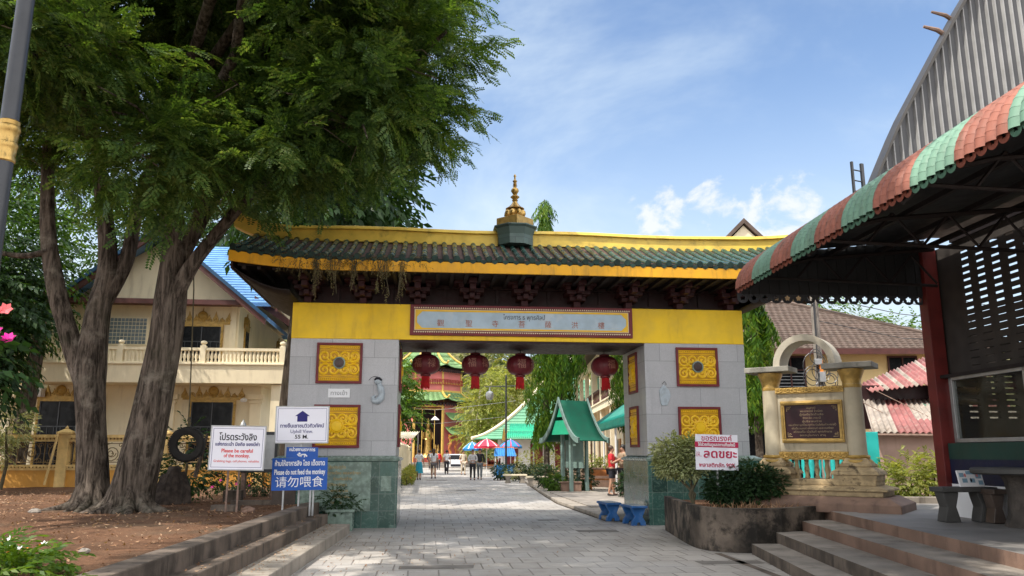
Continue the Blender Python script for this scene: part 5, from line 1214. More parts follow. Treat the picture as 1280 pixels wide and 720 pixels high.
# ---- monument
MZ = .62
mon = thing('stone_monument', 'cream and gold monument with arched top and dark plaque between two columns', 'monument', (5.6, 14.9, MZ), -R(35))
M['stonemon'] = mat('grey_cream_stucco', (.46, .40, .29), .75, .12, 2, .2, 30, dirt=(.15, .12, .08), dirtamt=.6, streak=True)
M['stonebase'] = mat('stained_stucco_base', (.40, .30, .17), .8, .3, 5, .3, 25, dirt=(.045, .032, .02), dirtamt=.9, dthr=(.50, .66))
M['slabgrey'] = mat('mossy_grey_slab', (.26, .25, .22), .85, .2, 4, .4, 30, dirt=(.08, .08, .06), dirtamt=.8)
def tier(b, x0, x1, d, z0, z1, x0b=None, x1b=None, db=None): b.frustum((x0, x1, -d, d), (x0b if x0b is not None else x0, x1b if x1b is not None else x1, -(db or d), (db or d)), z0, z1)
b = MB(); tier(b, -1.22, 1.42, .72, -.02, .12); tier(b, -1.22, 1.42, .72, .12, .24, -1.02, 1.2, .54); b.build('base', 'redcement', mon, bevel=.012)
b = MB(); tier(b, -.98, 1.12, .50, .24, .33); tier(b, -1.05, 1.2, .55, .33, .37); tier(b, -1.05, 1.2, .55, .37, .42, -.9, 1.0, .40); tier(b, -.9, 1.0, .38, .42, .52); b.build('upper_base', 'stonebase', mon, bevel=.015)
for cx in (-.80, .66):
    b = MB()
    b.frustum((cx-.36, cx+.36, -.36, .36), (cx-.36, cx+.36, -.36, .36), .50, .60); b.frustum((cx-.40, cx+.40, -.40, .40), (cx-.38, cx+.38, -.38, .38), .60, .66); b.frustum((cx-.38, cx+.38, -.38, .38), (cx-.25, cx+.25, -.25, .25), .66, .74); b.frustum((cx-.27, cx+.27, -.27, .27), (cx-.27, cx+.27, -.27, .27), .74, .79); b.frustum((cx-.25, cx+.25, -.25, .25), (cx-.17, cx+.17, -.17, .17), .79, .89)
    ped = b.build('pedestal', 'stonebase', mon, bevel=.012)
    b = MB(); b.lathe([(.235, .80), (.245, .83), (.235, .86)], 20, (cx, 0, 0)); b.lathe([(.20, .88), (.215, .91), (.20, .94)], 20, (cx, 0, 0)); b.build('gold_band', 'goldpaint', ped, smooth=True)
    b = MB(); b.lathe([(.18, .92), (.168, 1.0), (.160, 2.16), (.165, 2.20)], 20, (cx, 0, 0)); b.build('column', 'stonemon', mon, smooth=True)
    b = MB(); b.lathe([(.165, 2.12), (.175, 2.15), (.175, 2.19), (.165, 2.22), (.20, 2.34), (.235, 2.42), (.24, 2.46), (.22, 2.47)], 24, (cx, 0, 0), 0, 24, .05); b.build('capital', 'goldpaint', mon, smooth=True)
    s = 1 if cx > 0 else -1
    b = MB(); b.box(cx-(.40 if s < 0 else .44), cx+(.44 if s < 0 else .42), -.30, .30, 2.47, 2.57); b.build('cap_slab', 'slabgrey', mon, bevel=.012)
b = MB(); n = 22; cx, ro, ri, d = -.09, .56, .44, .27; cz = 2.57
for i in range(n):
    a0, a1 = math.pi*i/n, math.pi*(i+1)/n
    v = [(cx+r_*math.cos(a), y, cz+r_*math.sin(a)*1.02) for y in (-d, d) for a in (a0, a1) for r_ in (ri, ro)]
    b.add(v, [(0, 1, 3, 2), (4, 6, 7, 5), (1, 5, 7, 3), (0, 2, 6, 4)]+([(0, 4, 5, 1)] if i == 0 else [])+([(2, 3, 7, 6)] if i == n-1 else []))
M['archgrey'] = mat('weathered_arch_stucco', (.46, .42, .34), .8, .12, 2.5, .3, 30, dirt=(.13, .12, .09), dirtamt=.75)
b.build('arch', 'archgrey', mon, smooth=True, ang=30)
b = MB(); b.box(-.66, .52, -.10, .10, 1.00, 2.06); b.build('panel_wall', 'stonemon', mon, bevel=.01)
def goldwave(z0, z1, n, name):
    b = MB(); b.box(-.68, .54, -.14, .12, z0, z1)
    for k in range(n):
        x = -.66+k*1.18/n; w = 1.18/n; h = z1-z0
        b.tube(spiral(x+w*.5, (z0+z1)/2, h*.36, 1.2, 0, 1 if k % 2 else -1, -.15), .012, 5)
        b.ball((x, -.145, z0+h*.25), .018, 6, 4); b.ball((x+w*.5, -.145, z1-h*.15), .016, 6, 4)
    return b.build(name, 'goldpaint', mon, smooth=True, ang=30)
goldwave(2.06, 2.17, 18, 'top_moulding'); goldwave(.86, 1.0, 14, 'bottom_moulding')
b = MB(); z0, z1, x0, x1, fw = 1.16, 1.92, -.60, .50, .075
for (a_, c_, e_, g_) in ((x0, x1, z1-fw, z1), (x0, x1, z0, z0+fw), (x0, x0+fw, z0+fw, z1-fw), (x1-fw, x1, z0+fw, z1-fw)):
    b.box(a_, c_, -.17, -.10, e_, g_)
    b.box(a_+.02 if c_-a_ > .2 else a_+.025, c_-.02 if c_-a_ > .2 else c_-.025, -.19, -.17, e_+.02, g_-.02)
b.build('plaque_frame', 'goldpaint', mon, bevel=.012)
M['plaque'] = mat('dark_maroon_plaque', (.030, .009, .013), .45, .15, 3, 0, spec=.25)
b = MB(); b.box(x0+fw, x1-fw, -.135, -.10, z0+fw, z1-fw); plq = b.build('plaque', 'plaque', mon)
M['plaquegold'] = mat('dull_gold_lettering', (.26, .19, .11), .5, .1, 4, 0)
for i, (s, w) in enumerate((('อนุสรณ์', .16), ('พระอาจารย์ จำเนียร', .40), ('ผู้ก่อตั้งวัดถ้ำเสือ', .42), ('จังหวัด กระบี่', .32), ('ผู้บริจาคสร้าง', .34), ('คณะศรัทธา ญาติโยม ทุกท่าน ร่วมใจกันสร้าง ถวายไว้', .84), ('เพื่อเป็น อนุสรณ์ แห่งความดี และความศรัทธา', .74), ('สร้างเสร็จ เมื่อวันที่ พุทธศักราช', .68), ('ขออนุโมทนา สาธุ', .46))):
    text('lettering', s, .05, (-.05, -.137, 1.79-i*.062), 'plaquegold', plq, wmax=w)
b = MB()
for sx in (-1, 1):
    for sz in (-1, 1):
        cx, cz = -.05+sx*.44, 1.54+sz*.27; b.tube([(cx, -.137, cz-sz*.08), (cx, -.137, cz), (cx-sx*.08, -.137, cz)], .009, 4); b.tube(spiral(cx-sx*.035, cz-sz*.035, .025, 1.1, 0, 1, -.137), .006, 4)
b.build('corner_ornament', 'plaquegold', plq)
b = MB()
for k in range(5): b.lathe([(.04, .52), (.045, .55), (.03, .58), (.05, .68), (.035, .78), (.04, .83), (.045, .86)], 10, (-.42+k*.18, .02, 0))
b.build('baluster', 'stonebase', mon, smooth=True)
# turquoise balustrade, bushes behind
bal = thing('turquoise_balustrade', 'turquoise balustrade seen through the base of the monument', 'balustrade', (6.05, 18.0, .6))
M['turq'] = mat('turquoise_paint', (.03, .48, .46), .5, .12, 3)
b = MB(); b.box(-.1, 2.0, -.06, .06, 1.18, 1.28); b.box(-.1, 2.0, -.06, .06, .3, .38); b.box(1.72, 2.0, -.12, .12, 0, 1.45); b.build('rail', 'turq', bal, bevel=.01)
for k in range(11):
    b = MB(); b.lathe([(.05, .38), (.05, .44), (.035, .5), (.068, .72), (.04, .98), (.05, 1.1), (.055, 1.18)], 10, (.05+k*.16, 0, 0)); b.build('baluster', 'turq', bal, smooth=True)
t = thing('yellow_bush', 'bright yellow green bush in the sun right of the monument', 'bush', (9.0, 17.6, .6))
bush_mesh(rg, 'leaves', t, [((-.4, 0, .4), (.7, .5, .48)), ((.4, .1, .45), (.6, .5, .5)), ((-.9, .1, .3), (.5, .4, .35))], 900, .09, .03, 'leafyellow', .24, 10)
b = MB()
for x in (-.5, 0, .5): b.tube([(x, 0, -.1), (x+.05, 0, .5)], .02, 5)
b.build('stem', 'stem', t)
t = thing('broadleaf_plant', 'broad leaved green plant beside the pavilion column', 'plant', (9.85, 17.3, .6))
T = [simple_leaf(rg, .42, .2, .35) for _ in range(4)]; ps = []; ds = []
for k in range(46): a = rg.uniform(0, 6.28); h = rg.uniform(.3, 1.4); ps.append((.25*math.cos(a)*rg.random(), .25*math.sin(a)*rg.random(), h)); ds.append((math.cos(a), math.sin(a), rg.uniform(-.2, .8)))
V, F = scatter(rg, T, ps, ds, (.7, 1.1)); npmesh('leaves', V, F, 'leafbright', t)
b = MB()
for k in range(3): b.tube([(0, 0, -.1), (.1*(k-1), 0, 1.3)], .02, 5)
b.build('stem', 'stem', t)
b = MB(); b.box(7.7, 13, 16.4, 16.55, .6, .74); tag(b.build('low_kerb', 'concrete', bevel=.01), 'low concrete kerb in front of the yellow bush', 'kerb')
# ---- houses behind on the right
def corrugated(b, p00, p10, p01, p11, n, amp=.035, mi=None, rows=1):
    """wavy sheet: p00-p10 along the eave, p01-p11 along the top; ribs run up the slope"""
    P = [Vector(p) for p in (p00, p10, p01, p11)]; up = (P[1]-P[0]).cross(P[2]-P[0]).normalized()
    if up.z < 0: up = -up
    k = 6; base = len(b.v)
    for i in range(n*k+1):
        u = i/(n*k); o = up*amp*math.cos(2*math.pi*i/k)
        for j in range(rows+1): v = j/rows; b.v.append(tuple(P[0].lerp(P[1], u).lerp(P[2].lerp(P[3], u), v)+o))
    for i in range(n*k):
        for j in range(rows):
            a = base+i*(rows+1)+j; b.f.append((a, a+rows+1, a+rows+2, a+1)); b.m.append(mi(i//k, j) if mi else 0)
sh = thing('tin_roof_shack', 'shabby pink walled shack with rusty red and grey corrugated roofs behind the monument', 'shack', (10.9, 21.4, .5))
M['rustred'] = mat('rusty_red_sheet', (.30, .115, .11), .7, .25, 1.5, .2, 20, dirt=(.36, .27, .23), dirtamt=.8, streak=True)
M['brightred'] = mat('bright_red_sheet', (.55, .06, .05), .55, .2, 2, .1, 20); M['rustgrey'] = mat('old_grey_fibre_sheet', (.34, .295, .255), .85, .25, 2, .3, 20, dirt=(.16, .10, .07), dirtamt=.7, streak=True)
rr = random.Random(3); pick = {}
def mi1(i, j):
    key = (i//4, j)
    if key not in pick: pick[key] = rr.choice([0, 2, 2, 2] if j else [1, 2, 1, 0])
    return pick[key]
b = MB(); corrugated(b, (-1.55, -.3, 1.62), (2.9, -.3, 1.58), (-.2, 3.2, 2.75), (3.9, 3.2, 2.8), 27, .03, mi1, 3); b.build('lower_roof', ['rustred', 'brightred', 'rustgrey'], sh, smooth=True, solid=.015)
b = MB(); corrugated(b, (-.4, 2.2, 2.85), (3.4, 2.2, 3.35), (.2, 4.2, 3.25), (4.2, 5.8, 4.7), 26, .03, lambda i, j: 0 if (i*7) % 11 < 8 else 2, 1); b.build('upper_roof', ['rustred', 'brightred', 'rustgrey'], sh, smooth=True, solid=.015)
M['pinkwall'] = mat('faded_pink_wall', (.48, .33, .27), .85, .1, 1, .2, 20, dirt=(.3, .2, .15), dirtamt=.4, streak=True)
b = MB(); b.box(-1.4, .25, .1, .2, -.2, 1.72); b.box(.65, .95, .1, .2, -.2, 1.72); b.box(.25, .65, .1, .2, 1.45, 1.72); b.build('wall', 'pinkwall', sh)
b = MB(); b.box(.95, 2.8, .05, .2, -.2, 1.72); b.build('white_wall', 'white', sh)
b = MB(); b.box(.27, .63, .16, .2, -.2, 1.45); b.build('door', 'maroon', sh)
b = MB(); b.box(-1.2, 3.3, 2.9, 3.0, 1.8, 3.1); b.box(1.6, 3.3, 2.4, 2.5, 2.6, 3.3); b.build('upper_wall', 'darkwood', sh)
b = MB(); b.tube([(-1.6, -.28, 1.56), (2.9, -.28, 1.52)], .04, 5); b.tube([(-.3, 2.1, 2.9), (2.6, -.5, .6)], .012, 4); b.tube([(-1.2, 2.2, 2.85), (1.2, -.3, .8)], .012, 4); b.build('batten', 'steel', sh)
b = MB(); corrugated(b, (1.15, 2.0, 2.05), (2.6, 2.0, 2.05), (1.15, 2.3, 2.5), (2.6, 2.3, 2.5), 6, .02); b.build('green_sheet', 'tilegreen', sh, solid=.01)
bh = thing('brown_roof_house', 'long pale yellow house with brown tiled hip roof behind the monument', 'house', (10.4, 34.0, 0))
M['browntile'] = mat('brown_roof_tile', (.105, .074, .060), .8, .22, 3, .2, 20, dirt=(.17, .15, .12), dirtamt=.4)
b = MB(); b.box(-2.2, 9.2, .9, 9, -.1, 5.85); b.build('wall', 'yellowwall', bh)
b = MB(); rows = 26; nw = 3
def rowx(t): return (-4.5+1.0*t, 10-6.6*t)        # hip cuts the right end
for k in range(rows):
    t0, t1 = k/rows, (k+1)/rows
    y0, y1 = 5.4*t0, 5.4*t1+.06; z0, z1 = 5.95+2.95*t0, 5.95+2.95*t1
    xa, xb = rowx(t0); xc, xd = rowx(t1)
    m = int((xb-xa)/.10); base = len(b.v)
    for i in range(m+1):
        u = i/m; w = .03*abs(math.sin(i*math.pi/3))
        b.v.append((xa+(xb-xa)*u, y0, z0+.05+w)); b.v.append((xc+(xd-xc)*u, y1, z1+.02+w)); b.v.append((xa+(xb-xa)*u, y0, z0-.01))
    for i in range(m): a = base+3*i; b.f.append((a, a+3, a+4, a+1)); b.m.append(0); b.f.append((a+2, a+5, a+3, a)); b.m.append(0)
b.poly([(-4.5, 10.8, 5.95), (-3.5, 5.4, 8.9), (3.4, 5.4, 8.9), (10, 10.8, 5.95)]); b.poly([(10, 0, 5.95), (10, 10.8, 5.95), (3.4, 5.4, 8.9)]); b.poly([(-4.5, 0, 5.95), (-3.5, 5.4, 8.9), (-4.5, 10.8, 5.95)])
bro = b.build('roof', 'browntile', bh)
b = MB(); b.tube([(-3.5, 5.4, 8.95), (3.4, 5.4, 8.95), (10, 0, 6.0)], .12, 6); b.build('ridge_tile', 'browntile', bro)
b = MB(); b.box(-4.5, 10, -.06, .0, 5.72, 5.96); b.box(-4.4, 9.9, 0, .9, 5.84, 5.9); b.build('eave_board', 'barge', bro)
def bwin(x0, x1, z0, z1, par, y=.9):
    b = MB(); f_ = .07
    b.box(x0, x1, y-.06, y+.02, z1-f_, z1); b.box(x0, x1, y-.06, y+.02, z0, z0+f_); b.box(x0, x0+f_, y-.06, y+.02, z0+f_, z1-f_); b.box(x1-f_, x1, y-.06, y+.02, z0+f_, z1-f_); b.box((x0+x1)/2-.03, (x0+x1)/2+.03, y-.06, y+.02, z0+f_, z1-f_)
    b.box(x0+f_, x1-f_, y-.05, y, z0+(z1-z0)*.62, z0+(z1-z0)*.62+.05)
    w = b.build('window', 'barge', par); b = MB(); b.box(x0+f_, x1-f_, y-.02, y-.005, z0+f_, z1-f_); b.build('pane', 'glassdark', w)
    b = MB()
    for k in range(7): b.box(x0+f_, x1-f_, y-.035, y-.022, z0+f_+k*(z1-z0)*.085, z0+f_+k*(z1-z0)*.085+.025)
    b.build('louvre', 'metalgrey', w); return w
bwin(1.1, 2.4, 4.05, 5.75, bh); bwin(6.0, 7.3, 4.05, 5.75, bh)
b = MB(); b.prism([(-1.6, 3.25), (.9, 3.7), (.9, 3.82), (-1.7, 3.36)], -1.2, 4.4, 'yz'); b.build('lean_to_roof', 'metaldark', bh)
b = MB(); b.box(-1.0, 4.2, .84, .9, .3, 3.3); b.build('dark_opening', 'glassdark', bh)
b = MB()
for x in (-.35, .55): b.box(x-.05, x+.05, .76, .84, .2, 2.7)
b.box(-.4, .6, .76, .84, 2.62, 2.72); b.box(-.4, .6, .77, .84, 1.4, 1.47); b.box(1.2, 1.32, .76, .84, .2, 3.3); b.build('door_frame', 'white', bh)
b = MB(); b.box(-.3, .5, .80, .84, .2, 1.4); b.build('door', 'roofgreen', bh)
pole = thing('utility_pole', 'concrete utility pole wound with cables behind the arched monument', 'utility pole', (10.75, 28.0, 0))
b = MB(); b.tube([(0, 0, 0), (0, 0, 4), (0, 0, 8.4)], [.17, .15, .12], 10); b.build('pole', 'treadgrey', pole)
b = MB(); rr = random.Random(8)
for k in range(9): r0 = rr.uniform(.18, .42); cx, cz = rr.uniform(-.35, .35), rr.uniform(3.9, 4.9); b.tube([(cx+r0*math.cos(a), -.16-.01*k, cz+r0*1.2*math.sin(a)) for a in [i*.4 for i in range(17)]], .014, 4)
b.build('cable_coil', 'metaldark', pole)
for q in ((-.10, .10, -.3, -.12, 4.0, 4.35), (-.22, .02, -.28, -.12, 4.6, 4.8)): b = MB(); b.box(*q); b.build('junction_box', 'metalgrey', pole, bevel=.01)
b = MB(); b.box(-.06, .05, -.25, -.13, 4.3, 4.75); b.build('orange_tube', 'petalorange', pole)
b = MB()
for k in range(5): z = 4.6+.45*k; b.tube([(0, 0, z+1.6), (3.5, 1, z+1.1), (8, 2.5, z+1.15-.1*k)], .016, 4)
for k in range(3): b.tube([(-.1+.07*k, -.13, 2), (-.08+.05*k, -.12, 5), (-.05, -.1, 8.2)], .022, 5)
b.tube([(-.3, -.1, 7.0), (.0, -.1, 6.6), (.28, -.1, 7.15)], .03, 5); b.build('cable', 'metaldark', pole)
grow('leafy_tree', 'rounded green tree top beyond the ridge of the brown roof', [([(17.5, 50, 0), (17.5, 50, 8), (17.3, 50, 11)], [.3, .25, .15])], [((17, 50, 11.2), (2.3, 2, 1.9)), ((19.5, 50.5, 10.3), (1.6, 1.6, 1.3))], [((17.5, 50, 8), (19.5, 50.5, 10))], 420, 61, 'leafbright', TB, 'bark2', (1.0, 1.5))
grow('leafy_tree', 'low green tree crowns showing past the right end of the brown roof', [([(27, 58, 0), (27, 58, 7), (27, 58, 10)], [.3, .25, .15])], [((25.5, 58, 10.5), (1.8, 2, 1.2)), ((28.5, 58, 9.6), (2.4, 2, 1.4))], [((27, 58, 7), (28.5, 58, 9.8))], 420, 62, 'leafbright', TB, 'bark2', (1.0, 1.5))
# ================================================================== the street beyond the gate
rg = random.Random(77)
# hill and its woods
def hillz(x, y):
    r = max(0, min(1, (y-125)/70)); r = r*r*(3-2*r)
    ridge = 33-13*math.exp(-((x-4)/13)**2)-7*(1/(1+math.exp(-(x-14)/9)))+3*mnoise.noise((x*.05, y*.05, 0))
    back = max(0, (y-210)/90); return ridge*r*(1-.5*back)-.05+1.2*mnoise.noise((x*.12, y*.12, 5))*r
b = MB(); b.grid(lambda u, v: (-170+340*u, 122+190*v, hillz(-170+340*u, 122+190*v)), 90, 50)
M['hillsoil'] = mat('hillside_ground', (.12, .12, .05), .95, .4, .08, .3, 2, dirt=(.30, .26, .17), dirtamt=.6); o = b.build('hill', 'hillsoil', smooth=True); o['kind'] = 'structure'
T = [twig(rg, 2.6, 12, lambda r: simple_leaf(r, .85*r.uniform(.6, 1.3), .45), 55, .2) for _ in range(6)]
ps = []; ds = []
for k in range(5200):
    y = 126+95*rg.random(); x = (rg.random()*2-1)*.38*y-4; z = hillz(x, y); c = mnoise.noise((x*.09, y*.09, 9.0))
    if c < -.32 and rg.random() < .8: continue
    ps.append((x, y, z+rg.random()**1.5*5.5*(1+.6*c))); ds.append((rg.uniform(-1, 1), rg.uniform(-1.2, .3), rg.uniform(-.2, .8)))
V, F = scatter(rg, T, ps, ds, (.6, 1.5), 1.5); tag(npmesh('hill_woods', V, F, 'leafhill'), kind='stuff')
# trees in front of the hill
TF = [twig(rg, 1.1, 12, lambda r: simple_leaf(r, .26*r.uniform(.6, 1.2), .13), 55, .3) for _ in range(6)]
grow('street_tree', 'shady tree leaning over the cream fence on the left of the street', [([(-9.3, 62, 0), (-9.0, 62, 2.5), (-8.4, 62, 5)], [.2, .16, .1])], [((-9.1, 61, 5.6), (1.8, 2, 1.5)), ((-7.9, 60, 4.4), (1.0, 1.3, 1.0)), ((-10.5, 62, 6.5), (2.6, 2.4, 2.5)), ((-8.6, 60.5, 7.4), (1.1, 1.5, .9)), ((-9.6, 61, 3.4), (1.6, 1.6, 1.3))], [((-8.6, 62, 4), (-7.2, 60, 5)), ((-8.6, 62, 4), (-10.5, 62, 7))], 950, 71, 'leafbright', TF, 'bark2')
grow('street_tree', 'sunny yellow green tree on the street right of the pagoda', [([(-3.8, 84, 0), (-3.7, 84, 4), (-3.3, 84, 8)], [.16, .12, .07]), ([(-3.75, 84, 2.5), (-2.8, 84, 6), (-2.1, 84, 9)], [.09, .07, .04])], [((-3.7, 83, 5.6), (1.3, 1.6, 2.0)), ((-2.4, 83, 7.6), (1.4, 1.5, 1.6)), ((-4.4, 83, 3.3), (.9, 1.2, 1.3)), ((-2.0, 83, 4.3), (1.4, 1.4, 1.5)), ((-3.0, 83, 9.4), (1.2, 1.2, 1.0))], [], 700, 72, 'leafyellow', TF, 'creamlight')
grow('street_tree', 'thin bright tree between the pagoda and the curved green roof', [([(-1.4, 98, 0), (-1.2, 98, 5), (-1.4, 98, 11)], [.16, .12, .06])], [((-1.4, 97, 9.5), (1.6, 1.5, 2.2)), ((-.6, 97, 6.0), (1.5, 1.5, 1.8)), ((-2.8, 97, 5.2), (1.3, 1.3, 1.6)), ((.6, 97, 10.8), (1.5, 1.5, 1.5))], [], 620, 73, 'leafyellow', TF, 'creamlight', (.9, 1.4))
grow('street_tree', 'dark leafy tree behind the kiosk and the long balcony house', [([(5.0, 92, 0), (5.0, 92, 6), (5, 92, 10)], [.2, .16, .1])], [((5.0, 91, 10), (2.6, 2, 3)), ((3.2, 91, 7), (1.8, 2, 2.2)), ((7, 91, 12.5), (2.2, 2, 2))], [], 600, 74, 'leafhill', TF, 'bark2', (.9, 1.5))
# pagoda
PX, PY = -9.85, 95.0
pag = thing('pagoda', 'octagonal pink and red pagoda with green roofs at the end of the street', 'pagoda', (PX, PY, 0)); pag.scale = (1, 1, .93)
M['pagpink'] = mat('pagoda_pink_wall', (.58, .16, .155), .6, .12, .6, .1, 10); M['pagred'] = mat('pagoda_red_wood', (.30, .045, .03), .55, .25, 1.5)
M['pagyellow'] = mat('pagoda_yellow_trim', (.62, .40, .10), .5, .1, 2); M['paggreen'] = mat('pagoda_green_tile', (.15, .27, .11), .35, .15, 1.2, .2, 12); M['pagorange'] = mat('carved_orange_wood', (.42, .15, .04), .5, .3, 3)
PH = R(29)-R(90)            # one corner towards us, a little right
def octo(r, z, k0=0): return [(r*math.cos(PH+k*R(45)), r*math.sin(PH+k*R(45)), z) for k in range(8)]
def ring(b, r0, z0, r1, z1, mi=0):
    A, B_ = octo(r0, z0), octo(r1, z1)
    for k in range(8): b.poly([A[k], A[(k+1) % 8], B_[(k+1) % 8], B_[k]], mi)
b = MB(); ring(b, 4.0, 8.6, 4.0, 12.0); 
A, B_ = octo(4.35, 0), octo(4.35, 8.0)
for k in range(7): b.poly([A[k], A[k+1], B_[k+1], B_[k]])
b.poly([A[7], A[0], (A[0][0], A[0][1], .9), (A[7][0], A[7][1], .9)]); b.poly([(A[7][0], A[7][1], 7.1), (A[0][0], A[0][1], 7.1), B_[0], B_[7]]); b.poly(octo(4.3, 7.9)); b.build('wall', 'pagpink', pag)
b = MB()
for z0, z1, r_ in ((8.75, 9.25, 4.03), (10.0, 10.2, 4.05), (9.85, 10.75, 4.03), (11.7, 12.0, 4.05)):
    if z0 != 9.85: ring(b, r_, z0, r_, z1)
for p in octo(4.05, 8.6): b.tube([p, (p[0], p[1], 12.0)], .12, 6)
for p in octo(4.38, 0): b.tube([p, (p[0], p[1], 8.2)], .10, 6)
b.build('corner_trim', 'pagyellow', pag)
b = MB()
A = octo(4.22, 9.95)
for k in range(8):
    p, q = Vector(A[k]), Vector(A[(k+1) % 8])
    for i in range(12): s = p.lerp(q, (i+.5)/12); b.tube([s, s+Vector((0, 0, .55))], .05, 4)
    b.tube([p+Vector((0, 0, .6)), q+Vector((0, 0, .6))], .06, 4); b.tube([p, q], .06, 4)
b.build('red_railing', 'pagred', pag)
def proof(re, ze, rt, zt, up, name):
    b = MB(); n = 8
    for k in range(8):
        a0 = PH+k*R(45); a1 = a0+R(45)
        for i in range(n):
            for j in range(6):
                def P_(t, u):
                    zz = ze+(zt-ze)*(t**1.7); r_ = re+(rt-re)*t; c0, c1 = Vector((math.cos(a0), math.sin(a0), 0))*r_, Vector((math.cos(a1), math.sin(a1), 0))*r_
                    w = abs(u-.5)*2; p = c0.lerp(c1, u); return (p.x*(1+.05*w**3*(1-t)), p.y*(1+.05*w**3*(1-t)), zz+up*(w**3)*(1-t)**2)
                t0, t1, u0, u1 = i/n, (i+1)/n, j/6, (j+1)/6
                b.poly([P_(t0, u0), P_(t0, u1), P_(t1, u1), P_(t1, u0)])
    rf = b.build(name, 'paggreen', pag, smooth=True, ang=25, solid=.08)
    b = MB()
    for k in range(8):
        a0 = PH+k*R(45); pts = []
        for i in range(9):
            t = i/8; r_ = (re*1.05+(rt-re*1.05)*t); pts.append((r_*math.cos(a0), r_*math.sin(a0), ze+(zt-ze)*(t**1.7)+up*(1-t)**2+.1))
        b.tube([(pts[0][0]*1.05, pts[0][1]*1.05, pts[0][2]+.25)]+pts, .12, 5)
    b.build('ridge', 'pagyellow', rf)
    b = MB(); ring(b, re*.98, ze-.12, rt if rt > 3 else 3.9, ze-.5); 
    for k in range(8):
        p, q = Vector(octo(re*.93, ze-.25)[k]), Vector(octo(re*.93, ze-.25)[(k+1) % 8])
        for i in range(10): s = p.lerp(q, (i+.5)/10); b.box(s.x-.09, s.x+.09, s.y-.09, s.y+.09, s.z-.35, s.z)
    b.build('eave_brackets', 'darkwood', rf)
proof(5.0, 12.0, .4, 16.8, .35, 'upper_roof'); proof(5.4, 7.9, 4.0, 9.0, .30, 'lower_roof')
b = MB(); b.lathe([(.45, 16.6), (.6, 17), (.3, 17.5), (.45, 17.9), (.1, 18.8)], 12); b.build('roof_knob', 'gold', pag, smooth=True)
# portal on the left front face with the golden figure, carved columns on the right face
A = octo(4.42, 0); pL, pR = Vector(A[7]), Vector(A[0]); u = (pR-pL).normalized(); nrm = Vector((u.y, -u.x, 0))
def onface(s, d, z): p = pL+u*s+nrm*d; return (p.x, p.y, z)
W_ = (pR-pL).length
b = MB(); b.add([onface(-.3, -2.2, .6), onface(W_+.3, -2.2, .6), onface(W_+.3, -2.2, 7.2), onface(-.3, -2.2, 7.2)], [(0, 1, 2, 3)]); b.build('niche_wall', 'darkwood', pag)
b = MB()
for s in (.12, W_-.12): b.tube([onface(s, .12, .2), onface(s, .12, 7.3)], .12, 8)
b.tube([onface(0, .12, 7.3), onface(W_, .12, 7.3)], .16, 6); b.tube([onface(0, .12, 6.9), onface(W_, .12, 6.9)], .07, 6)
for s in (1.0, W_-1.0): b.tube([onface(s, .1, .2), onface(s, .1, 6.9)], .04, 6)
b.build('portal_frame', 'pagyellow', pag)
c = onface(W_/2, -.9, 0); b = MB(); b.lathe([(.9, 1.2), (.7, 1.6), (.55, 1.7), (.42, 2.6), (.48, 3.4), (.50, 4.0), (.34, 4.5), (.14, 4.7), (.24, 4.9), (.25, 5.15), (.15, 5.4), (.1, 5.75), (.03, 5.9)], 14, (c[0], c[1], 0)); b.tube([(c[0]-.45, c[1], 4.1), (c[0]-.6, c[1]-.2, 3.4), (c[0]-.1, c[1]-.45, 3.3)], [.15, .13, .08], 7); b.tube([(c[0]+.45, c[1], 4.1), (c[0]+.6, c[1]-.2, 3.4), (c[0]+.1, c[1]-.45, 3.3)], [.15, .13, .08], 7)
for s in (-1.2, -.9, .9, 1.2): b.lathe([(.22, 1.3), (.18, 2.0), (.1, 2.3), (.13, 2.5), (.04, 2.7)], 8, (c[0]+s, c[1]-.05, 0))
b.build('golden_figure', 'gold', pag, smooth=True)
b = MB(); q0, q1 = onface(.1, .1, 0), onface(W_-.1, .1, 0); b.add([onface(.1, .08, 0), onface(W_-.1, .08, 0), onface(W_-.1, .9, 0), onface(.1, .9, 0), onface(.1, .08, 1.2), onface(W_-.1, .08, 1.2), onface(W_-.1, .9, 1.2), onface(.1, .9, 1.2)], [(4, 5, 6, 7), (2, 3, 7, 6), (1, 2, 6, 5), (0, 4, 7, 3)]); b.build('altar', 'pagred', pag)
pL2, pR2 = Vector(A[0]), Vector(A[1]); u2 = (pR2-pL2).normalized(); n2 = Vector((u2.y, -u2.x, 0))
def onface2(s, d, z): p = pL2+u2*s+n2*d; return (p.x, p.y, z)
for z in (3.9, 5.6):
    b = MB()
    for i in range(6):
        t0, t1 = i/6, (i+1)/6; f_ = lambda t: (1.3*(1-t)+.1, z+.9*t**1.6)
        (d0, z0), (d1, z1) = f_(t0), f_(t1); e0 = .0
        b.add([onface2(.2, d0, z0), onface2(W_-.1, d0, z0), onface2(W_-.1, d1, z1), onface2(.2, d1, z1)], [(0, 1, 2, 3)])
    b.build('porch_roof', 'paggreen', pag, solid=.1)
b = MB()
for s in (.5, 1.5, 2.6):
    b.tube([onface2(s+.1*math.sin(i*1.6), .6+.1*math.cos(i*1.6), .2+i*.33) for i in range(12)], .16, 7)
b.build('carved_column', 'pagorange', pag, smooth=True)
b = MB(); b.lathe([(6.6, -.02), (6.6, .35), (6.2, .38), (6.2, .6), (5.6, .62)], 8, ph=PH); b.build('terrace', 'treadgrey', pag)
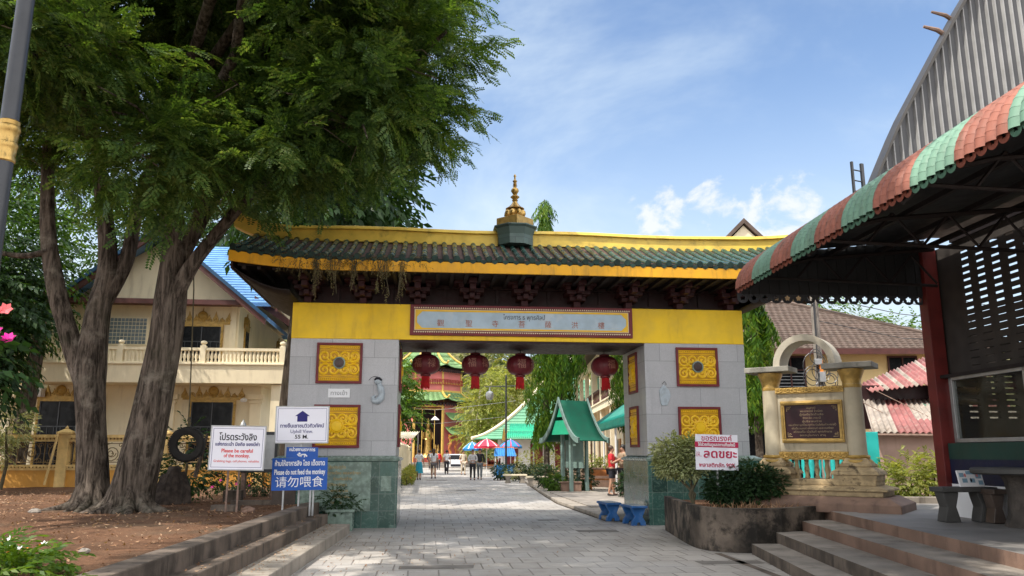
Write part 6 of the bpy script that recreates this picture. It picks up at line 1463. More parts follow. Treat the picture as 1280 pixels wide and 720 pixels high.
# curved green roofed hall
hall = thing('temple_hall', 'temple hall with a sweeping pale green curved roof edged in white', 'hall', (5.6, 84.0, 0))
M['hallgreen'] = mat('pale_green_hall_tile', (.13, .34, .21), .5, .1, .8, .1, 8)
def hp(t, a):         # concave pyramid
    r_ = 9.2*(1-t)**1.05+.2; return r_, 2.9+8.8*t**1.5
b = MB(); n = 10; cs = [(-1, -1), (1, -1), (1, 1), (-1, 1)]
for k in range(4):
    c0, c1 = cs[k], cs[(k+1) % 4]
    for i in range(n):
        for j in range(8):
            def P_(t, u):
                r_, z = hp(t, 0); x = (c0[0]+(c1[0]-c0[0])*u)*r_; y = (c0[1]+(c1[1]-c0[1])*u)*r_*.6; return (x, y, z)
            b.poly([P_(i/n, j/8), P_(i/n, (j+1)/8), P_((i+1)/n, (j+1)/8), P_((i+1)/n, j/8)])
    for i in range(1, 26):
        t = i/27; r_, z = hp(t, 0); p0 = (c0[0]*r_, c0[1]*r_*.6, z+.03); p1 = (c1[0]*r_, c1[1]*r_*.6, z+.03); b.tube([p0, p1], .045, 3)
hr = b.build('roof', 'hallgreen', hall, solid=.1)
b = MB()
for c0 in cs: b.tube([(c0[0]*hp(i/16, 0)[0]*1.01, c0[1]*hp(i/16, 0)[0]*.606, hp(i/16, 0)[1]+.08) for i in range(17)], [.16+.10*i/16 for i in range(17)], 6)
b.build('white_edge', 'creamlight', hr)
b = MB(); b.lathe([(.4, 11.6), (.5, 12), (.2, 12.6), (.3, 13), (.05, 14.3)], 10); b.build('finial', 'gold', hr)
b = MB(); b.box(-7, 7, -4, 4.2, 0, 3.4); b.build('wall', 'white', hall)
for x in (-5.6, -3.2, -.8, 1.6): b = MB(); b.box(x-.6, x+.6, -4.08, -4.0, .2, 2.5); b.build('doorway', 'maroon', hall)
b = MB(); b.add(*lath_y([(.42, 0), (.42, -.06), (.36, -.1), (.02, -.1)], 18)); o = b.build('round_emblem', 'goldpaint', hall); o.location = (-6.2, -4.1, 2.7)
def flatcan(name, label, x0, x1, y, z0, z1, depth, m, posts=True):
    t = thing(name, label, 'canopy', ((x0+x1)/2, y, 0)); w = (x1-x0)/2
    b = MB(); corrugated(b, (-w, 0, z0), (w, 0, z0), (-w, depth, z1), (w, depth, z1), int((x1-x0)/.16), .03); b.build('roof', m, t, smooth=True, solid=.015)
    for s in (-1, 1):
        for yy in (.1, depth-.1): b = MB(); b.tube([(s*(w-.1), yy, 0), (s*(w-.1), yy, z0+(z1-z0)*yy/depth)], .035, 6); b.build('post', 'metalgrey', t)
    return t
M['brightgreen'] = mat('bright_green_sheet', (.02, .36, .20), .45, .12, 1.5, .05, 20); M['bluesheet'] = mat('blue_sheet', (.03, .20, .52), .5, .12, 2); M['orangesheet'] = mat('faded_orange_sheet', (.62, .20, .12), .6, .12, 2)
flatcan('green_canopy', 'bright green corrugated canopy in front of the curved temple roof', -.2, 3.2, 65, 3.05, 4.0, 3.0, 'brightgreen')
flatcan('green_canopy', 'lower bright green canopy just left of the drooping tree trunk', -.8, 1.8, 63.5, 2.75, 3.3, 2.0, 'brightgreen')
flatcan('white_canopy', 'white corrugated canopy above the cream fence on the left of the street', -9.2, -6.3, 52, 2.5, 3.0, 3.5, 'creamlight')
def parasol(label, x, y, zt, rad, m1, m2, rz=0):
    t = thing('parasol', label, 'parasol', (x, y, 0), rz); b = MB(); n = 8
    for k in range(n):
        a0, a1 = k*2*math.pi/n, (k+1)*2*math.pi/n
        for i in range(4):
            f_ = lambda q: (rad*q, zt-.5*q**1.6)
            (r0, z0), (r1, z1) = f_(i/4), f_((i+1)/4)
            for (c0, c1, mi) in ((a0, a0+(a1-a0)*.82, 0), (a0+(a1-a0)*.82, a1, 1)):
                b.poly([(r0*math.cos(c0), r0*math.sin(c0), z0), (r1*math.cos(c0), r1*math.sin(c0), z1), (r1*math.cos(c1), r1*math.sin(c1), z1), (r0*math.cos(c1), r0*math.sin(c1), z0)], mi)
        b.poly([(rad*math.cos(a0), rad*math.sin(a0), zt-.5), (rad*math.cos(a1), rad*math.sin(a1), zt-.5), (rad*math.cos(a1), rad*math.sin(a1), zt-.64), (rad*math.cos(a0), rad*math.sin(a0), zt-.64)], 0)
    b.build('cover', [m1, m2], t, solid=.01); b = MB(); b.tube([(0, 0, 0), (0, 0, zt)], .025, 6); b.lathe([(.05, zt-.02), (.03, zt+.08)], 6); b.build('pole', 'white', t); return t
M['parred'] = mat('red_parasol_cloth', (.62, .035, .075), .7, .1, 3); M['parblue'] = mat('blue_parasol_cloth', (.03, .22, .55), .7, .1, 3)
parasol('red and white striped parasol over a street stall', -1.78, 57.5, 2.55, .92, 'parred', 'white', .2); parasol('blue parasol just left of the red and white one', -3.0, 61.5, 2.4, .75, 'parblue', 'letterwhite', .5); parasol('small blue parasol behind the lamp post right of the red one', -.1, 60, 2.55, .85, 'parblue', 'parred', .1)
st = thing('street_stall', 'street stall with blue sheet roof edged in orange beside the black lamp post', 'stall', (-.45, 54.5, 0), R(4))
b = MB(); corrugated(b, (-.75, 0, 1.38), (.75, 0, 1.38), (-.65, 1.1, 1.92), (.65, 1.1, 1.92), 9, .02); b.build('roof', 'bluesheet', st, solid=.012)
b = MB()
for s in (-1, 1): b.prism([(s*.78-.06, 0), (s*.78+.06, 0), (s*.68+.06, 1.1), (s*.68-.06, 1.1)], 1.88, 1.93, 'xy')
b.tube([(-.66, 1.12, 1.95), (.66, 1.12, 1.95)], .05, 5); b.build('edge_strip', 'orangesheet', st)
b = MB(); b.box(-.7, .7, .1, 1.0, .0, .8); b.build('counter', 'bluesheet', st)
for s in (-1, 1): b = MB(); b.box(s*.66-.03, s*.66+.03, .05, .11, 0, 1.38); b.build('post', 'white', st)
st = thing('street_stall', 'cluttered brown stall counter under the red and white parasol', 'stall', (-1.5, 57.8, 0))
b = MB(); b.box(-.8, .8, -.3, .3, .7, .8); b.build('counter', 'pagorange', st)
for s in (-1, 1): b = MB(); b.box(s*.7-.04, s*.7+.04, -.25, .25, 0, .7); b.build('leg', 'darkwood', st)
b = MB(); rr = random.Random(2)
for k in range(14): x = rr.uniform(-.7, .7); h = rr.uniform(.1, .45); b.box(x-.06, x+.06, -.2, -.05, .8, .8+h)
b.build('goods', 'pagred', st)
# street lamp
sl_ = thing('lamp_post', 'slim black lamp post with cross arm and hanging lantern right of the walking couple', 'street lamp', (-.36, 49.0, 0))
b = MB(); b.lathe([(.16, 0), (.14, .3), (.07, .5), (.06, 3), (.05, 6.15), (.02, 6.3)], 10); b.tube([(-1.25, 0, 5.55), (.6, 0, 5.6)], .03, 5); b.tube([(-.4, 0, 5.55), (0, 0, 5.2)], .02, 5); b.build('pole', 'metaldark', sl_)
b = MB(); b.lathe([(.03, 5.5), (.05, 5.3), (.22, 5.2), (.26, 5.05), (.2, 4.8), (.1, 4.75)], 10, (-1.0, 0, 0)); b.build('lantern', 'metalgrey', sl_, smooth=True)
b = MB(); b.prism([(-.25, 2.35), (.05, 2.25), (.0, 2.6), (.12, 2.9), (-.05, 2.75), (-.12, 3.2), (-.2, 2.8)], -.04, .04, 'xz'); b.build('gold_emblem', 'goldpaint', sl_)
# hedges and planting on the right
def hedge(label, x0, x1, y, d, h, n, m='leafhedge', rz=0.0, z=0.0, name='clipped_hedge', fl=None):
    t = thing(name, label, 'hedge', ((x0+x1)/2, y, z), rz); w = (x1-x0)/2; r_ = random.Random(int(x0*100+y)); V = []; k = max(1, int(w*2/(d*1.1)))
    bush_mesh(r_, 'leaves', t, [((-w+(i+.5)*2*w/k, 0, h*.55), (w/k*1.15, d*.5, h*.48)) for i in range(k)], int(n*2.2), .06, .036, m, .13, 8)
    b = MB()
    for i in range(k): b.tube([(-w+(i+.5)*2*w/k, 0, -.05), (-w+(i+.5)*2*w/k, 0, h*.5)], .025, 5)
    b.build('stem', 'stem', t)
    if fl: flowers(r_, 'flower', t, [(r_.uniform(-w, w), -d*.45+r_.uniform(-.1, .2), r_.uniform(h*.4, h*1.0)) for _ in range(40)], .07, fl)['kind'] = 'stuff'
    return t
hedge('long dark clipped hedge right of the black lamp post', -.3, 2.0, 47, .9, .85, 420, z=.1); hedge('round dark bush at the foot of the black lamp post', -1.1, -.35, 48.8, .8, .95, 180, z=.0)
hedge('pale yellow green shrubs behind the long dark hedge', .3, 3.4, 52, 1.0, 1.6, 380, 'leafyellow', z=.1); hedge('spiky pale plant between the lamp post and the hedge', -.3, .4, 46.6, .5, .55, 70, 'leafpale', z=.1)
hedge('dark shrub around the pair of drooping trees', 1.1, 2.1, 35.8, .8, .85, 230, z=.1); hedge('dark leafy shrub below the green kiosk', 2.2, 3.3, 33.6, .9, .95, 260, z=.1); hedge('lighter green shrub at the kerb in front of the drooping trees', 1.35, 2.15, 33.2, .6, .6, 170, 'leafbright', z=.1)
p_ = S(-3.2, 31); hedge('row of orange and green shrubs along the cream fence', -8, 8, p_[1], .7, .75, 1100, 'leafyellow', R(90)+RZ, 0, 'flowering_hedge', 'petalorange').location = (p_[0], p_[1], 0)
p_ = S(-3.7, 18); hedge('small dark bush at the near end of the orange shrubs by the cream fence', -.3, .3, p_[1], .5, .65, 160).location = (p_[0], p_[1], 0)
def clay(label, x, y, w, d, h, name='brick_planter', m='redcement'):
    b = MB(); b.box(-w/2, w/2, -d/2, d/2, 0, h-.06); b.box(-w/2-.03, w/2+.03, -d/2-.03, d/2+.03, h-.06, h); o = b.build(name, m, bevel=.012); o.location = (x, y, .1); return tag(o, label, 'planter')
clay('brown clay planter box under the kiosk shrub', 2.35, 32.9, .8, .5, .38); clay('long reddish planter wall below the balcony house', 4.35, 37.0, 2.4, .5, .85); clay('small stone edging block beside the shrubs at the kerb', 1.2, 40.5, .8, .4, .3, 'stone_block', 'concrete')
hedge('sunlit yellow green plants on top of the long reddish planter', 3.3, 5.2, 37.0, .5, .5, 170, 'leafyellow', z=.9)
def slabbench(label, x, y, w, rz=0):
    t = thing('stone_bench', label, 'bench', (x, y, .1), rz, 'stone benches along the kerb'); b = MB(); b.box(-w/2, w/2, -.2, .2, .36, .44); b.build('seat', 'creamlight', t, bevel=.01)
    for s in (-1, 1): b = MB(); wavyleg(b, s*w*.3, 0, .28, .3, .36); b.build('leg', 'concrete', t)
slabbench('pale round topped stone bench in front of the long hedge', 1.15, 38.2, 1.0, .1); slabbench('grey stone bench lying left of the pale one at the kerb', .15, 41.5, 1.2, .15)
b = MB(); b.box(-.55, .55, -.18, .18, .38, .44); b.box(-.5, -.4, -.15, .15, 0, .38); b.box(.4, .5, -.15, .15, 0, .38); b.box(-.55, .55, .14, .18, .55, .8); o = b.build('wooden_bench', 'pagorange'); o.location = (3.75, 34.5, .1); tag(o, 'small brown wooden bench in front of the reddish planter', 'bench')
# drooping mast trees
def mast(label, x, y, h, zb, rad, n, seed, top_taper=1.0, lean=0.0):
    t = thing('mast_tree', label, 'tree', (x, y, 0)); r_ = random.Random(seed)
    b = MB(); b.tube([(0, 0, -.05), (lean*.2, 0, 1.2), (lean*.6, 0, h*.5), (lean, 0, h)], [.20, .15, .11, .03], 12, ridge=.06, seed=seed)
    for k in range(26): z = zb+(h-zb)*r_.random(); a = r_.uniform(0, 6.28); q = rad*.8*(1-.55*((z-zb)/(h-zb))**1.6); b.tube([(lean*z/h, 0, z), (q*.6*math.cos(a), q*.6*math.sin(a), z-.15), (q*math.cos(a), q*math.sin(a), z-.9)], [.03, .02, .01], 4)
    b.build('trunk', 'bark2', t, smooth=True)
    TT = [twig(r_, .9, 12, lambda r: simple_leaf(r, .30*r.uniform(.7, 1.15), .075, .5), 38, .1) for _ in range(5)]
    ps = []; ds = []
    for k in range(n):
        f_ = r_.random(); z = zb+(h-zb)*f_; prof = min(1, .5+f_*4)*(1-f_**2.2*.85)*(1+.25*math.sin(z*2.3+seed)+.18*math.sin(z*5.1)); a = r_.uniform(0, 6.28); q = rad*prof*r_.random()**.45
        ps.append((lean*z/h+q*math.cos(a), q*math.sin(a), z)); ds.append((.45*math.cos(a), .45*math.sin(a), -1+.5*(f_ > .95)))
    V, F = scatter(r_, TT, ps, ds, (.6, 1.1)); npmesh('crown', V, F, 'leafashoka', t)
mast('tall drooping mast tree whose tip shows above the gate roof', 1.78, 42, 15.2, 2.6, .9, 1150, 3)
mast('second drooping mast tree with a bare dark trunk beside the green kiosk', 2.55, 40.6, 11.0, 5.0, .95, 800, 4)
mast('drooping mast tree standing right of the gate beside the brown roof', 8.95, 29.5, 9.3, 3.2, .7, 700, 6)
mast('drooping mast tree in shade close behind the right lantern', 6.15, 43, 9.5, 3.6, .8, 520, 9)
# green notice kiosk
ki = thing('notice_kiosk', 'small green roofed kiosk with swept up gable boards on grey green posts', 'kiosk', (2.42, 33.0, .1), -R(60))
M['kioskgreen'] = mat('dark_green_sheet', (.003, .07, .042), .6, .15, 2, spec=.15); M['kioskgrey'] = mat('grey_green_post', (.16, .24, .22), .55, .15, 3)
def kz(t): return 1.62*(1-t)**1.75+1.98
b = MB(); n = 12
b.grid(lambda u, v: (1.32*(2*u-1), -.58+1.36*v, kz(abs(2*u-1))-.02), 24, 4)
kr = b.build('roof', 'kioskgreen', ki, smooth=True, solid=.03)
for yy in (-.66, .78):
    b = MB()
    for s in (-1, 1):
        for i in range(n):
            t0, t1 = i/n*1.06, (i+1)/n*1.06; t0c, t1c = min(t0, 1.06), min(t1, 1.06)
            f_ = lambda t: 1.62*max(0, 1-t)**1.75+1.98+(.0 if t < 1 else 0)
            b.add([(s*1.34*t0, yy, f_(t0)-.10), (s*1.34*t1, yy, f_(t1)-.10), (s*1.34*t1, yy, f_(t1)+.10), (s*1.34*t0, yy, f_(t0)+.12), (s*1.34*t0, yy+.07, f_(t0)-.10), (s*1.34*t1, yy+.07, f_(t1)-.10), (s*1.34*t1, yy+.07, f_(t1)+.10), (s*1.34*t0, yy+.07, f_(t0)+.12)], [(0, 1, 2, 3), (4, 7, 6, 5), (0, 4, 5, 1), (3, 2, 6, 7)])
    b.build('gable_board', 'kioskgrey', kr)
b = MB(); b.prism([(-.62, 2.22), (.62, 2.22), (.36, 2.78), (-.36, 2.78)], -.56, -.52, 'xz'); b.prism([(-.22, 2.92), (.22, 2.92), (.0, 3.4)], -.56, -.52, 'xz'); b.build('gable_panel', 'brightgreen', kr)
for x in (-.30, .30):
    for yy in (-.25, .5): b = MB(); b.box(x-.06, x+.06, yy-.06, yy+.06, 0, 2.6); b.build('post', 'kioskgrey', ki)
b = MB(); b.box(-.62, .62, .1, .16, .9, 2.0); b.build('notice_board', 'kioskgrey', ki)
# long balcony house
bl = thing('balcony_house', 'long cream two storey house with balcony and crossed railings on the right of the street', 'house', (6.2, 80.0, 0), -R(90))
LB = 35.0
b = MB(); b.box(0, LB, 1.6, 7, 0, 8.6); b.box(0, LB, .0, 1.6, 4.55, 4.95); b.build('wall', 'cream', bl)
b = MB(); b.box(-.5, LB, -.12, .0, 4.5, 5.02); b.box(-.5, LB, -.2, .05, 4.95, 5.05); b.box(0, LB, -.05, .2, 8.0, 8.6); b.build('floor_band', 'creamlight', bl)
for k in range(7):
    x = 1.0+k*5.6; b = MB(); b.box(x-.22, x+.22, -.02, .30, 0, 8.5); b.build('column', 'creamlight', bl)
b = MB(); x = 0
while x < LB:
    for z0, z1 in ((5.1, 6.0), (6.0, 5.1)): b.tube([(x, .05, z0), (x+.7, .05, z1)], .035, 4)
    x += .8
b.tube([(0, .05, 6.05), (LB, .05, 6.05)], .05, 5); b.tube([(0, .05, 5.1), (LB, .05, 5.1)], .04, 5); b.build('railing', 'barge', bl)
M['tandoor'] = mat('brown_wood_door', (.30, .15, .06), .6, .2, 3)
for k in range(6):
    x = 2.2+k*5.6
    b = MB(); b.box(x, x+3.2, 1.5, 1.6, 6.9, 8.2); b.box(x+.3, x+1.3, 1.52, 1.6, 5.0, 6.8); w = b.build('window', 'barge', bl)
    b = MB()
    for i in range(4): b.box(x+.08+i*.79, x+.75+i*.79, 1.48, 1.50, 6.98, 8.12)
    b.build('pane', 'glassdark', w)
    b = MB(); b.box(x, x+.85, 1.5, 1.6, .1, 2.6); b.box(x+2.0, x+2.85, 1.5, 1.6, .1, 2.6); b.build('door', 'tandoor', bl)
    b = MB(); b.box(x+.9, x+1.8, 1.52, 1.58, .8, 2.5); b.build('grille', 'metaldark', bl)
b = MB(); b.prism([(-1.4, 8.55), (5, 11.4), (11, 8.55), (11, 8.4), (5, 11.2), (-1.4, 8.4)], -1, LB, 'yz'); rf = b.build('roof', 'browntile', bl)
b = MB(); b.prism([(3.0, 10.6), (7.3, 15.0), (11.6, 10.6), (11.6, 10.4), (7.3, 14.7), (3.0, 10.4)], 30.0, 35.2, 'yz', 0); b.build('dormer_roof', 'browntile', rf)
b = MB(); b.prism([(3.4, 10.6), (7.3, 14.6), (11.2, 10.6)], 30.2, 35.0, 'yz', 0); b.build('dormer_wall', 'cream', rf)
ga = thing('green_awning', 'turquoise green tiled awning with wavy fringe on the balcony house', 'awning', (4.35, 45.0, 0), -R(90))
M['teal'] = mat('teal_plastic_tile', (.012, .20, .16), .45, .18, 2, .15, 20)
b = MB(); corrugated(b, (0, 0, 2.95), (15, 0, 2.95), (0, 1.9, 4.3), (15, 1.9, 4.3), 80, .05, None, 6); b.build('tiles', 'teal', ga, smooth=True, solid=.02)
b = MB()
for k in range(80): x = k*15/80; b.prism([(x, 2.98), (x+.17, 2.98), (x+.15, 2.72), (x+.085, 2.62), (x+.02, 2.72)], -.02, .01, 'xz')
b.build('fringe', 'teal', ga)
for k in range(4): b = MB(); b.tube([(.5+k*4.6, .15, 0), (.5+k*4.6, .15, 2.95)], .05, 6); b.build('post', 'white', ga)
# cream fence on the left of the street
fe = thing('cream_fence', 'cream slatted fence with square posts along the left of the street', 'fence', S(-3.62, 15), RZ)
b = MB(); b.box(-.1, .1, 0, 34, 0, .65); b.box(-.09, .09, 0, 34, 1.72, 1.88); b.build('rail', 'creamlight', fe)
for k in range(14): b = MB(); b.box(-.16, .16, k*2.6-.16, k*2.6+.16, 0, 2.0); b.frustum((-.2, .2, k*2.6-.2, k*2.6+.2), (-.04, .04, k*2.6-.04, k*2.6+.04), 2.0, 2.15); b.build('post', 'creamlight', fe)
b = MB()
for k in range(112): y = .2+k*.3; b.box(-.05, .05, y, y+.10, .65, 1.72)
b.build('slats', 'creamlight', fe)
# blue benches by the right pier
M['benchblue'] = mat('bright_blue_paint', (.02, .11, .32), .5, .2, 6, .1, 30, dirt=(.2, .22, .25), dirtamt=.4); M['benchtop'] = mat('speckled_pale_terrazzo', (.42, .45, .46), .5, .2, 30, .05, 40)
def bluebench(label, x, y, rz):
    t = thing('blue_bench', label, 'bench', S(x, y, 0), rz, 'blue benches beside the pier'); t.scale = (.92, .84, .95); b = MB(); b.box(-.20, .20, -.5, .5, .40, .455, 0); b.build('seat', 'benchblue', t, bevel=.012)
    b = MB(); b.box(-.17, .17, -.46, .46, .455, .46); b.build('seat_inlay', 'benchtop', t)
    for s in (-1, 1):
        b = MB(); w, h = .34, .40; p = [(-w*.55, 0), (-w*.15, 0), (-w*.1, .07), (w*.1, .07), (w*.15, 0), (w*.55, 0), (w*.5, h*.22), (w*.28, h*.5), (w*.5, h*.88), (w*.55, h), (-w*.55, h), (-w*.5, h*.88), (-w*.28, h*.5), (-w*.5, h*.22)]
        b.prism(p, s*.34-.06, s*.34+.06, 'xz'); b.build('leg', 'benchblue', t, bevel=.012)
bluebench('farther blue bench on waisted legs beside the right pier', 2.22, 1.55, RZ+R(5)); bluebench('nearer blue bench on waisted legs against the right pier', 2.52, .32, RZ+R(5))
# white car far down the street
car = thing('white_car', 'small white car parked far down the street beside the pagoda', 'car', (-5.15, 74.0, 0), R(6))
b = MB(); sec = [(-.82, .35), (-.86, .6), (-.84, .85), (-.70, .98), (.70, .98), (.84, .85), (.86, .6), (.82, .35)]; b.prism([(p[0], p[1]) for p in sec], -2.0, 2.0, 'xz'); b.frustum((-.74, .74, -1.0, 1.5), (-.58, .58, -.4, 1.1), .975, 1.48); b.build('body', 'white', car, bevel=.06, seg=3)
b = MB(); b.add([(-.64, -.96, 1.03), (.64, -.96, 1.03), (.54, -.52, 1.42), (-.54, -.52, 1.42)], [(0, 1, 2, 3)]); b.build('windscreen', 'glassdark', car).location = (0, -.03, .0)
for sx in (-1, 1):
    for y in (-1.3, 1.3):
        b = MB(); b.tube([(sx*.70, y, .31), (sx*.88, y, .31)], .31, 16); wh = b.build('wheel', 'rubber', car, bevel=.03); b = MB(); b.tube([(sx*.86, y, .31), (sx*.895, y, .31)], .18, 12); b.build('rim', 'metalgrey', wh)
    b = MB(); b.ball((sx*.62, -2.0, .72), .15, 8, 6, 0, (1.2, .3, .7)); b.build('headlight', 'glassblock', car)
b = MB(); b.box(-.45, .45, -2.03, -1.99, .42, .62); b.build('grille', 'ink', car)
# cables over the street with a pendant lamp
cb = thing('pendant_lamp', 'white pendant lamp hanging on a thin cable in front of the pagoda portal', 'lamp', (-5.7, 60, 0))
b = MB(); b.tube([(-4, 0, 5.1), (-1, 0, 4.78), (0, 0, 4.72), (2, 0, 4.9), (6.0, 0, 5.4)], .022, 4); b.tube([(-4, 0, 3.9), (0, 0, 3.7), (6, 0, 4.3)], .018, 4); b.tube([(0, 0, 4.72), (0, 0, 4.2)], .015, 4); b.build('cable', 'metalgrey', cb)
b = MB(); b.lathe([(.04, 4.24), (.09, 4.2), (.30, 4.02), (.32, 3.98), (.05, 3.97)], 14); b.build('shade', 'white', cb, smooth=True)
# ================================================================== people
M['skin'] = mat('skin', (.42, .23, .15), .55, .08, 9, 0); M['hair'] = mat('black_hair', (.012, .010, .009), .5, .2, 12, .2, 60); M['hairbrown'] = mat('brown_hair', (.06, .03, .018), .5, .2, 12, .2, 60)
def cloth(n, c): M[n] = mat(n, c, .8, .1, 6, .25, 18); return n
cloth('white_shirt', (.72, .73, .76)); cloth('teal_skirt', (.03, .30, .42)); cloth('grey_shorts', (.13, .12, .13)); cloth('red_shirt', (.55, .02, .03)); cloth('dark_trousers', (.022, .022, .03)); cloth('jeans', (.16, .18, .20)); cloth('black_jacket', (.015, .016, .02)); cloth('beige_cloth', (.62, .54, .42)); cloth('tan_shirt', (.30, .22, .15)); cloth('shoe', (.04, .035, .035)); cloth('stripe_shirt', (.55, .55, .58))
def skin_obj(name, V, E, Rd, root, material, parent, sub=2):
    me = bpy.data.meshes.new(name); me.from_pydata(V, E, []); o = bpy.data.objects.new(name, me); C.objects.link(o)
    m = o.modifiers.new('skin', 'SKIN'); m.use_smooth_shade = True
    for i, r_ in enumerate(Rd): me.skin_vertices[0].data[i].radius = r_ if isinstance(r_, tuple) else (r_, r_); me.skin_vertices[0].data[i].use_root = (i == root)
    q = o.modifiers.new('sub', 'SUBSURF'); q.levels = sub; q.render_levels = sub
    dg = bpy.context.evaluated_depsgraph_get(); m2 = bpy.data.meshes.new_from_object(o.evaluated_get(dg)); bpy.data.objects.remove(o)
    m2.materials.clear(); m2.materials.append(M[material]); o = bpy.data.objects.new(name, m2); C.objects.link(o); o.parent = parent; return o
def person(label, x, y, face, top, bottom, z=0.0, hair='hair', long_hair=False, skirt=False, shorts=False, h=1.66, stride=.18, arms='swing', lean=0.0, seed=0, group=None, bag=None, sleeves='short'):
    """face: heading in degrees, 0 = towards the camera (-y)"""
    k = h/1.70; t = thing('person', label, 'person', (x, y, z), R(face), group); t.scale = (k, k, k)
    r_ = random.Random(seed); s = stride; ly = lean
    J = {'pelvis': (0, 0, .92), 'waist': (0, -.01+ly*.2, 1.06), 'chest': (0, ly*.6, 1.26), 'neck0': (0, ly*.9+.01, 1.42), 'neck': (0, ly-.005, 1.49), 'head0': (0, ly-.015, 1.56), 'head1': (0, ly-.015, 1.63), 'head2': (0, ly-.005, 1.69), 'nose': (0, ly-.118, 1.60)}
    R0 = {'pelvis': (.15, .11), 'waist': (.125, .095), 'chest': (.15, .10), 'neck0': (.085, .07), 'neck': (.052, .052), 'head0': (.070, .082), 'head1': (.076, .092), 'head2': (.06, .07), 'nose': .014}
    E_ = [('pelvis', 'waist'), ('waist', 'chest'), ('chest', 'neck0'), ('neck0', 'neck'), ('neck', 'head0'), ('head0', 'head1'), ('head1', 'head2'), ('head0', 'nose')]
    for sd, a in (('L', 1), ('R', -1)):
        f = s*a
        J['hip'+sd] = (.095*a, 0, .86); J['knee'+sd] = (.10*a, -f*.55-.02, .49); J['ankle'+sd] = (.10*a, -f*.95+(.05 if f < 0 else 0), .085+(.03 if f < 0 else 0)); J['toe'+sd] = (.115*a, -f*.95-.15+(.05 if f < 0 else 0), .035)
        R0.update({'hip'+sd: .088, 'knee'+sd: .058, 'ankle'+sd: .040, 'toe'+sd: (.042, .03)}); E_ += [('pelvis', 'hip'+sd), ('hip'+sd, 'knee'+sd), ('knee'+sd, 'ankle'+sd), ('ankle'+sd, 'toe'+sd)]
        J['sh'+sd] = (.185*a, ly*.9, 1.385); R0['sh'+sd] = .055
        if arms == 'swing': el, wr = (.235*a, ly*.9+.5*f+.02, 1.11), (.245*a, ly*.9+.9*f-.06, .86)
        elif arms == 'front': el, wr = (.25*a, ly+.02, 1.12), (.10*a, ly-.24, 1.10)
        elif arms == 'phone': el, wr = (.22*a, ly-.06, 1.12), (.06*a, ly-.27, 1.25)
        else: el, wr = (.25*a, ly+.03, 1.10), (.235*a, ly-.12, .90)
        J['el'+sd] = el; J['wr'+sd] = wr; d = (Vector(wr)-Vector(el)).normalized(); pm = Vector(wr)+d*.07; J['palm'+sd] = tuple(pm); R0.update({'el'+sd: .042, 'wr'+sd: .028, 'palm'+sd: (.036, .02)})
        E_ += [('neck0', 'sh'+sd), ('sh'+sd, 'el'+sd), ('el'+sd, 'wr'+sd), ('wr'+sd, 'palm'+sd)]
        side = Vector((0, 1, 0)) if abs(d.y) < .8 else Vector((0, 0, 1)); side = (side-d*side.dot(d)).normalized(); inn = Vector((-a, 0, 0)); inn = (inn-d*inn.dot(d)).normalized()
        for i, (off, ln) in enumerate(((-.027, .066), (-.009, .078), (.009, .073), (.027, .056))):
            b0 = pm+side*off+d*.025; m_ = b0+d*ln*.55+inn*.006; e_ = b0+d*ln*.95+inn*.028
            J['f%d%s' % (i, sd)] = tuple(b0); J['g%d%s' % (i, sd)] = tuple(m_); J['h%d%s' % (i, sd)] = tuple(e_); R0.update({'f%d%s' % (i, sd): .0095, 'g%d%s' % (i, sd): .009, 'h%d%s' % (i, sd): .007}); E_ += [('palm'+sd, 'f%d%s' % (i, sd)), ('f%d%s' % (i, sd), 'g%d%s' % (i, sd)), ('g%d%s' % (i, sd), 'h%d%s' % (i, sd))]
        th = Vector(wr)+d*.03-side*.035; J['t0'+sd] = tuple(th); J['t1'+sd] = tuple(th+d*.05-side*.02+inn*.02); R0.update({'t0'+sd: .011, 't1'+sd: .009}); E_ += [('wr'+sd, 't0'+sd), ('t0'+sd, 't1'+sd)]
    def sub(names, grow_, nm, m, root, tweak=None, par=None):
        idx = {n: i for i, n in enumerate(names)}; Rd = []
        for n in names: q = R0[n]; q = q if isinstance(q, tuple) else (q, q); g = grow_; Rd.append((q[0]+g, q[1]+g))
        JJ = dict(J); JJ.update(tweak or {})
        return skin_obj(nm, [JJ[n] for n in names], [(idx[a], idx[c]) for a, c in E_ if a in idx and c in idx], Rd, idx[root], m, par or t)
    allj = list(J); sub(allj, 0, 'body', 'skin', 'pelvis')
    mid = lambda a, c, q: tuple(Vector(J[a]).lerp(Vector(J[c]), q))
    tn = ['pelvis', 'waist', 'chest', 'neck0', 'shL', 'shR', 'elL', 'elR']; tw = {}
    if sleeves == 'short': tw = {'elL': mid('shL', 'elL', .7), 'elR': mid('shR', 'elR', .7)}
    else: tn += ['wrL', 'wrR']; tw = {'wrL': mid('elL', 'wrL', .9), 'wrR': mid('elR', 'wrR', .9)}
    tw['neck0'] = (0, ly*.9+.01, 1.40); sub(tn, .020, 'shirt', top, 'pelvis', tw)
    if skirt:
        b = MB(); b.lathe([(.155, 1.02), (.185, .9), (.215, .62), (.25, .38), (.23, .38)], 18); b.v = [(v[0], v[1]*.8, v[2]) for v in b.v]; b.build('skirt', bottom, t, smooth=True)
    else:
        tn = ['pelvis', 'hipL', 'hipR', 'kneeL', 'kneeR']; tw = {}
        if shorts: tw = {'kneeL': mid('hipL', 'kneeL', .8), 'kneeR': mid('hipR', 'kneeR', .8)}
        else: tn += ['ankleL', 'ankleR']
        sub(tn, .016, 'trousers', bottom, 'pelvis', tw)
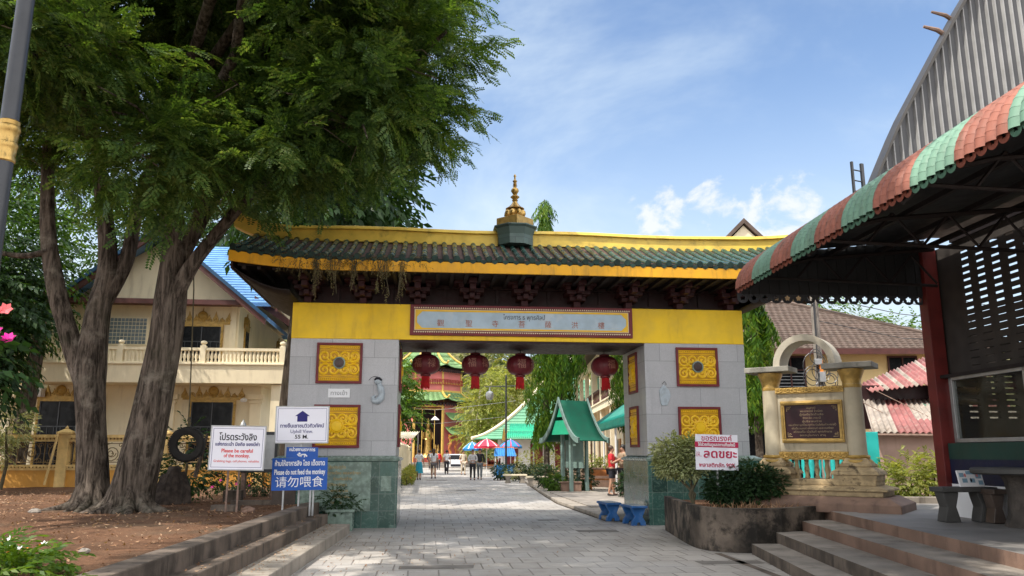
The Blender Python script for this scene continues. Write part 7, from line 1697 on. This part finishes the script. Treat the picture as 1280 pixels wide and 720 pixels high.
    for sd in 'LR':
        a_ = Vector(J['ankle'+sd]); to = Vector(J['toe'+sd]); b = MB(); b.tube([a_+Vector((0, .05, -.045)), a_+Vector((0, 0, -.04)), a_.lerp(to, .6)+Vector((0, 0, -.015)), to+Vector((0, -.03, 0))], [.035, .046, .044, .028], 8); b.build('shoe', 'shoe', t, smooth=True)
    b = MB(); hd = Vector((0, ly+.012, 1.635)); b.ball(hd, .108, 14, 10, 0, (.88, 1.0, 1.0)); b.v = [v if v[2] > 1.60 or v[1] > ly+.0 else (v[0]*.9, v[1]+.05, v[2]+.05) for v in b.v]
    if long_hair: b.tube([(0, ly+.07, 1.62), (0, ly+.10, 1.48), (0, ly+.10, 1.32)], [.085, .08, .03], 10)
    b.build('hair', hair, t, smooth=True)
    for a in (-1, 1): b = MB(); b.ball((a*.030, ly-.098, 1.617), .011, 8, 6); b.build('eye', 'ink', t)
    b = MB(); b.tube([(-.024, ly-.092, 1.563), (0, ly-.099, 1.561), (.024, ly-.092, 1.563)], .006, 5); b.build('mouth', 'maroon', t)
    if bag:
        b = MB(); b.ball((-.02, ly+.16, 1.22), .15, 10, 8, 0, (.9, .55, 1.25)); b.build('backpack', bag, t, smooth=True)
    return t
person('woman in white shirt and teal skirt walking away on the left of the street', -5.62, 49.6, 176, 'white_shirt', 'teal_skirt', skirt=True, h=1.76, seed=1)
person('woman in white top and grey shorts walking away near the street centre', -4.95, 51.8, 184, 'white_shirt', 'grey_shorts', shorts=True, hair='hairbrown', long_hair=True, h=1.82, seed=2)
person('striped shirt and black leggings, walking toward us at the left of a couple', -2.36, 49.2, 4, 'stripe_shirt', 'dark_trousers', sleeves='long', h=1.76, arms='front', stride=.13, hair='hairbrown', seed=3)
person('man in black jacket and grey jeans walking toward us beside the striped shirt', -1.98, 50.4, -4, 'black_jacket', 'jeans', sleeves='long', h=1.82, arms='hang', stride=.16, seed=4)
person('person in red top and dark trousers walking far down the street', -7.0, 78, 178, 'red_shirt', 'dark_trousers', h=1.76, sleeves='long', seed=5)
person('person in white tee shirt and black trousers walking away in the street middle', -4.95, 62, 180, 'white_shirt', 'dark_trousers', h=1.78, seed=6)
person('person in loose beige clothes standing left of the couple', -3.6, 60.5, 20, 'beige_cloth', 'beige_cloth', h=1.76, stride=.05, arms='hang', seed=7)
person('person in white shirt partly hidden behind the woman in grey shorts', -5.9, 61, 180, 'white_shirt', 'beige_cloth', h=1.80, seed=8)
person('person in dark clothes far off in front of the pagoda', -8.0, 80, 175, 'black_jacket', 'dark_trousers', sleeves='long', h=1.78, seed=9)
person('person in white shirt far off at the left edge of the street', -8.6, 76, 182, 'white_shirt', 'jeans', h=1.76, seed=10)
person('woman in red shirt and black shorts standing behind the right pier', 3.52, 29.0, 70, 'red_shirt', 'dark_trousers', z=.1, shorts=True, h=1.72, arms='phone', stride=.04, hair='hairbrown', seed=11)
person('person with long black hair and tan shirt half hidden behind the right pier', 3.98, 29.3, -60, 'tan_shirt', 'dark_trousers', z=.1, h=1.76, arms='phone', stride=.04, long_hair=True, seed=12)
p_ = S(2.9, 10.2); hedge('small dark shrub beside the woman in red behind the right pier', -.35, .35, 28.0, .6, .75, 120, z=.1).location = (4.0, 28.2, .1)
